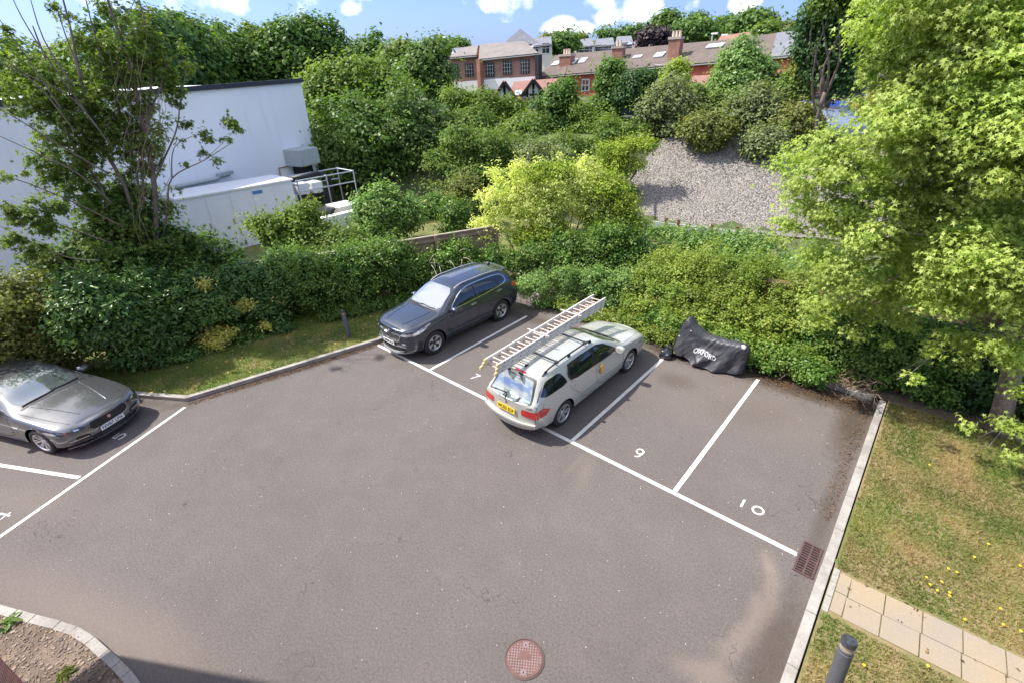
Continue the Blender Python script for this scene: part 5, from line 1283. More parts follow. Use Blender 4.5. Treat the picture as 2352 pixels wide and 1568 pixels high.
# condenser rack
rk0 = G(672, 470, .6); rk = empty('condenser_rack', (rk0[0], rk0[1], 0), ac, 'galvanised pipe frame holding black condenser units beside the plant cabin', 'machinery')
rk.location = (cf1.x + math.cos(ac) * .3, cf1.y + math.sin(ac) * .3, 0)
for x in (0, 1.5, 3.0):
    for y in (.1, 1.6): mb = MB(); mb.tube([(x, y, 0), (x, y, 2.5)], .035, 7); mb.build('frame_post', M_galv, rk)
for y in (.1, 1.6):
    for z in (2.45, 1.95): mb = MB(); mb.tube([(0, y, z), (3.0, y, z)], .032, 7); mb.build('frame_rail', M_galv, rk)
for x in (0, 1.5, 3.0): mb = MB(); mb.tube([(x, .1, 2.45), (x, 1.6, 2.45)], .032, 7); mb.build('frame_rail', M_galv, rk)
for i, (x, z, c_) in enumerate(((.35, 2.0, M_cab), (1.05, 1.95, M_cab), (.6, 1.35, M_black), (1.5, 1.5, M_black))):
    mb = MB(); mb.box((x, .7, z), (.55, .8, .5 if i < 2 else .8)); mb.build('unit', c_, rk, bevel=.02)
mb = MB(); mb.tube([(-.2, .35, 2.5), (1.2, .3, 2.58), (1.8, .5, 2.3), (1.95, .5, .5)], .13, 10); mb.build('duct', M_black, rk, smooth=True)
tk = D(742, 482, 24); tkr = empty('tank', (tk[0], tk[1], 0), 0, 'round black tank lid standing beyond the shrubs below the pipe frame', 'tank')
mb = MB(); mb.lathe([(.46, 0), (.46, tk[2] - .08), (.52, tk[2] - .06), (.52, tk[2]), (.47, tk[2] + .03), (.42, tk[2]), (0, tk[2])], 28); mb.build('body', M_black, tkr, smooth=R_(30))
cb_ = D(786, 476, 25); tag_ = empty('vent_hood', (cb_[0], cb_[1], 0), ac, 'white box hood with chamfered sides behind the black tank', 'vent')
mb = MB(); mb.box((0, 0, cb_[2] - .1), (.85, .85, .5), top=1.3); mb.build('hood', simple('hood_white', (.8, .79, .76), .5), tag_, bevel=.02); mb = MB(); mb.box((0, 0, (cb_[2] - .3) / 2), (.7, .7, cb_[2] - .35)); mb.build('shaft', M_rend, tag_)
lw = empty('low_wall', D(775, 500, 22.5) * np.array([1, 1, 0]), ac, 'low white rendered wall in front of the black tank', 'wall'); lz = D(775, 492, 22.5)[2]
mb = MB(); mb.box((0, 0, lz / 2), (2.6, .3, lz)); mb.build('wall', M_rend, lw)
bn = D(778, 512, 21); bne = empty('wheelie_bin', (bn[0], bn[1], 0), .4, 'dull purple wheelie bin seen over the hedge', 'bin')
mb = MB(); mb.box((0, 0, .45), (.6, .65, .9), top=1.12); mb.build('body', simple('bin_purple', (.20, .15, .21), .5), bne, bevel=.03); mb = MB(); mb.box((0, 0, .94), (.7, .76, .07)); mb.build('lid', simple('bin_lid', (.26, .20, .27), .5), bne, bevel=.02)
for x in (-.25, .25): mb = MB(); mb.lathe([(0, -.03), (.1, -.03), (.1, .03), (0, .03)], 14, Matrix.Translation((x, .36, .1)) @ Matrix.Rotation(R_(90), 4, 'Y')); mb.build('wheel', M_tyre, bne)
# low edging rail with rusty posts at the foot of the bank
ra_, rb_ = G(1500, 509, .35), G(1760, 541, .35); m_ = (ra_ + rb_) / 2
rl = empty('barrier_rail', (m_[0], m_[1], 0), 0, 'low grey barrier rail along the foot of the gravel bank', 'barrier')
mb = MB(); mb.beam((ra_[0] - m_[0], ra_[1] - m_[1], .22), (rb_[0] - m_[0], rb_[1] - m_[1], .22), .08, .28); mb.build('rail', simple('rail_grey', (.34, .35, .37), .7, var=.15), rl)
M_rp = simple('post_rust', (.16, .06, .04), .8)
for k_, px in enumerate((1532, 1560, 1637, 1694)):
    p = G(px, 512 + (px - 1530) * .125, .40); o = MB(); o.box((0, 0, .0), (.12, .12, .8), rz=.3); 
    o = o.build('post', M_rp, bevel=.01); o.location = (p[0], p[1] - .1, .25); o.name = 'short_post'
    tag(o, ('leftmost', 'second from the left', 'third from the left', 'rightmost')[k_] + ' of the four stubby rust-brown posts on the rail below the bank', 'post', 'rusty posts along the bank rail')
# steel offcut on the bank
p0_, p1_ = D(1447, 415, 24.5), D(1462, 393, 25.6)
mb = MB(); mb.tube([p0_, p1_], .05, 7); o = mb.build('pipe', M_black); tag(o, 'short black pipe sticking out of the grassy left end of the bank', 'pipe')

# camera-side brick wing, only its corner shows
M_brN = brick_mat('near_brick', (.42, .12, .075), (.33, .095, .065), (.50, .42, .33), rz=R_(8))
nb_ = empty('brick_building', (3.9, -8.16, 0), 0, 'corner of a red brick building at the bottom left edge above the gravel bed', 'building')
def wing(x0, x1, y0, y1, z0, z1, name, mat):
    mb = MB(); mb.box(((x0 + x1) / 2, (y0 + y1) / 2, (z0 + z1) / 2), (x1 - x0, y1 - y0, z1 - z0)); return mb.build(name, mat, nb_)
nb_.rotation_euler = (0, 0, R_(3))
wing(0, 16, -9, 0, -.05, 6.2, 'wall', M_brN); wing(-1.35, 0.02, -2.4, -.14, 2.9, 7.4, 'shadow_block', M_brN)  # second block is unseen, added above the corner to shape the ground shadow
wing(-.02, 16.1, -9.1, .02, 6.21, 6.3, 'roof', simple('roof_slab', (.1, .1, .11), .7))
# ---------------------------------------------------------------- buildings beyond the bank
M_tile = NT(new_mat('brown_tiles')); t = M_tile
def tiles(name, c1, c2, sc=.28):
    m = NT(new_mat(name)); sp = m.n('ShaderNodeSeparateXYZ'); m.set(sp.inputs[0], m.co()); w = m.n('ShaderNodeTexWave', wave_type='BANDS', bands_direction='Z'); w.inputs['Scale'].default_value = 1.6 / sc; w.inputs['Distortion'].default_value = .6; m.set(w.inputs['Vector'], m.co())
    c = m.mix(m.rng(m.noise(.8, 6, .65), .3, .7), c1, c2); c = m.mix(m.rng(w.outputs['Fac'], 0, .35, .45, 0), c, tuple(q * .45 for q in c1)); c = m.mix(m.rng(m.noise(7, 4), .5, .8, 0, .5), c, tuple(q * 1.35 for q in c2))
    m.set(m.b.inputs['Base Color'], c); m.b.inputs['Roughness'].default_value = .85; return m.m
M_tile = tiles('brown_tiles', (.095, .070, .060), (.155, .120, .10)); M_slate = tiles('blue_slates', (.125, .13, .15), (.20, .205, .23)); M_tileR = tiles('red_tiles', (.22, .10, .08), (.29, .15, .12)); M_roofG = tiles('grey_roof', (.17, .145, .13), (.24, .21, .19))
M_brT = brick_mat('terrace_brick', (.46, .095, .04), (.38, .075, .035), (.36, .2, .14)); M_brO = brick_mat('office_brick', (.34, .17, .115), (.27, .125, .09), (.32, .26, .22)); M_brC = brick_mat('chimney_brick', (.30, .11, .065), (.22, .08, .05), (.28, .22, .18))
M_frame = simple('white_frame', (.78, .78, .77), .5); M_pane = simple('window_pane', (.03, .035, .04), .06, coat=.5, spec=.8); M_sky = simple('skylight_pane', (.55, .60, .66), .08, coat=1, metal=.3); M_pot = simple('chimney_pot', (.62, .50, .38), .8); M_cream = simple('cream_render', (.62, .58, .48), .85); M_wht = simple('white_paint', (.78, .78, .77), .7)
def quadbox(mb, a, b, z0, dep, mi=0):
    """wall block: a,b = top corners of the facing side, dep = horizontal vector away"""
    vs = [(a[0], a[1], z0), (b[0], b[1], z0), tuple(b), tuple(a)]; vs += [(v[0] + dep[0], v[1] + dep[1], v[2]) for v in vs]
    mb.add(vs, [(0, 1, 2, 3), (7, 6, 5, 4), (0, 4, 5, 1), (1, 5, 6, 2), (2, 6, 7, 3), (3, 7, 4, 0)], mi)
def slabroof(mb, e0, e1, r1, r0, th_=.14):
    e0, e1, r1, r0 = [Vector(q) for q in (e0, e1, r1, r0)]; n = (e1 - e0).cross(r0 - e0).normalized(); n = n if n.z > 0 else -n; n *= th_
    vs = [e0, e1, r1, r0]; mb.add([tuple(v) for v in vs] + [tuple(v + n) for v in vs], [(0, 1, 2, 3), (7, 6, 5, 4), (0, 4, 5, 1), (1, 5, 6, 2), (2, 6, 7, 3), (3, 7, 4, 0)])
def house(name, label, cat, E0, E1, R0, R1, dE, dR, wallm, roofm, windows=(), skylights=(), chimneys=(), group=None, base=None, potn=2):
    """E*/R* = (px,py) of eave and ridge ends; d* = (left,right) distances"""
    e0, e1 = Vector(D(*E0, dE[0])), Vector(D(*E1, dE[1])); r0, r1 = Vector(D(*R0, dR[0])), Vector(D(*R1, dR[1]))
    c = (e0 + e1) / 2; z0 = (th(c.x, c.y) if base is None else base) - 1.0
    root = empty(name, (c.x, c.y, z0), 0, label, cat, group); o = Vector((c.x, c.y, z0)); dep = ((r0 - e0) + (r1 - e1)) / 2; dep.z = 0; away = dep.copy()
    mb = MB(); quadbox(mb, e0 - o, e1 - o, 0, away * 2); 
    for a_, b_ in ((e0, r0), (e1, r1)):      # gables
        g_ = a_ - o; k_ = Vector((b_.x, b_.y, b_.z)) - o; f_ = g_ + away * 2; k2 = (e1 - e0).normalized() * (.05 if a_ is e0 else -.05)
        mb.add([tuple(g_ + k2), tuple(k_ + k2), tuple(f_ + k2), tuple(g_ + k2 * 4), tuple(k_ + k2 * 4), tuple(f_ + k2 * 4)], [(0, 1, 2), (5, 4, 3), (0, 3, 4, 1), (1, 4, 5, 2), (2, 5, 3, 0)])
    mb.build('wall', wallm, root)
    ov = -away.normalized() * .35 + Vector((0, 0, -.16)); mb = MB()
    slabroof(mb, e0 - o + ov, e1 - o + ov, r1 - o, r0 - o); slabroof(mb, r0 - o, r1 - o, r1 - o + away - Vector((0, 0, (r1.z - e1.z))), r0 - o + away - Vector((0, 0, (r0.z - e0.z))))
    rf = mb.build('roof', roofm, root)
    mb = MB(); mb.tube([e0 - o + ov * 1.2, e1 - o + ov * 1.2], .07, 6); mb.build('gutter', simple('gutter_grey', (.12, .12, .13), .6) if 'gutter_grey' not in bpy.data.materials else bpy.data.materials['gutter_grey'], root)
    wn_ = (e1 - e0).normalized(); aw = math.atan2(wn_.y, wn_.x); nrm = Vector((wn_.y, -wn_.x, 0)).normalized(); nrm = -nrm if nrm.dot(away) > 0 else nrm
    def hit(px, py, p, n): v = Vector(ray(px, py)); return Vector(CAM) + v * ((p - Vector(CAM)).dot(n) / v.dot(n))
    for px, py, w, h in windows:
        p = hit(px, py, e0 + nrm * .02, nrm) - o; f = MB(); f.box((p.x, p.y, p.z), (w, .10, h), rz=aw); fo_ = f.build('window', M_frame, root)
        f = MB(); q = p + nrm * .05; f.box((q.x, q.y, q.z), (w - .18, .06, h - .18), rz=aw); f.build('pane', M_pane, fo_)
        for zz in (-.0,): f = MB(); q = p + nrm * .09; f.box((q.x, q.y, q.z), (w - .1, .03, .06), rz=aw); f.box((q.x, q.y, q.z + .035), (.05, .03, h - .1), rz=aw); f.build('glazing_bar', M_frame, fo_)
    n2 = (e1 - e0).cross(r0 - e0).normalized(); n2 = n2 if n2.z > 0 else -n2; up = (r0 - e0); up = (up - wn_ * up.dot(wn_)).normalized()
    for px, py, w, h in skylights:
        p = hit(px, py, e0 + n2 * .2, n2) - o; f = MB(); M = Matrix((wn_, up, n2)).transposed(); f.box(p, (w, h, .10), M=M); so = f.build('skylight', M_frame, rf)
        f = MB(); f.box(p + n2 * .045, (w - .16, h - .16, .04), M=M); f.build('pane', M_sky, so)
    for px, pyt, pyb, w, n in chimneys:
        b_ = hit(px, pyb, e0 + n2 * .1, n2); dd = math.hypot(b_.x - CAM[0], b_.y - CAM[1]); tpz = D(px, pyt, dd)[2]; q = b_ - o; H = tpz - b_.z - .45
        f = MB(); f.box((q.x, q.y, q.z + H / 2 - .3), (w, .9, H + .6), rz=aw); ch = f.build('chimney', M_brC, rf); f = MB(); f.box((q.x, q.y, q.z + H), (w + .16, 1.06, .22), rz=aw); f.build('capping', simple('chimney_cap', (.36, .30, .25), .8), ch)
        for i in range(n):
            f = MB(); u = wn_ * ((i - (n - 1) / 2) * .34); f.lathe([(.14, 0), (.11, .45), (.13, .47), (.13, .52), (0, .52)], 10, Matrix.Translation((q.x + u.x, q.y + u.y, q.z + H + .1))); f.build('pot', M_pot, ch)
    return root, o, nrm, aw, e0
gT = 'brick terrace houses above the bank'
house('terrace_house', 'left end brick terrace house with two bright skylights beside a chimney', 'house', (1240, 176), (1300, 170), (1276, 131), (1310, 127), (64, 62), (69, 67), M_brT, M_tile, (), ((1278, 145.5, 1.0, 1.1),), ((1302, 117, 150, 1.5, 3),), gT)
house('terrace_house', 'brick terrace house with two close skylights left of the middle chimney', 'house', (1300.5, 170), (1423, 159.5), (1310.5, 127), (1433, 116), (62, 59.7), (67, 64.7), M_brT, M_tile, ((1345, 196, .9, 1.2),), ((1312.5, 142, 1.1, 1.1), (1339, 139, .75, 1.2)), ((1420, 98, 134, 1.2, 2),), gT)
house('terrace_house', 'brick terrace house with two small skylights between two chimneys', 'house', (1423.5, 159.5), (1548, 149), (1433.5, 116), (1556, 105), (59.7, 57.3), (64.7, 62.3), M_brT, M_tile, ((1515, 168, 1.1, 1.5), (1482, 172, .9, 1.2)), ((1464.5, 130.5, .9, .55), (1515, 126, .95, 1.0)), ((1549, 76, 132, 1.15, 3),), gT)
house('terrace_house', 'brick terrace house right of the tall chimney with a tall white window', 'house', (1548.5, 149), (1660, 140), (1556.5, 105), (1668, 95), (57.3, 55.2), (62.3, 60.2), M_brT, M_tile, ((1570.5, 169, 1.1, 1.9),), ((1643, 105, 1.6, .8),), (), gT)
house('terrace_house', 'brick terrace house with patched brown roof behind the light green tree', 'house', (1660.5, 140), (1771, 129.8), (1668.5, 95), (1784, 80), (55.2, 53.2), (60.2, 58.2), M_brT, M_tile, ((1720, 150, 1, 1.3),), (), (), gT)
house('terrace_house', 'right end terrace house with blue grey slate roof beside the dark tree', 'house', (1771.5, 129.8), (1880, 120), (1784.5, 79.5), (1886, 68), (53.2, 51.3), (58.2, 56.3), M_brT, M_slate, ((1850, 148, 1, 1.3),), (), (), gT)
house('brick_house', 'brick house with pinkish tiled roof rising behind the terrace ridge', 'house', (1640, 110), (1740, 100), (1655, 86), (1722, 76), (76, 74), (79, 77), M_brC, M_tileR)
# office block
def office(label, E0, E1, R0, R1, dE, dR, wins, bandy, group):
    root, o, nrm, aw, e0 = house('brick_office', label, 'building', E0, E1, R0, R1, dE, dR, M_brO, M_roofG, group=group)
    M_dark = M_pane
    for px, py in wins:
        v = Vector(ray(px, py)); p = Vector(CAM) + v * ((e0 + nrm * .02 - Vector(CAM)).dot(nrm) / v.dot(nrm)) - o; wd = Vector((math.cos(aw), math.sin(aw), 0))
        f = MB(); f.box((p.x, p.y, p.z), (1.05, .08, 1.35), rz=aw); w_ = f.build('window', simple('dark_frame', (.06, .065, .07), .5), root)
        f = MB(); q = p + nrm * .045; f.box((q.x, q.y, q.z), (.95, .03, 1.25), rz=aw); f.build('pane', M_pane, w_)
        f = MB()
        for k_ in (-.3, 0, .3): q = p + nrm * .07 + wd * k_; f.box((q.x, q.y, q.z), (.035, .03, 1.25), rz=aw)
        for k_ in (-.32, .06, .4): q = p + nrm * .075 + Vector((0, 0, k_)); f.box((q.x, q.y, q.z), (.95, .03, .035), rz=aw)
        f.build('glazing_bars', M_louv, w_)
    (x0, y0), (x1, y1), hh = bandy
    def H(px, py, off): v = Vector(ray(px, py)); return Vector(CAM) + v * ((e0 + nrm * off - Vector(CAM)).dot(nrm) / v.dot(nrm)) - o
    a, b = H(x0, y0, .1), H(x1, y1, .1); f = MB(); f.beam(a - Vector((0, 0, hh / 2)), b - Vector((0, 0, hh / 2)), .25, hh); f.build('fascia', M_wht, root)
    return root, H, aw, nrm
r1_, H1, aw1, n1_ = office('brown brick office block with three small windows and white fascia', (1101, 135.5), (1236, 121.5), (1103, 105), (1205, 98), (62, 59.5), (67, 64.5), ((1126, 161), (1165.6, 156.6), (1206, 153.7)), ((1113, 184), (1240, 175), 1.0), 'brown brick office blocks')
for px0, py0, py1, w in ((1104, 137, 222, .9), (1237, 126, 192, .55)):
    a = H1(px0, py0, .25); b = H1(px0 + 4, py1, .25); f = MB(); f.beam((a.x, a.y, b.z), (a.x, a.y, a.z), w, .5); f.build('pilaster', M_brC if w > .6 else M_black, r1_)
for px, py, w, h in ((1140, 205, 3.2, 2.2),): p = H1(px, py, .12); f = MB(); f.box((p.x, p.y, p.z), (w, .1, h), rz=aw1); f.build('garage_door', simple('shutter_grey', (.33, .31, .32), .6), r1_)
r2_, H2, aw2, n2_ = office('set back brown brick office wing with two small windows, left of the taller block', (1030, 132), (1096, 126), (1066, 112), (1099, 107), (66, 64.5), (70, 68.5), ((1044, 163), (1078, 161.5)), ((1005, 192), (1100, 185), 1.4), 'brown brick office blocks')
a = H2(1070, 210, .1); f = MB(); f.box((a.x, a.y, a.z), (4.2, .1, 1.3), rz=aw2); f.build('shop_front', M_pane, r2_)
# low timber gabled cottages
def cottage(label, apx, apy, hw, hh, d, mat):
    a = Vector(D(apx, apy, d)); away = Vector(((a - Vector(CAM)).x, (a - Vector(CAM)).y, 0)).normalized(); side = Vector((away.y, -away.x, 0)); z0 = th(a.x, a.y) - .5
    root = empty('gabled_cottage', (a.x, a.y, z0), 0, label, 'cottage', 'low cottages with timber gables'); o = Vector((a.x, a.y, z0)); A = a - o; ez = A.z - hh
    L_, R2 = Vector((-side.x * hw, -side.y * hw, ez)), Vector((side.x * hw, side.y * hw, ez)); dep = away * 6
    mb = MB(); mb.add([(L_.x, L_.y, 0), (R2.x, R2.y, 0), tuple(R2), tuple(A), tuple(L_)] + [tuple(Vector(q) + dep) for q in [(L_.x, L_.y, 0), (R2.x, R2.y, 0), R2, A, L_]], [(0, 1, 2, 3, 4), (9, 8, 7, 6, 5), (0, 5, 6, 1), (1, 6, 7, 2), (2, 7, 8, 3), (3, 8, 9, 4), (4, 9, 5, 0)]); mb.build('wall', M_wht, root)
    mb = MB(); fw = -away * .3
    for q in (L_, R2): ex = (q - A) * 1.12 + A; slabroof(mb, ex + fw, ex + dep, A + dep, A + fw, .12)
    mb.build('roof', mat, root); mb = MB(); fw = -away * .36
    for q in (L_, R2): ex = (q - A) * 1.15 + A; mb.beam(A + fw, ex + fw, .08, .26)
    for k_ in (-.55, 0, .55): p = side * k_ * hw - away * .06; mb.beam((p.x, p.y, 0), (p.x, p.y, ez + hh * (1 - abs(k_)) - .1), .14, .14)
    p = -away * .06; mb.beam((L_ + p), (R2 + p), .14, .16); mb.build('timber_frame', simple('black_timber', (.02, .018, .017), .7), root)
cottage('small cottage with a black timber gable below the office block, the larger gable', 1158, 189, 1.15, 1.5, 47, M_tileR)
cottage('small cottage with a black timber gable right of the larger one', 1225, 184, 1.0, 1.15, 49, M_tileR)
cottage('timber gabled cottage half hidden between the light green tree and the dark tree', 1795, 168, 1.4, 1.9, 40, M_tileR)
house('cottage_roof_house', 'low house with brown tiled roof and one skylight between the two timber gables', 'house', (1165, 232), (1300, 222), (1180, 192), (1300, 182), (49, 49), (54, 54), M_wht, M_tileR, (), ((1191, 214, .6, 1.3),))
house('garage', 'low garage with reddish pantiles behind the buddleia at the right', 'garage', (1835, 222), (1892, 208), (1820, 205), (1880, 196), (38, 36), (41, 39), M_cream, M_tileR)
house('extension', 'lean rear extension with pink red tiles below the terrace windows', 'building', (1570, 215), (1645, 212), (1562, 180), (1640, 176), (50, 49), (53, 52), M_brT, M_tileR)
house('brick_house', 'red brick house front with white window frames behind the right side maple', 'house', (1890, 160), (2060, 140), (1890, 95), (2060, 80), (44, 42), (49, 47), M_brT, M_slate, ((1960, 200, 2.0, 1.8), (2010, 170, 1.6, 1.4)))
# pyramid roofed hall
def pyramid(label, L_, Rt, ap, d, wallh, mat, wins):
    e0, e1 = Vector(D(*L_, d)), Vector(D(*Rt, d)); c = (e0 + e1) / 2; z0 = e0.z - wallh - 3; w = (e1 - e0); w.z = 0; W = w.length; away = Vector((-w.y, w.x, 0)).normalized(); away = away if away.dot(c - Vector(CAM)) > 0 else -away
    root = empty('pyramid_roof_hall', (c.x, c.y, z0), 0, label, 'building'); aw = math.atan2(w.y, w.x); ec = away * (W / 2); H = e0.z - z0
    mb = MB(); mb.box((ec.x, ec.y, H / 2), (W, W, H), rz=aw); mb.build('wall', M_cream, root)
    ax = Vector(D(*ap, d + W / 2)); hz = ax.z - z0; u = w.normalized() * (W / 2 + .5); v = away * (W / 2 + .5); q = [ec - u - v, ec + u - v, ec + u + v, ec - u + v]
    mb = MB(); mb.add([(p.x, p.y, H) for p in q] + [(ec.x, ec.y, hz)], [(0, 1, 4), (1, 2, 4), (2, 3, 4), (3, 0, 4), (3, 2, 1, 0)]); mb.build('roof', mat, root)
    return root
pyramid('hall with a steep slate pyramid roof rising behind the office block', (1160, 104), (1232, 97), (1192, 66), 95, 3, M_slate, ())
house('rendered_house', 'cream rendered low wing with slate roof beside the pyramid roof hall', 'house', (1222, 106), (1268, 101), (1226, 91), (1266, 86), (94, 93), (98, 97), M_cream, M_slate, ((1230, 113, 1.2, 1.2), (1254, 111, 1.4, 1.6)))
gH = 'white houses on the hill'
for i, (E0, E1, R0, R1, lab) in enumerate((((1322, 109), (1365, 104), (1330, 93), (1358, 89), 'white hillside house with grey hipped roof, leftmost of the row'), ((1366, 107), (1412, 103), (1370, 92), (1408, 88), 'white hillside house with french windows in the middle of the row'), ((1413, 102), (1455, 99), (1417, 86), (1450, 84), 'white hillside house with a raised gable, right of the row'))):
    house('white_house', lab, 'house', E0, E1, R0, R1, (142, 140), (148, 146), M_wht, M_slate, tuple((E0[0] + 8 + k_ * 12, E0[1] + 6, 1.6, 2.0) for k_ in range(3)), (), (), gH)
house('red_roof_house', 'hillside house with dull red roof beside the dark purple tree', 'house', (1456, 108), (1485, 105), (1456, 95), (1484, 91), (135, 134), (140, 139), M_wht, M_tileR, (), ((1462, 99, 4, 1.2), (1475, 97.5, 4, 1.2)))
house('slate_house', 'dark roofed house behind the left edge of the office wing', 'house', (1036, 134), (1078, 129), (1040, 113), (1068, 111), (92, 91), (97, 96), M_wht, M_slate, (), ((1045, 122, 1, 1), (1058, 121, 1, 1)))
M_pole = simple('lamp_pole', (.55, .57, .58), .5, metal=.4)
for px, pt, pb, d, lab in ((1023, 86, 128, 88, 'tall pale mast standing left of the office wing'), (1634, 78, 100, 80, 'white street lamp above the terrace roof, left of the pair'), (1658, 81, 98, 80, 'white street lamp above the terrace roof, right of the pair'), (1218, 108, 135, 85, 'white lamp post with globe beside the round dark tree')):
    a, b = D(px, pt, d), D(px, pb, d); r = empty('street_lamp', (b[0], b[1], b[2] - 3), 0, lab, 'lamp post', 'pale lamp posts among the roofs'); mb = MB(); mb.tube([(0, 0, 0), (0, 0, a[2] - b[2] + 3)], .09, 6); mb.build('pole', M_pole, r)
    mb = MB(); mb.box((.25, 0, a[2] - b[2] + 3), (.8, .3, .18)); mb.build('lamp_head', M_frame, r)
# yard cars and grit bin on the ledge
def far_car(px, py, d, ang, mat, lab):
    p = D(px, py, d); z = th(p[0], p[1]); r = empty('parked_car', (p[0], p[1], z), ang, lab, 'car', 'cars parked above the bank')
    prof = [(-2.0, .35), (-2.05, .75), (-1.5, .9), (-.95, 1.38), (.6, 1.42), (1.15, .95), (1.95, .82), (2.05, .4)]
    mb = MB(); mb.extr([(x, -.82, z_) for x, z_ in prof], (0, 1.64, 0)); mb.build('body', mat, r, bevel=.06)
    mb = MB(); gl = [(-1.35, .93), (-.88, 1.32), (.52, 1.36), (.98, .96)]; mb.extr([(x, -.835, z_) for x, z_ in gl], (0, 1.67, 0)); mb.build('window', M_glass, r)
    mb = MB(); mb.add([(1.17, -.7, .97), (1.17, .7, .97), (.66, .62, 1.41), (.66, -.62, 1.41)], [(0, 1, 2, 3)]); mb.build('windscreen', M_glass, r)
    for x in (-1.3, 1.3):
        for y in (-.8, .8): mb = MB(); mb.lathe([(0, -.1), (.32, -.1), (.32, .1), (0, .1)], 18, Matrix.Translation((x, y, .32)) @ Matrix.Rotation(R_(90), 4, 'X')); mb.build('wheel', M_tyre, r)
far_car(1900, 266, 31, 2.3, paint_mat('pale_blue_paint', (.30, .36, .48), .3, .3), 'pale blue car parked on the ledge at the edge of the big maple')
far_car(1882, 250, 34.5, 2.5, paint_mat('deep_blue_paint', (.04, .08, .40), .3, .3), 'bright blue car behind the pale blue one above the bank')
far_car(1437, 236, 38, .4, paint_mat('dark_blue_paint', (.03, .05, .10), .3, .3), 'dark blue car glimpsed through bushes on top of the bank')
p = D(1862, 271, 30.5); gb = empty('grit_bin', (p[0], p[1], th(p[0], p[1])), .5, 'orange yellow grit bin among the buddleias on top of the bank', 'bin')
mb = MB(); mb.box((0, 0, .3), (.8, .6, .6), top=1.1); mb.build('body', simple('grit_yellow', (.75, .42, .03), .6), gb, bevel=.03); mb = MB(); mb.box((0, 0, .66), (.95, .74, .14), top=.7); mb.build('lid', bpy.data.materials['grit_yellow'], gb, bevel=.03)
# ---------------------------------------------------------------- vegetation
M_bark = simple('bark', (.15, .12, .095), .9, var=.35, vscale=6, bump=.6, bscale=25); M_barkG = simple('grey_bark', (.26, .23, .20), .9, var=.3, vscale=8, bump=.5, bscale=25); M_twig = simple('twig', (.20, .14, .095), .9)
L_maple = leaf_mat('maple_leaf', (.19, .27, .05), (.42, .48, .14), (.29, .365, .08), .38, .42, .45)
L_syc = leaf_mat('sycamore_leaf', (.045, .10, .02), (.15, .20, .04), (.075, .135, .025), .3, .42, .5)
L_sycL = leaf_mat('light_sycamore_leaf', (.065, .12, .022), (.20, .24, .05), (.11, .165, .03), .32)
L_laurel = leaf_mat('laurel_leaf', (.03, .08, .018), (.12, .19, .04), (.055, .115, .024), .15, .28, .6)
L_yel = leaf_mat('spotted_laurel_leaf', (.30, .30, .05), (.48, .44, .12), None, .2, .35)
L_ivy = leaf_mat('ivy_leaf', (.04, .105, .018), (.20, .27, .055), (.085, .16, .03), .26, .35, .5)
L_ivyB = leaf_mat('bramble_leaf', (.09, .15, .022), (.30, .33, .07), (.16, .22, .035), .28, .42, .45)
L_fresh = leaf_mat('fresh_green_leaf', (.085, .145, .025), (.20, .26, .05), (.125, .185, .033), .3)
L_elder = leaf_mat('golden_elder_leaf', (.33, .37, .10), (.64, .64, .28), (.47, .50, .17), .32, .5, .35)
L_elderG = leaf_mat('green_elder_leaf', (.14, .21, .03), (.34, .38, .06), (.22, .29, .04), .3)
L_ash = leaf_mat('ash_leaf', (.055, .11, .025), (.17, .23, .06), (.095, .16, .035), .28, .4, .5)
L_belt = leaf_mat('belt_leaf', (.06, .125, .03), (.145, .21, .05), (.09, .16, .036), .3)
L_dark = leaf_mat('dark_evergreen_leaf', (.028, .072, .024), (.085, .135, .035), (.045, .095, .028), .2)
L_mid = leaf_mat('mid_green_leaf', (.07, .13, .026), (.19, .235, .055), (.115, .175, .036), .3)
L_olive = leaf_mat('olive_leaf', (.09, .12, .03), (.24, .24, .07), (.15, .17, .045), .25)
L_bud = leaf_mat('buddleia_leaf', (.10, .135, .055), (.24, .27, .12), (.16, .195, .08), .25)
L_purple = leaf_mat('copper_leaf', (.022, .016, .020), (.06, .035, .04), None, .1)
L_spr = leaf_mat('laurel_shoot_leaf', (.08, .16, .04), (.25, .34, .10), (.14, .23, .06), .25, .35, .5)
L_rust = leaf_mat('turning_leaf', (.30, .22, .04), (.42, .28, .07), (.2, .24, .04), .3)
PX = lambda d: d / 1085.0
def BL(lst, d):
    out = []
    for q in lst:
        dd = d + (q[3] if len(q) > 3 else 0); p = D(q[0], q[1], dd); s_ = math.hypot(dd, p[2] - CAM[2]) * (1 + .35 * ((q[0] - 1176) / 1176) ** 2) / 1130; out.append((p[0], p[1], p[2], q[2] * s_))
    return out
def base_of(bl_): m = np.mean([(b[0], b[1]) for b in bl_], axis=0); return (m[0], m[1], th(m[0], m[1]))
def T(name, label, px, d, mat, n, per, rc, leaf, seed, cat='tree', bark=None, templ='kite', group=None, tr=.22, nl=8, basepx=None, **kw):
    b = BL(px, d); bs = base_of(b) if basepx is None else basepx
    return tree(name, label, cat, bs, b, n, per, rc, leaf, mat, bark or M_bark, seed, templ, tr, nl, group, **kw)
def Bu(name, label, px, d, mat, n, per, rc, leaf, seed, cat='bush', group=None, **kw):
    b = BL(px, d); return bush(name, label, cat, b, n, per, rc, leaf, mat, M_twig, seed, group=group, **kw)

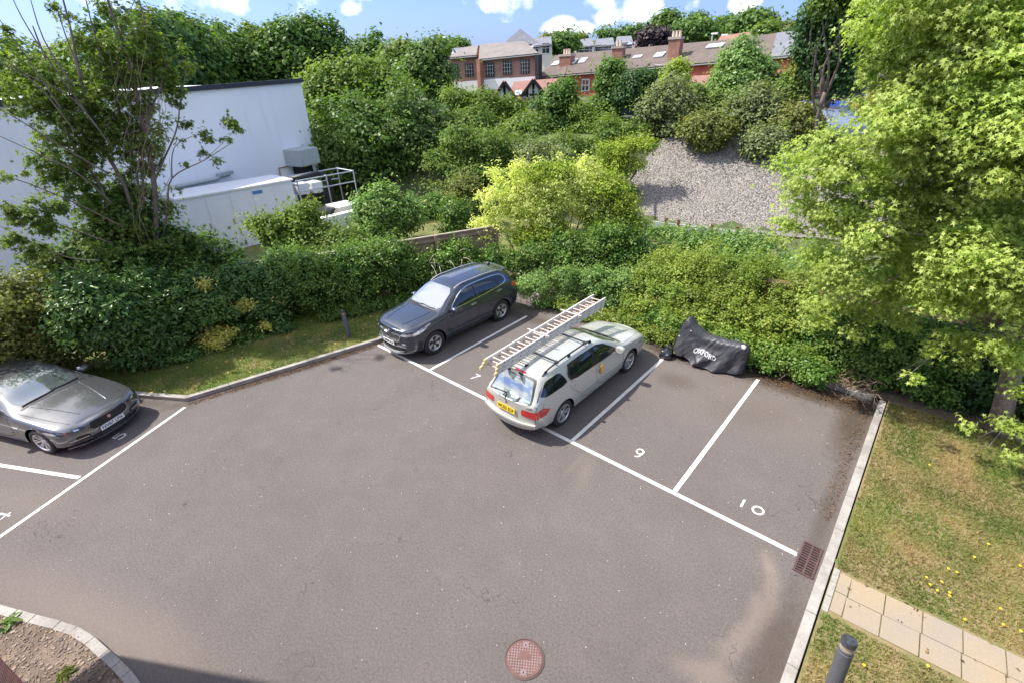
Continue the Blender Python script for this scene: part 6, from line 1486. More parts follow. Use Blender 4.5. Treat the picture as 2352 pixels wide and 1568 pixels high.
# far hill and belt trees
gF = 'trees along the hill skyline'
def far_tree(lab, px, d, mat, n, leaf, seed, name='hill_tree', grp=gF): T(name, lab, px, d, mat, n, 16, leaf * 2.2, leaf, seed, group=grp, nl=3, tr=.3)
far_tree('round dark green tree between the pyramid roof hall and the white houses', [(1296, 100, 25), (1290, 108, 20)], 100, L_belt, 220, .75, 1)
far_tree('dark purple leaved tree beside the dull red roof', [(1497, 92, 24), (1520, 92, 24), (1482, 98, 14)], 108, L_purple, 260, .7, 2)
far_tree('tall pale skyline tree above the dark purple one', [(1530, 50, 26), (1520, 64, 24), (1545, 62, 22)], 130, L_ash, 260, .8, 3)
far_tree('broad dark skyline tree right of the tall chimney', [(1580, 74, 22), (1610, 72, 24), (1560, 80, 18), (1632, 80, 14)], 118, L_belt, 320, .8, 4)
far_tree('thin pale skyline tree right of the tall pale one', [(1602, 50, 16), (1590, 55, 12)], 150, L_ash, 90, .9, 5)
far_tree('small spiky skyline tree left of the largest dome tree', [(1672, 55, 12), (1676, 64, 14), (1655, 68, 20)], 140, L_belt, 150, .9, 6)
far_tree('largest dome shaped skyline tree above the terrace', [(1735, 56, 30), (1700, 66, 22), (1755, 68, 24), (1722, 50, 20)], 130, L_belt, 420, .85, 7)
far_tree('paler skyline tree under the right of the dome tree', [(1760, 76, 18)], 112, L_mid, 120, .7, 8)
far_tree('small flat skyline tree next to the slate roof', [(1804, 72, 18), (1790, 76, 10), (1822, 75, 10)], 140, L_olive, 130, .8, 9)
far_tree('low hedge-like trees behind the white hillside houses', [(1440, 80, 14), (1465, 77, 14), (1420, 84, 12), (1390, 82, 10)], 170, L_belt, 220, 1.0, 10)
far_tree('small dark tree peeping over the hill above the hall wing', [(1255, 92, 10), (1275, 93, 9), (1335, 90, 9)], 170, L_olive, 90, .9, 11)
far_tree('small skyline tree right of the pale mast', [(1058, 108, 13), (1042, 104, 8)], 130, L_belt, 90, .8, 12)
far_tree('skyline bush beside the pale mast at the office wing', [(1032, 112, 12), (1010, 106, 14)], 120, L_mid, 100, .8, 13)
gB = 'belt of tall trees behind the white building'
def belt(lab, px, d, mat, n, seed, leaf=.42, per=26, rc=1.05): T('tall_tree', lab, px, d, mat, n, per, rc, leaf, seed, group=gB, nl=7, tr=.35, inner=.5)
belt('tall dark tree directly above the left part of the white wall', [(330, 120, 80), (300, 180, 70), (370, 180, 60)], 52, L_dark, 300, 21)
belt('tall green tree behind the middle of the white wall', [(420, 110, 60), (400, 70, 40), (440, 160, 60), (450, 200, 50)], 55, L_belt, 300, 22)
belt('tree with lumpy crown above the white wall, left of the widest one', [(510, 120, 55), (500, 170, 60), (545, 175, 60), (480, 90, 35)], 60, L_belt, 300, 23)
belt('pale lumpy tree in the middle of the belt', [(590, 130, 50), (580, 90, 35), (600, 170, 60), (560, 150, 50)], 62, L_mid, 300, 24)
belt('widest tree in the belt with a broken top against the sky', [(690, 105, 60), (650, 90, 45), (735, 95, 55), (700, 160, 75), (770, 120, 40), (640, 150, 60), (695, 60, 25)], 60, L_belt, 520, 25)
belt('tree right of the widest one with a bare twig top', [(850, 120, 35), (835, 160, 50), (875, 150, 45), (862, 90, 12), (880, 75, 8)], 58, L_belt, 240, 26)
belt('grey green tree left of the brick offices', [(985, 130, 42), (960, 170, 45), (1000, 175, 42), (1005, 110, 22), (1010, 215, 30)], 48, L_ash, 330, 27, leaf=.34)
belt('low tree between the belt and the grey green tree', [(915, 130, 35), (905, 170, 50), (940, 150, 35), (930, 110, 20)], 54, L_mid, 260, 28)
belt('hazy tree at the far left edge above the white wall', [(20, 180, 60), (70, 190, 50), (-40, 200, 70), (110, 200, 40)], 60, L_mid, 300, 29)
belt('tree behind the bare twigs above the left of the white wall', [(170, 190, 55), (220, 170, 60), (255, 200, 60)], 56, L_mid, 280, 30)
# mid-distance trees at and on the bank
T('ash_tree', 'big spreading grey green tree right of the white building', [(800, 290, 85), (880, 330, 105), (960, 340, 80), (770, 350, 70), (1010, 400, 55), (870, 410, 80), (930, 240, 60), (990, 290, 55), (950, 430, 60), (780, 410, 60)], 33, L_ash, 620, 60, .62, .22, 41, bark=M_barkG, tr=.3, nl=16, twigs=3, inner=.4)
T('field_maple', 'brighter green tree crown rising behind the big spreading tree', [(760, 200, 60), (830, 190, 65), (730, 250, 50), (890, 210, 55), (710, 320, 30), (850, 250, 60)], 38, L_fresh, 420, 45, .62, .24, 42, tr=.28)
T('hawthorn', 'dense hawthorn with dark hollow right of the big spreading tree', [(1090, 290, 55), (1110, 360, 60), (1060, 350, 45), (1150, 320, 45)], 34, L_mid, 300, 45, .5, .19, 43, nl=6, tr=.15)
T('hawthorn', 'yellow green tree below the white fascia of the offices', [(1110, 238, 38), (1075, 240, 30), (1150, 250, 35), (1040, 230, 30), (1180, 255, 30)], 40, L_fresh, 260, 45, .5, .2, 44, nl=6, tr=.15)
T('hawthorn', 'dark rounded tree above the yellow shrub, left of the tall green one', [(1190, 310, 50), (1215, 350, 45), (1170, 360, 40), (1230, 290, 40)], 33, L_mid, 300, 45, .5, .19, 45, nl=6, tr=.15)
T('hazel_tree', 'tall fresh green tree in front of the terrace left end', [(1285, 230, 40), (1280, 290, 42), (1300, 195, 22), (1260, 330, 40), (1315, 330, 38), (1240, 240, 22)], 34, L_belt, 330, 45, .5, .2, 46, nl=7, tr=.16)
T('hawthorn', 'yellowish low tree right of the tall fresh green one', [(1350, 300, 42), (1370, 350, 38), (1390, 290, 34), (1330, 260, 28)], 33, L_fresh, 280, 45, .48, .19, 47, nl=6, tr=.15)
T('fir_tree', 'narrow dark green tree standing before the middle chimney', [(1405, 160, 25), (1400, 200, 34), (1395, 245, 38), (1430, 200, 25)], 38, L_belt, 330, 45, .5, .2, 48, nl=5, tr=.16)
T('holly', 'very dark low tree between the narrow tree and the buddleia', [(1465, 190, 36), (1490, 185, 25), (1440, 215, 34), (1460, 225, 30)], 37, L_dark, 280, 45, .45, .18, 49, nl=5, tr=.15)
T('birch', 'small pale tree in front of the tall white terrace window', [(1555, 160, 22), (1545, 185, 25), (1570, 190, 18)], 36, L_elderG, 110, 36, .4, .16, 50, nl=5, tr=.1)
T('willow', 'light green conical tree before the terrace right end', [(1705, 110, 26), (1700, 150, 44), (1695, 190, 54), (1720, 205, 48), (1670, 205, 44), (1745, 160, 30)], 40, L_spr, 520, 48, .55, .2, 51, nl=8, tr=.18)
T('rowan', 'small tree with orange tinted top beside the dark tree', [(1835, 185, 30), (1850, 160, 22), (1820, 215, 34), (1850, 220, 28)], 37, L_mid, 240, 40, .42, .17, 52, nl=5, tr=.12)
T('rowan', 'sprig of turning orange leaves on top of the small tree', [(1848, 163, 20), (1870, 148, 12)], 36.4, L_rust, 60, 32, .35, .16, 53, nl=3, tr=.05, basepx=(base_of(BL([(1848, 163, 20)], 36.4))))
T('dark_pine', 'large very dark tree with drooping boughs left of the big maple', [(1900, 70, 50), (1940, 40, 55), (1890, 120, 45), (1930, 110, 55), (1970, 90, 45), (1900, 160, 38), (1950, 170, 40), (1880, 100, 30), (1990, 30, 50), (1935, 205, 25)], 31, L_dark, 760, 60, .45, .17, 54, nl=8, tr=.16, twigs=1)
T('dark_pine', 'high bough of dark leaves against the sky at the top right', [(1890, 5, 28), (1930, 0, 30), (1970, -10, 35), (1860, 0, 12)], 27, L_syc, 130, 36, .4, .17, 55, nl=5, tr=.12, basepx=tuple(base_of(BL([(1960, 0, 30)], 29))))
# shrubs on and under the bank
gBd = 'buddleia bushes along the top of the bank'
for i, (lab, px, d) in enumerate((('grey green buddleia left of the gravel bank top', [(1530, 235, 50), (1500, 265, 42), (1565, 260, 45), (1545, 205, 32), (1540, 290, 42)], 30.5), ('olive buddleia overhanging the middle of the gravel bank', [(1620, 300, 42), (1625, 328, 30), (1600, 300, 34), (1655, 300, 34)], 28.8), ('wide buddleia with lilac tips on top of the bank', [(1720, 250, 45), (1690, 270, 40), (1755, 265, 45), (1740, 225, 34), (1780, 285, 34)], 30.5), ('low grey buddleia hanging over the right of the bank', [(1750, 330, 32), (1735, 345, 22), (1775, 320, 30)], 28.4), ('buddleia beside the grit bin', [(1835, 262, 26), (1815, 285, 28), (1850, 295, 28)], 29.6), ('green scrub between the buddleias behind the bank top', [(1650, 245, 32), (1605, 260, 30), (1590, 215, 26)], 32.5))):
    b = BL(px, d); Bu('buddleia', lab, px, d, (L_bud, L_olive, L_bud, L_bud, L_olive, L_mid)[i], 280, 46, .38, .15, 60 + i, group=gBd, squash=.8)
Bu('gorse', 'yellow green weeds spilling down the left edge of the gravel bank', [(1432, 345, 30), (1420, 375, 28), (1400, 400, 26), (1455, 332, 22), (1390, 420, 26), (1480, 335, 22), (1500, 335, 18), (1460, 380, 22), (1440, 400, 18), (1440, 370, 22), (1380, 390, 26), (1400, 350, 30)], 26, L_elderG, 340, 34, .28, .10, 70)
Bu('scrub', 'dark scrub filling the hollow under the hawthorns', [(1100, 400, 40), (1160, 410, 40), (1060, 420, 45), (1000, 455, 45), (1230, 390, 40), (1300, 385, 40), (1350, 380, 36), (1380, 370, 30)], 28.5, L_mid, 420, 44, .45, .16, 71)
Bu('scrub', 'tall mixed scrub cloaking the left end of the bank below the hawthorns', [(1060, 330, 50), (1120, 340, 55), (1180, 350, 50), (1240, 345, 48), (1300, 340, 46), (1360, 350, 44), (1020, 380, 50), (1090, 400, 50), (1160, 400, 50), (1000, 430, 50), (1230, 400, 46), (1290, 395, 44), (1350, 400, 40), (1400, 385, 32), (1050, 460, 42), (1130, 450, 40), (1430, 320, 30), (1470, 300, 26), (1400, 300, 34), (950, 460, 40), (1440, 290, 26)], 29.5, L_mid, 820, 48, .42, .15, 171)
Bu('scrub', 'darker scrub along the foot of the bank behind the golden elder', [(1080, 470, 45), (1160, 465, 45), (1240, 450, 45), (1330, 440, 42), (1400, 440, 36), (1440, 450, 28), (1010, 480, 45), (960, 500, 50)], 26, L_belt, 460, 46, .36, .13, 172)
Bu('buddleia', 'silvery green buddleia behind the golden elder', [(1225, 350, 28), (1210, 385, 30), (1290, 370, 36), (1250, 380, 30)], 22.5, L_bud, 200, 40, .28, .11, 72)
Bu('buddleia', 'grey green bush left of the golden elder', [(1065, 430, 30), (1050, 455, 28), (1090, 440, 22)], 24, L_olive, 150, 40, .28, .11, 73)
Bu('cherry_laurel', 'fresh green laurel with upright shoots below the big spreading tree', [(880, 480, 48), (850, 515, 45), (925, 500, 45), (880, 440, 26), (840, 470, 28), (940, 470, 24), (890, 540, 45)], 22, L_spr, 420, 46, .34, .15, 74, templ='oval')
Bu('ivy_stump', 'ivy covered stump between the brick wall and the golden elder', [(1045, 485, 34), (1040, 520, 32), (1060, 510, 26)], 22, L_ivy, 220, 46, .26, .11, 75)
Bu('hazel_bush', 'light green hazel bush in front of the plant cabin', [(690, 510, 40), (640, 530, 42), (720, 545, 45), (600, 525, 30), (670, 560, 50), (755, 560, 40), (710, 480, 22)], 18.5, L_fresh, 360, 50, .30, .115, 76)
Bu('hazel_bush', 'mid green bush right of the hazel above the ivy hedge', [(790, 560, 40), (830, 570, 35), (770, 590, 45), (730, 600, 45)], 17.6, L_mid, 300, 50, .28, .11, 77)
# weeds at the barrier rail
Bu('fern_bank', 'feathery pale green growth below the barrier rail', [(1560, 545, 36), (1620, 555, 40), (1690, 560, 40), (1520, 535, 28), (1740, 565, 34), (1600, 575, 45), (1680, 590, 45)], 18.8, L_spr, 420, 46, .26, .10, 78, squash=.6)
# golden elder and ivy mass
Bu('golden_elder', 'golden yellow elder shrub glowing above the ivy between the two fences', [(1170, 425, 45, .5), (1130, 460, 40), (1215, 455, 52), (1285, 425, 50), (1345, 410, 44), (1395, 440, 38), (1110, 530, 38), (1170, 505, 48), (1250, 490, 52), (1180, 372, 14), (1290, 362, 12), (1350, 370, 14), (1245, 372, 11), (1130, 398, 14), (1420, 398, 12), (1085, 500, 16), (1460, 470, 14), (1340, 480, 46), (1100, 580, 24), (1310, 450, 45), (1190, 395, 26), (1390, 480, 34)], 17.4, L_elder, 520, 60, .20, .08, 80, cat='shrub', inner=.5, droop=.4, nst=12)
Bu('elder', 'greener elder growth mixed into the right of the golden shrub', [(1430, 480, 42), (1400, 430, 40), (1380, 520, 44), (1240, 400, 34), (1300, 395, 34), (1260, 530, 44), (1450, 520, 36), (1210, 550, 34)], 17.2, L_elderG, 460, 60, .24, .082, 81, cat='shrub')
Bu('ivy_mound', 'dark glossy ivy mound under the golden elder', [(1230, 590, 48), (1300, 570, 52), (1370, 580, 56), (1430, 590, 48), (1180, 600, 34), (1400, 545, 44), (1050, 580, 32), (1075, 610, 30), (1100, 620, 30), (1330, 610, 48), (1140, 590, 30), (1450, 560, 40)], 16.2, L_ivy, 760, 66, .23, .08, 82, cat='ivy')
Bu('ivy_carpet', 'trailing green creeper slope between the dark SUV and the silver estate', [(1210, 660, 30), (1250, 690, 30), (1300, 680, 38), (1350, 700, 38), (1400, 690, 44), (1450, 690, 44), (1240, 650, 34), (1300, 640, 38), (1370, 650, 44), (1440, 650, 44), (1430, 735, 30), (1220, 715, 18), (1475, 745, 30), (1390, 735, 24), (1330, 730, 18)], 14.4, L_spr, 860, 60, .19, .062, 83, cat='ivy', zmin=.03)
# ivy hedge over the timber fence, left of the SUV
b = [(-.95 + .0 * k, 4.6 - .62 * k, .75 + .28 * math.sin(k * 1.7), (.62, .62, .95)) for k in range(9)]; b = [(-1.0 - .24 * k, 4.7 - .6 * k, z + (0.25 if k > 2 else -.1), r) for k, (x, y, z, r) in enumerate(b)]
b += [(-1.5 - .24 * k, 4.4 - .6 * k, 1.65, (.6, .6, .45)) for k in range(3, 9)]
bush('ivy_hedge', 'tall dark ivy hedge smothering the timber fence behind the dark SUV', 'hedge', b, 1000, 72, .23, .078, L_ivy, M_twig, 84, base=(-1.9, 2.4, 0), zmin=.1)
b = [(-.55 - .26 * k, 4.4 - .62 * k, .22, (.42, .42, .26)) for k in range(8)]
bush('ivy_carpet', 'low ivy skirt spreading onto the grass at the hedge foot', 'ivy', b, 300, 60, .15, .062, L_ivy, M_twig, 85, base=(-1.3, 2.5, .08), zmin=.09)
# back hedges
b = [(3.0 + .42 * k, 4.95 - .12 * math.sin(k), .22, (.42, .36, .30)) for k in range(12)]
for k in range(9):
    x = 4.9 + .55 * k; b += [(x, 5.35, .45, (.4, .45, .5)), (x, 5.95, .65, (.55, .62, .75)), (x, 6.6, 1.15, (.6, .6, .7)), (x + .2, 7.6, 1.35, (.65, .7, .55))]
b += [(random.uniform(4.8, 9.6), random.uniform(6.2, 7.6), random.uniform(1.75, 2.15), (.25, .25, .28)) for k in range(16)]
bush('bramble_hedge', 'bright green bramble and creeper hedge behind the covered motorcycle', 'hedge', b, 1500, 66, .20, .068, L_ivyB, M_twig, 86, base=(7, 6.4, .07), zmin=.05, nst=14)
b = [(5.6 + .36 * k, 5.15 + .08 * math.sin(k * 2), .38, (.32, .32, .40)) for k in range(13)]
bush('ivy_skirt', 'dark ivy leaves low along the back kerb behind the covered motorcycle', 'ivy', b, 420, 54, .15, .066, L_ivy, M_twig, 186, base=(8, 5.4, .07), zmin=.04)
b = []
for k in range(6):
    x = 9.6 + .5 * k; b += [(x, 5.95, .6, (.5, .5, .75)), (x + .1, 6.5, 1.1, (.55, .5, .7))]
bush('ivy_hedge', 'darker ivy hedge at the head of bay 10 running under the maple', 'hedge', b, 700, 62, .20, .07, L_ivy, M_twig, 87, base=(10.8, 6.1, .07), zmin=.05, nst=10)
b = [(6.0 + .9 * k, 9.2 + .3 * (k % 2), .8, (.9, .9, .8)) for k in range(9)] + [(5.0 + .9 * k, 11.4, .6, (.9, 1.0, .7)) for k in range(10)] + [(2.6 + .8 * k, 8.3 + .9 * (k % 3), .7, (.9, .9, .8)) for k in range(5)] + [(1.2 + .9 * k, 11, .5, (1, 1, .7)) for k in range(5)]
bush('scrub', 'soft green scrub filling the ground between the hedge and the barrier rail', 'bush', b, 700, 48, .3, .11, L_spr, M_twig, 88, base=(9, 10.2, .07))
b = [(11.6 + .5 * k, 6.1 + .25 * (k % 2), .55, (.5, .55, .6)) for k in range(9)] + [(12.3 + .7 * k, 6.8, 1.1, (.6, .4, .8)) for k in range(6)]
bush('ivy_hedge', 'dark ivy thicket against the shaded brick wall behind the maple trunk', 'hedge', b, 520, 56, .22, .08, L_dark, M_twig, 189, base=(13.5, 6.3, .07), zmin=.05)
# dead bramble canes on the back kerb
mb = MB(); g = random.Random(4)
for k in range(150):
    x = g.uniform(8.9, 11.0); y = 5.2 + g.uniform(-.15, .5); p = Vector((x, y, g.uniform(.05, .5))); q = p + Vector((g.uniform(-.3, .3), g.uniform(-.35, .1), g.uniform(-.3, .15))); q.z = max(.02, q.z)
    mb.tube([p, (p + q) / 2 + Vector((g.uniform(-.06, .06), g.uniform(-.06, .06), g.uniform(0, .1))), q], [.006, .005, .003], 4)
o = mb.build('dead_canes', simple('dead_cane', (.36, .24, .17), .9), recalc=False); tag(o, 'tangle of dry pinkish bramble canes drooping over the back kerb of bay 10', 'canes', kind='stuff')
mb = MB()
for k in range(14):
    p = Vector((g.uniform(-1.1, -.5), g.uniform(2.5, 4.6), g.uniform(.9, 1.5))); q = p + Vector((g.uniform(.1, .5), g.uniform(-.3, .3), g.uniform(-.3, .4)))
    mb.tube([p, (p + q) / 2 + Vector((0, 0, .06)), q], [.009, .007, .003], 5)
o = mb.build('bare_twigs', simple('pale_twig', (.5, .42, .32), .9), recalc=False); tag(o, 'pale bare twigs poking from the ivy hedge above the dark SUV roof', 'twigs', kind='stuff')
# laurels left of the lawn
lau = [(400, 700, 78), (310, 710, 78), (480, 690, 70), (555, 690, 70), (625, 690, 62), (235, 720, 60), (360, 775, 46), (450, 770, 52), (520, 765, 48), (590, 760, 40), (640, 740, 36), (290, 770, 44), (560, 640, 50), (640, 640, 48)]
Bu('laurel', 'dense dark laurel hedge with glossy leaves behind the narrow lawn', lau[:7] + lau[8:], 15.6, L_laurel, 1100, 56, .28, .11, 90, templ='oval', cat='hedge', group=None, zmin=.1, nst=12)
Bu('laurel', 'low outer leaves of laurel touching the narrow lawn', [(300, 812, 26), (350, 822, 26), (400, 820, 26), (450, 812, 26), (500, 800, 22), (550, 790, 22), (600, 775, 20), (650, 755, 20)], 14.7, L_laurel, 220, 44, .18, .10, 190, templ='oval', cat='bush', zmin=.09, nst=0)
Bu('laurel', 'laurel bush nearest the grey saloon car, overhanging the kerb', [(230, 720, 62), (290, 740, 58), (350, 775, 46), (200, 690, 46)], 15.0, L_laurel, 460, 54, .26, .108, 91, templ='oval', zmin=.1)
Bu('spotted_laurel', 'yellow variegated sprigs low in the laurel hedge', [(500, 778, 26), (480, 795, 16), (530, 765, 16), (610, 752, 12)], 14.6, L_yel, 90, 26, .14, .085, 92, templ='oval', cat='bush', nst=0)
Bu('spotted_laurel', 'second cluster of yellow variegated leaves higher in the laurel', [(565, 700, 16), (545, 712, 12), (470, 655, 10)], 14.75, L_yel, 40, 22, .13, .085, 93, templ='oval', nst=0)
Bu('privet', 'tangled dark shrub between laurel hedge and ivy hedge', [(690, 640, 50), (720, 680, 50), (740, 630, 50), (780, 650, 45), (700, 720, 36), (760, 700, 40), (660, 600, 40)], 15.9, L_ivy, 560, 62, .24, .078, 94, zmin=.1)
Bu('buddleia', 'dusky buddleia with lilac flowers at the left edge behind the saloon', [(40, 690, 48), (90, 710, 46), (10, 740, 50), (120, 745, 40), (60, 770, 48), (-40, 700, 60), (150, 700, 30), (-20, 780, 60), (120, 800, 50), (170, 790, 46), (90, 830, 40), (30, 820, 50), (180, 740, 40)], 16.0, L_olive, 640, 44, .26, .09, 95, zmin=.1)
# ivy-clad sycamore clump
syc = [(290, 510, 48), (250, 570, 56), (320, 560, 56), (395, 560, 42), (195, 600, 40), (310, 450, 30), (460, 575, 40), (370, 610, 50), (240, 460, 34), (520, 590, 34), (440, 610, 44), (160, 630, 44), (130, 600, 26)]
bs = D(310, 640, 17.0); bs = (bs[0], bs[1], 0)
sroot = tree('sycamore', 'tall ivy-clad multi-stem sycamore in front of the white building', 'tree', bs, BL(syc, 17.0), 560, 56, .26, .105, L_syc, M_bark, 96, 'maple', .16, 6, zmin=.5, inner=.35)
up = [(340, 380, 26), (350, 300, 24), (320, 360, 30), (375, 480, 24), (330, 240, 28), (290, 430, 34), (250, 320, 36), (110, 210, 48), (60, 240, 34), (200, 250, 46), (160, 300, 44), (255, 190, 42), (300, 130, 36), (330, 90, 30), (380, 190, 26), (350, 150, 34), (240, 110, 34), (180, 100, 22), (420, 130, 22), (400, 205, 24), (430, 155, 20), (130, 380, 38), (170, 440, 42), (190, 360, 40), (290, 310, 36), (330, 330, 30), (240, 330, 40), (80, 170, 24), (270, 250, 40), (400, 235, 16), (300, 60, 24), (325, 15, 16), (230, 20, 14), (150, 40, 12), (90, 60, 8)]
P, N, r, c = crown_points(BL(up, 16.8), 700, 34, .17, 97, .9, .05); b0 = np.array(bs)
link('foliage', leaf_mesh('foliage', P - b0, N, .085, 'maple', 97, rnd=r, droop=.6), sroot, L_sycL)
lit = [(430, 288, 9), (465, 310, 9), (478, 322, 8), (458, 352, 8), (470, 362, 9), (500, 372, 6), (535, 285, 13), (550, 300, 9), (522, 325, 9), (548, 332, 5), (425, 378, 8), (405, 440, 7), (410, 330, 8), (380, 300, 10), (390, 270, 10), (55, 400, 9), (20, 405, 8), (75, 470, 9), (130, 480, 14), (50, 500, 16), (100, 520, 18), (30, 560, 14), (80, 580, 16), (20, 480, 9), (10, 70, 6), (45, 30, 5), (120, 15, 8)]
P, N, r, c = crown_points(BL(lit, 15.6), 130, 20, .12, 98, .8, .2)
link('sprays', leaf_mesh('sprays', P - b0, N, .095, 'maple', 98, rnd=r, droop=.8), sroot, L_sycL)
def stem(path, d, r0, r1, name='limb'):
    mb = MB(); pts = [Vector(D(x, y, d + (q[0] if q else 0))) - Vector(bs) for x, y, *q in path]; n = len(pts)
    Q = []
    for i in range(n - 1):
        p0, p1, p2, p3 = pts[max(i - 1, 0)], pts[i], pts[i + 1], pts[min(i + 2, n - 1)]
        for k in range(4): t = k / 4; Q.append(.5 * ((2 * p1) + (p2 - p0) * t + (2 * p0 - 5 * p1 + 4 * p2 - p3) * t * t + (3 * p1 - p0 - 3 * p2 + p3) * t ** 3))
    Q.append(pts[-1]); m = len(Q); mb.tube(Q, [r0 + (r1 - r0) * (i / (m - 1)) for i in range(m)], 7); return mb.build(name, M_bark, sroot, smooth=True, recalc=False)
for path, r0, r1 in (([(360, 640), (355, 430), (330, 300), (310, 200), (285, 110), (250, 10), (240, -60)], .13, .03), ([(300, 640), (300, 470), (235, 330), (190, 200), (165, 80), (140, -20)], .10, .025), ([(265, 640), (240, 450), (165, 330), (120, 180), (75, 60)], .09, .02),
                     ([(350, 430), (375, 370), (405, 300), (415, 230), (430, 150)], .05, .015), ([(330, 470), (330, 300), (370, 200), (385, 130)], .06, .02), ([(372, 560), (385, 480), (395, 410), (470, 368), (530, 330)], .05, .010), ([(395, 410), (400, 340), (450, 310)], .03, .008), ([(470, 368), (500, 340), (540, 300)], .016, .006),
                     ([(320, 440), (300, 330), (255, 200), (220, 90), (190, -30)], .06, .015), ([(335, 330), (345, 220), (345, 120), (325, 20), (300, -60)], .05, .012), ([(310, 260), (270, 150), (285, 60), (320, -20)], .04, .01)):
    stem(path, 16.6, r0 * .55, r1 * .7)
g = random.Random(11)
for path in ([(260, 470), (180, 400), (80, 350), (-30, 300)], [(250, 400), (130, 330), (20, 262), (-40, 240)], [(280, 520), (180, 470), (60, 420), (-30, 395)], [(260, 560), (160, 525), (60, 490), (-20, 500)], [(250, 330), (170, 230), (60, 170), (-30, 110)], [(200, 260), (120, 150), (50, 40), (10, -50)], [(170, 200), (100, 90), (60, -40)], [(190, 180), (150, 80), (110, -50)], [(230, 600), (150, 590), (50, 545), (0, 520)], [(170, 300), (90, 200), (10, 150), (-30, 140)], [(140, 250), (60, 130), (-20, 20)], [(250, 640), (150, 610), (90, 560), (30, 590)]):
    stem(path, 15.8, .020, .006, 'twig')
mb = MB()
for k in range(120):
    i = g.randrange(4); x0, y0 = ((345, 400), (330, 300), (320, 480), (300, 200))[i]; x0 += g.uniform(-45, 40); y0 += g.uniform(-90, 110); x1 = x0 + g.uniform(-35, 30); y1 = y0 - g.uniform(20, 130); dd = 16.5 + g.uniform(-.5, .5)
    a_, b_ = Vector(D(x0, y0, dd)) - Vector(bs), Vector(D(x1, y1, dd + g.uniform(-.3, .3))) - Vector(bs); m_ = (a_ + b_) / 2 + Vector((g.uniform(-.15, .15), g.uniform(-.15, .15), 0)); mb.tube([a_, m_, b_], [.006, .005, .003], 4, cap=False)
mb.build('climber_stems', simple('dry_stem', (.25, .20, .13), .9), sroot, recalc=False)

# big maple at the right, leaves large and close
mp_ = [(1960, 60, 30), (2030, 60, 70), (2110, 60, 90), (2230, 60, 110), (2340, 80, 110), (2010, 160, 50), (2080, 180, 90), (2200, 200, 110), (2330, 220, 110), (1990, 260, 50), (2060, 290, 80), (2160, 320, 100), (2290, 340, 110),
      (1900, 330, 45), (1840, 350, 45), (1800, 385, 38), (1880, 400, 70), (1970, 380, 80), (2080, 420, 90), (2200, 450, 100), (2330, 470, 100), (1830, 450, 40), (1800, 520, 34), (1900, 490, 70), (1800, 560, 34), (2000, 520, 80), (2120, 560, 90), (2240, 590, 90), (2340, 620, 80),
      (1880, 590, 55), (1960, 620, 70), (2060, 660, 60), (1900, 680, 50), (1980, 710, 44), (2150, 680, 55), (2240, 680, 50), (2340, 730, 36), (1880, 740, 24), (2080, 740, 30), (2400, 300, 120), (2400, 600, 110), (2150, -20, 100), (2320, -40, 110), (2020, 0, 45)]
mb_ = []
g = random.Random(21)
for x, y, rp in mp_:
    d = 11.9 - .9 * math.sin(min(1, (x - 1760) / 520) * math.pi / 2) + g.uniform(-.7, .7); mb_ += BL([(x, y, rp * .80)], d)
tb = G(2285, 1003); mroot = empty('maple_tree', (tb[0], tb[1], .08), 0, 'big bright yellow green maple overhanging the right side of the lawn', 'tree'); b0 = np.array([tb[0], tb[1], .08])
P, N, r, c = crown_points(mb_, 2500, 52, .24, 99, .9, .15, flat=.2); N = N * np.array([1, 1, .8]) + np.array([-.15, -.25, .25])
link('crown', leaf_mesh('crown', P - b0, N, .068, 'maple', 99, rnd=r, droop=1.1, jitter=.45), mroot, L_maple)
low = [(2120, 800, 20), (2040, 795, 12), (1960, 770, 16), (2180, 760, 24), (2100, 870, 14), (2040, 860, 10), (1990, 830, 10), (2130, 900, 12), (2230, 840, 14), (2240, 790, 22), (2190, 820, 12), (2290, 800, 20), (2345, 900, 16), (2230, 985, 12), (2260, 1000, 12), (2330, 985, 18), (2300, 1040, 12), (2340, 1050, 14), (2345, 820, 30), (2160, 700, 30), (1880, 745, 14), (1850, 700, 16)]
P, N, r, c = crown_points([q for x, y, rp in low for q in BL([(x, y, rp)], 10.6 + g.uniform(-.4, .6))], 150, 30, .16, 100, .7, .2)
link('low_sprays', leaf_mesh('low_sprays', P - b0, N, .072, 'maple', 100, rnd=r, droop=1.0), mroot, L_maple)
mb = MB(); tr_ = [(2285, 1003, 12.2), (2300, 940, 12.1), (2318, 860, 12.0), (2322, 760, 12.0), (2316, 640, 12.1), (2310, 500, 12.2), (2305, 340, 12.2), (2320, 180, 12.2), (2310, 20, 12.2), (2310, -120, 12.2)]
pts = [Vector(D(x, y, d)) - Vector(b0) for x, y, d in tr_]; pts[0] = Vector((0, 0, -.1)); M_barkM = simple('maple_bark', (.21, .165, .125), .9, var=.45, vscale=9, bump=.8, bscale=30, var2=.35, v2scale=40); mb.tube(pts, [.19, .145, .125, .115, .105, .095, .085, .07, .055, .04], 12); mb.build('trunk', M_barkM, mroot, smooth=True, recalc=False)
mb = MB(); mb.tube([Vector((.0, .0, .5)), Vector(D(2350, 800, 12.0)) - Vector(b0), Vector(D(2375, 600, 12.0)) - Vector(b0), Vector(D(2390, 350, 12)) - Vector(b0)], [.08, .07, .055, .04], 9); mb.build('limb', M_barkG, mroot, smooth=True, recalc=False)
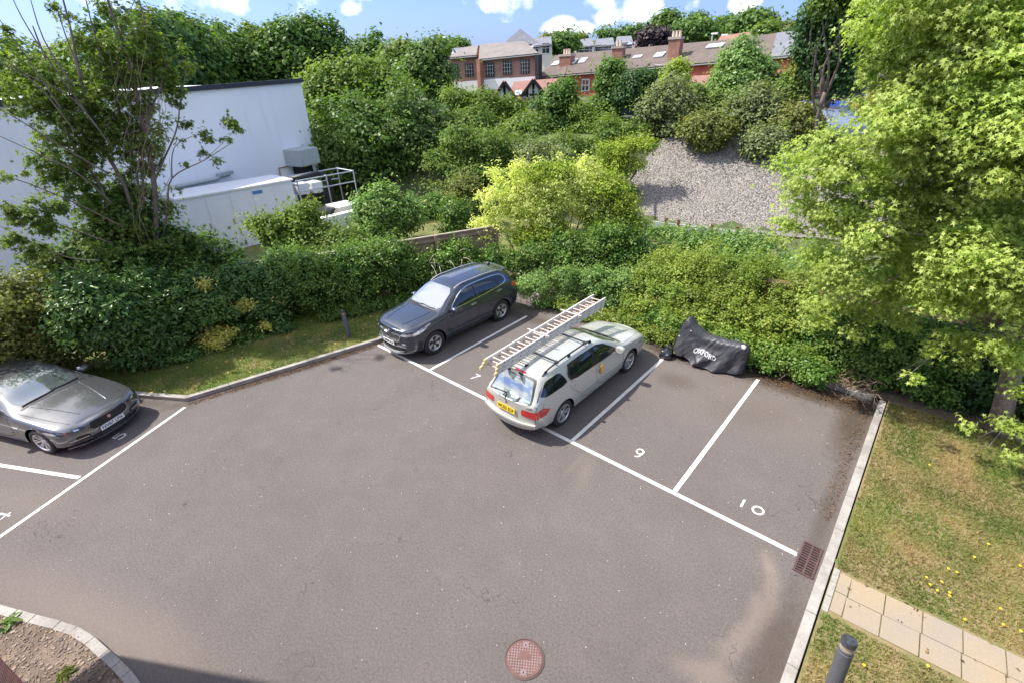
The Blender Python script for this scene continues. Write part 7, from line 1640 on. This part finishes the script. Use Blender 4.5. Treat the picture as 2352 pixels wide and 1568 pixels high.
for k, (path, r0) in enumerate((([(2318, 700), (2250, 640), (2190, 570), (2120, 540), (2030, 530)], .045), ([(2312, 560), (2200, 470), (2080, 400), (1960, 390), (1860, 390)], .045), ([(2310, 420), (2200, 300), (2100, 220), (2020, 170)], .045), ([(2316, 640), (2180, 600), (2050, 640), (1920, 690)], .035), ([(2310, 300), (2230, 150), (2150, 60), (2060, 20)], .04), ([(2120, 540), (2060, 460), (2040, 360)], .018), ([(2322, 780), (2200, 770), (2100, 850), (2060, 870)], .02), ([(2320, 860), (2200, 800), (2050, 860)], .012), ([(2190, 570), (2170, 440), (2150, 330)], .02), ([(2318, 690), (2350, 560), (2340, 420)], .04), ([(2300, 980), (2240, 1010), (2220, 1050)], .010), ([(2340, 960), (2290, 1000), (2250, 1060)], .010))):
    mb = MB(); n = len(path); pts = [Vector(D(x, y, 12.0 - .35 * i)) - Vector(b0) for i, (x, y) in enumerate(path)]
    Q = []
    for i in range(n - 1):
        for q in range(4): t = q / 4; p0, p1, p2, p3 = pts[max(i - 1, 0)], pts[i], pts[i + 1], pts[min(i + 2, n - 1)]; Q.append(.5 * ((2 * p1) + (p2 - p0) * t + (2 * p0 - 5 * p1 + 4 * p2 - p3) * t * t + (3 * p1 - p0 - 3 * p2 + p3) * t ** 3))
    Q.append(pts[-1]); m = len(Q); mb.tube(Q, [r0 * (1 - .75 * i / m) for i in range(m)], 7); mb.build('branch', M_barkG, mroot, smooth=True, recalc=False)
# plants by the bottom left corner
def tuft(label, px, py, n, L, mat, seed, name='weed', w=.16, cat='plant'):
    g = np.random.default_rng(seed); p = G(px, py, .09); N = g.normal(size=(n, 3)); N[:, 2] = np.abs(N[:, 2]) + .4
    P = np.tile(p, (n, 1)) + np.concatenate([g.normal(0, L * .25, (n, 2)), np.abs(g.normal(0, L * .25, (n, 1)))], 1)
    T_ = TEMPL['oval'][0].copy(); T_[:, 1] *= w / .2; TEMPL['_t'] = (T_, TEMPL['oval'][1])
    o = link(name, leaf_mesh(name, P, N, L, '_t', seed), None, mat); tag(o, label, cat); return o
tuft('clump of strappy green leaves just inside the curved kerb', 20, 1432, 46, .22, L_spr, 3, w=.11); tuft('low spreading green juniper in the gravel bed near the brick corner', 150, 1548, 700, .10, L_olive, 4, 'juniper', w=.10)
tuft('tiny weed in the joint of the long kerb next to the drain', 1925, 1288, 30, .05, L_spr, 5)
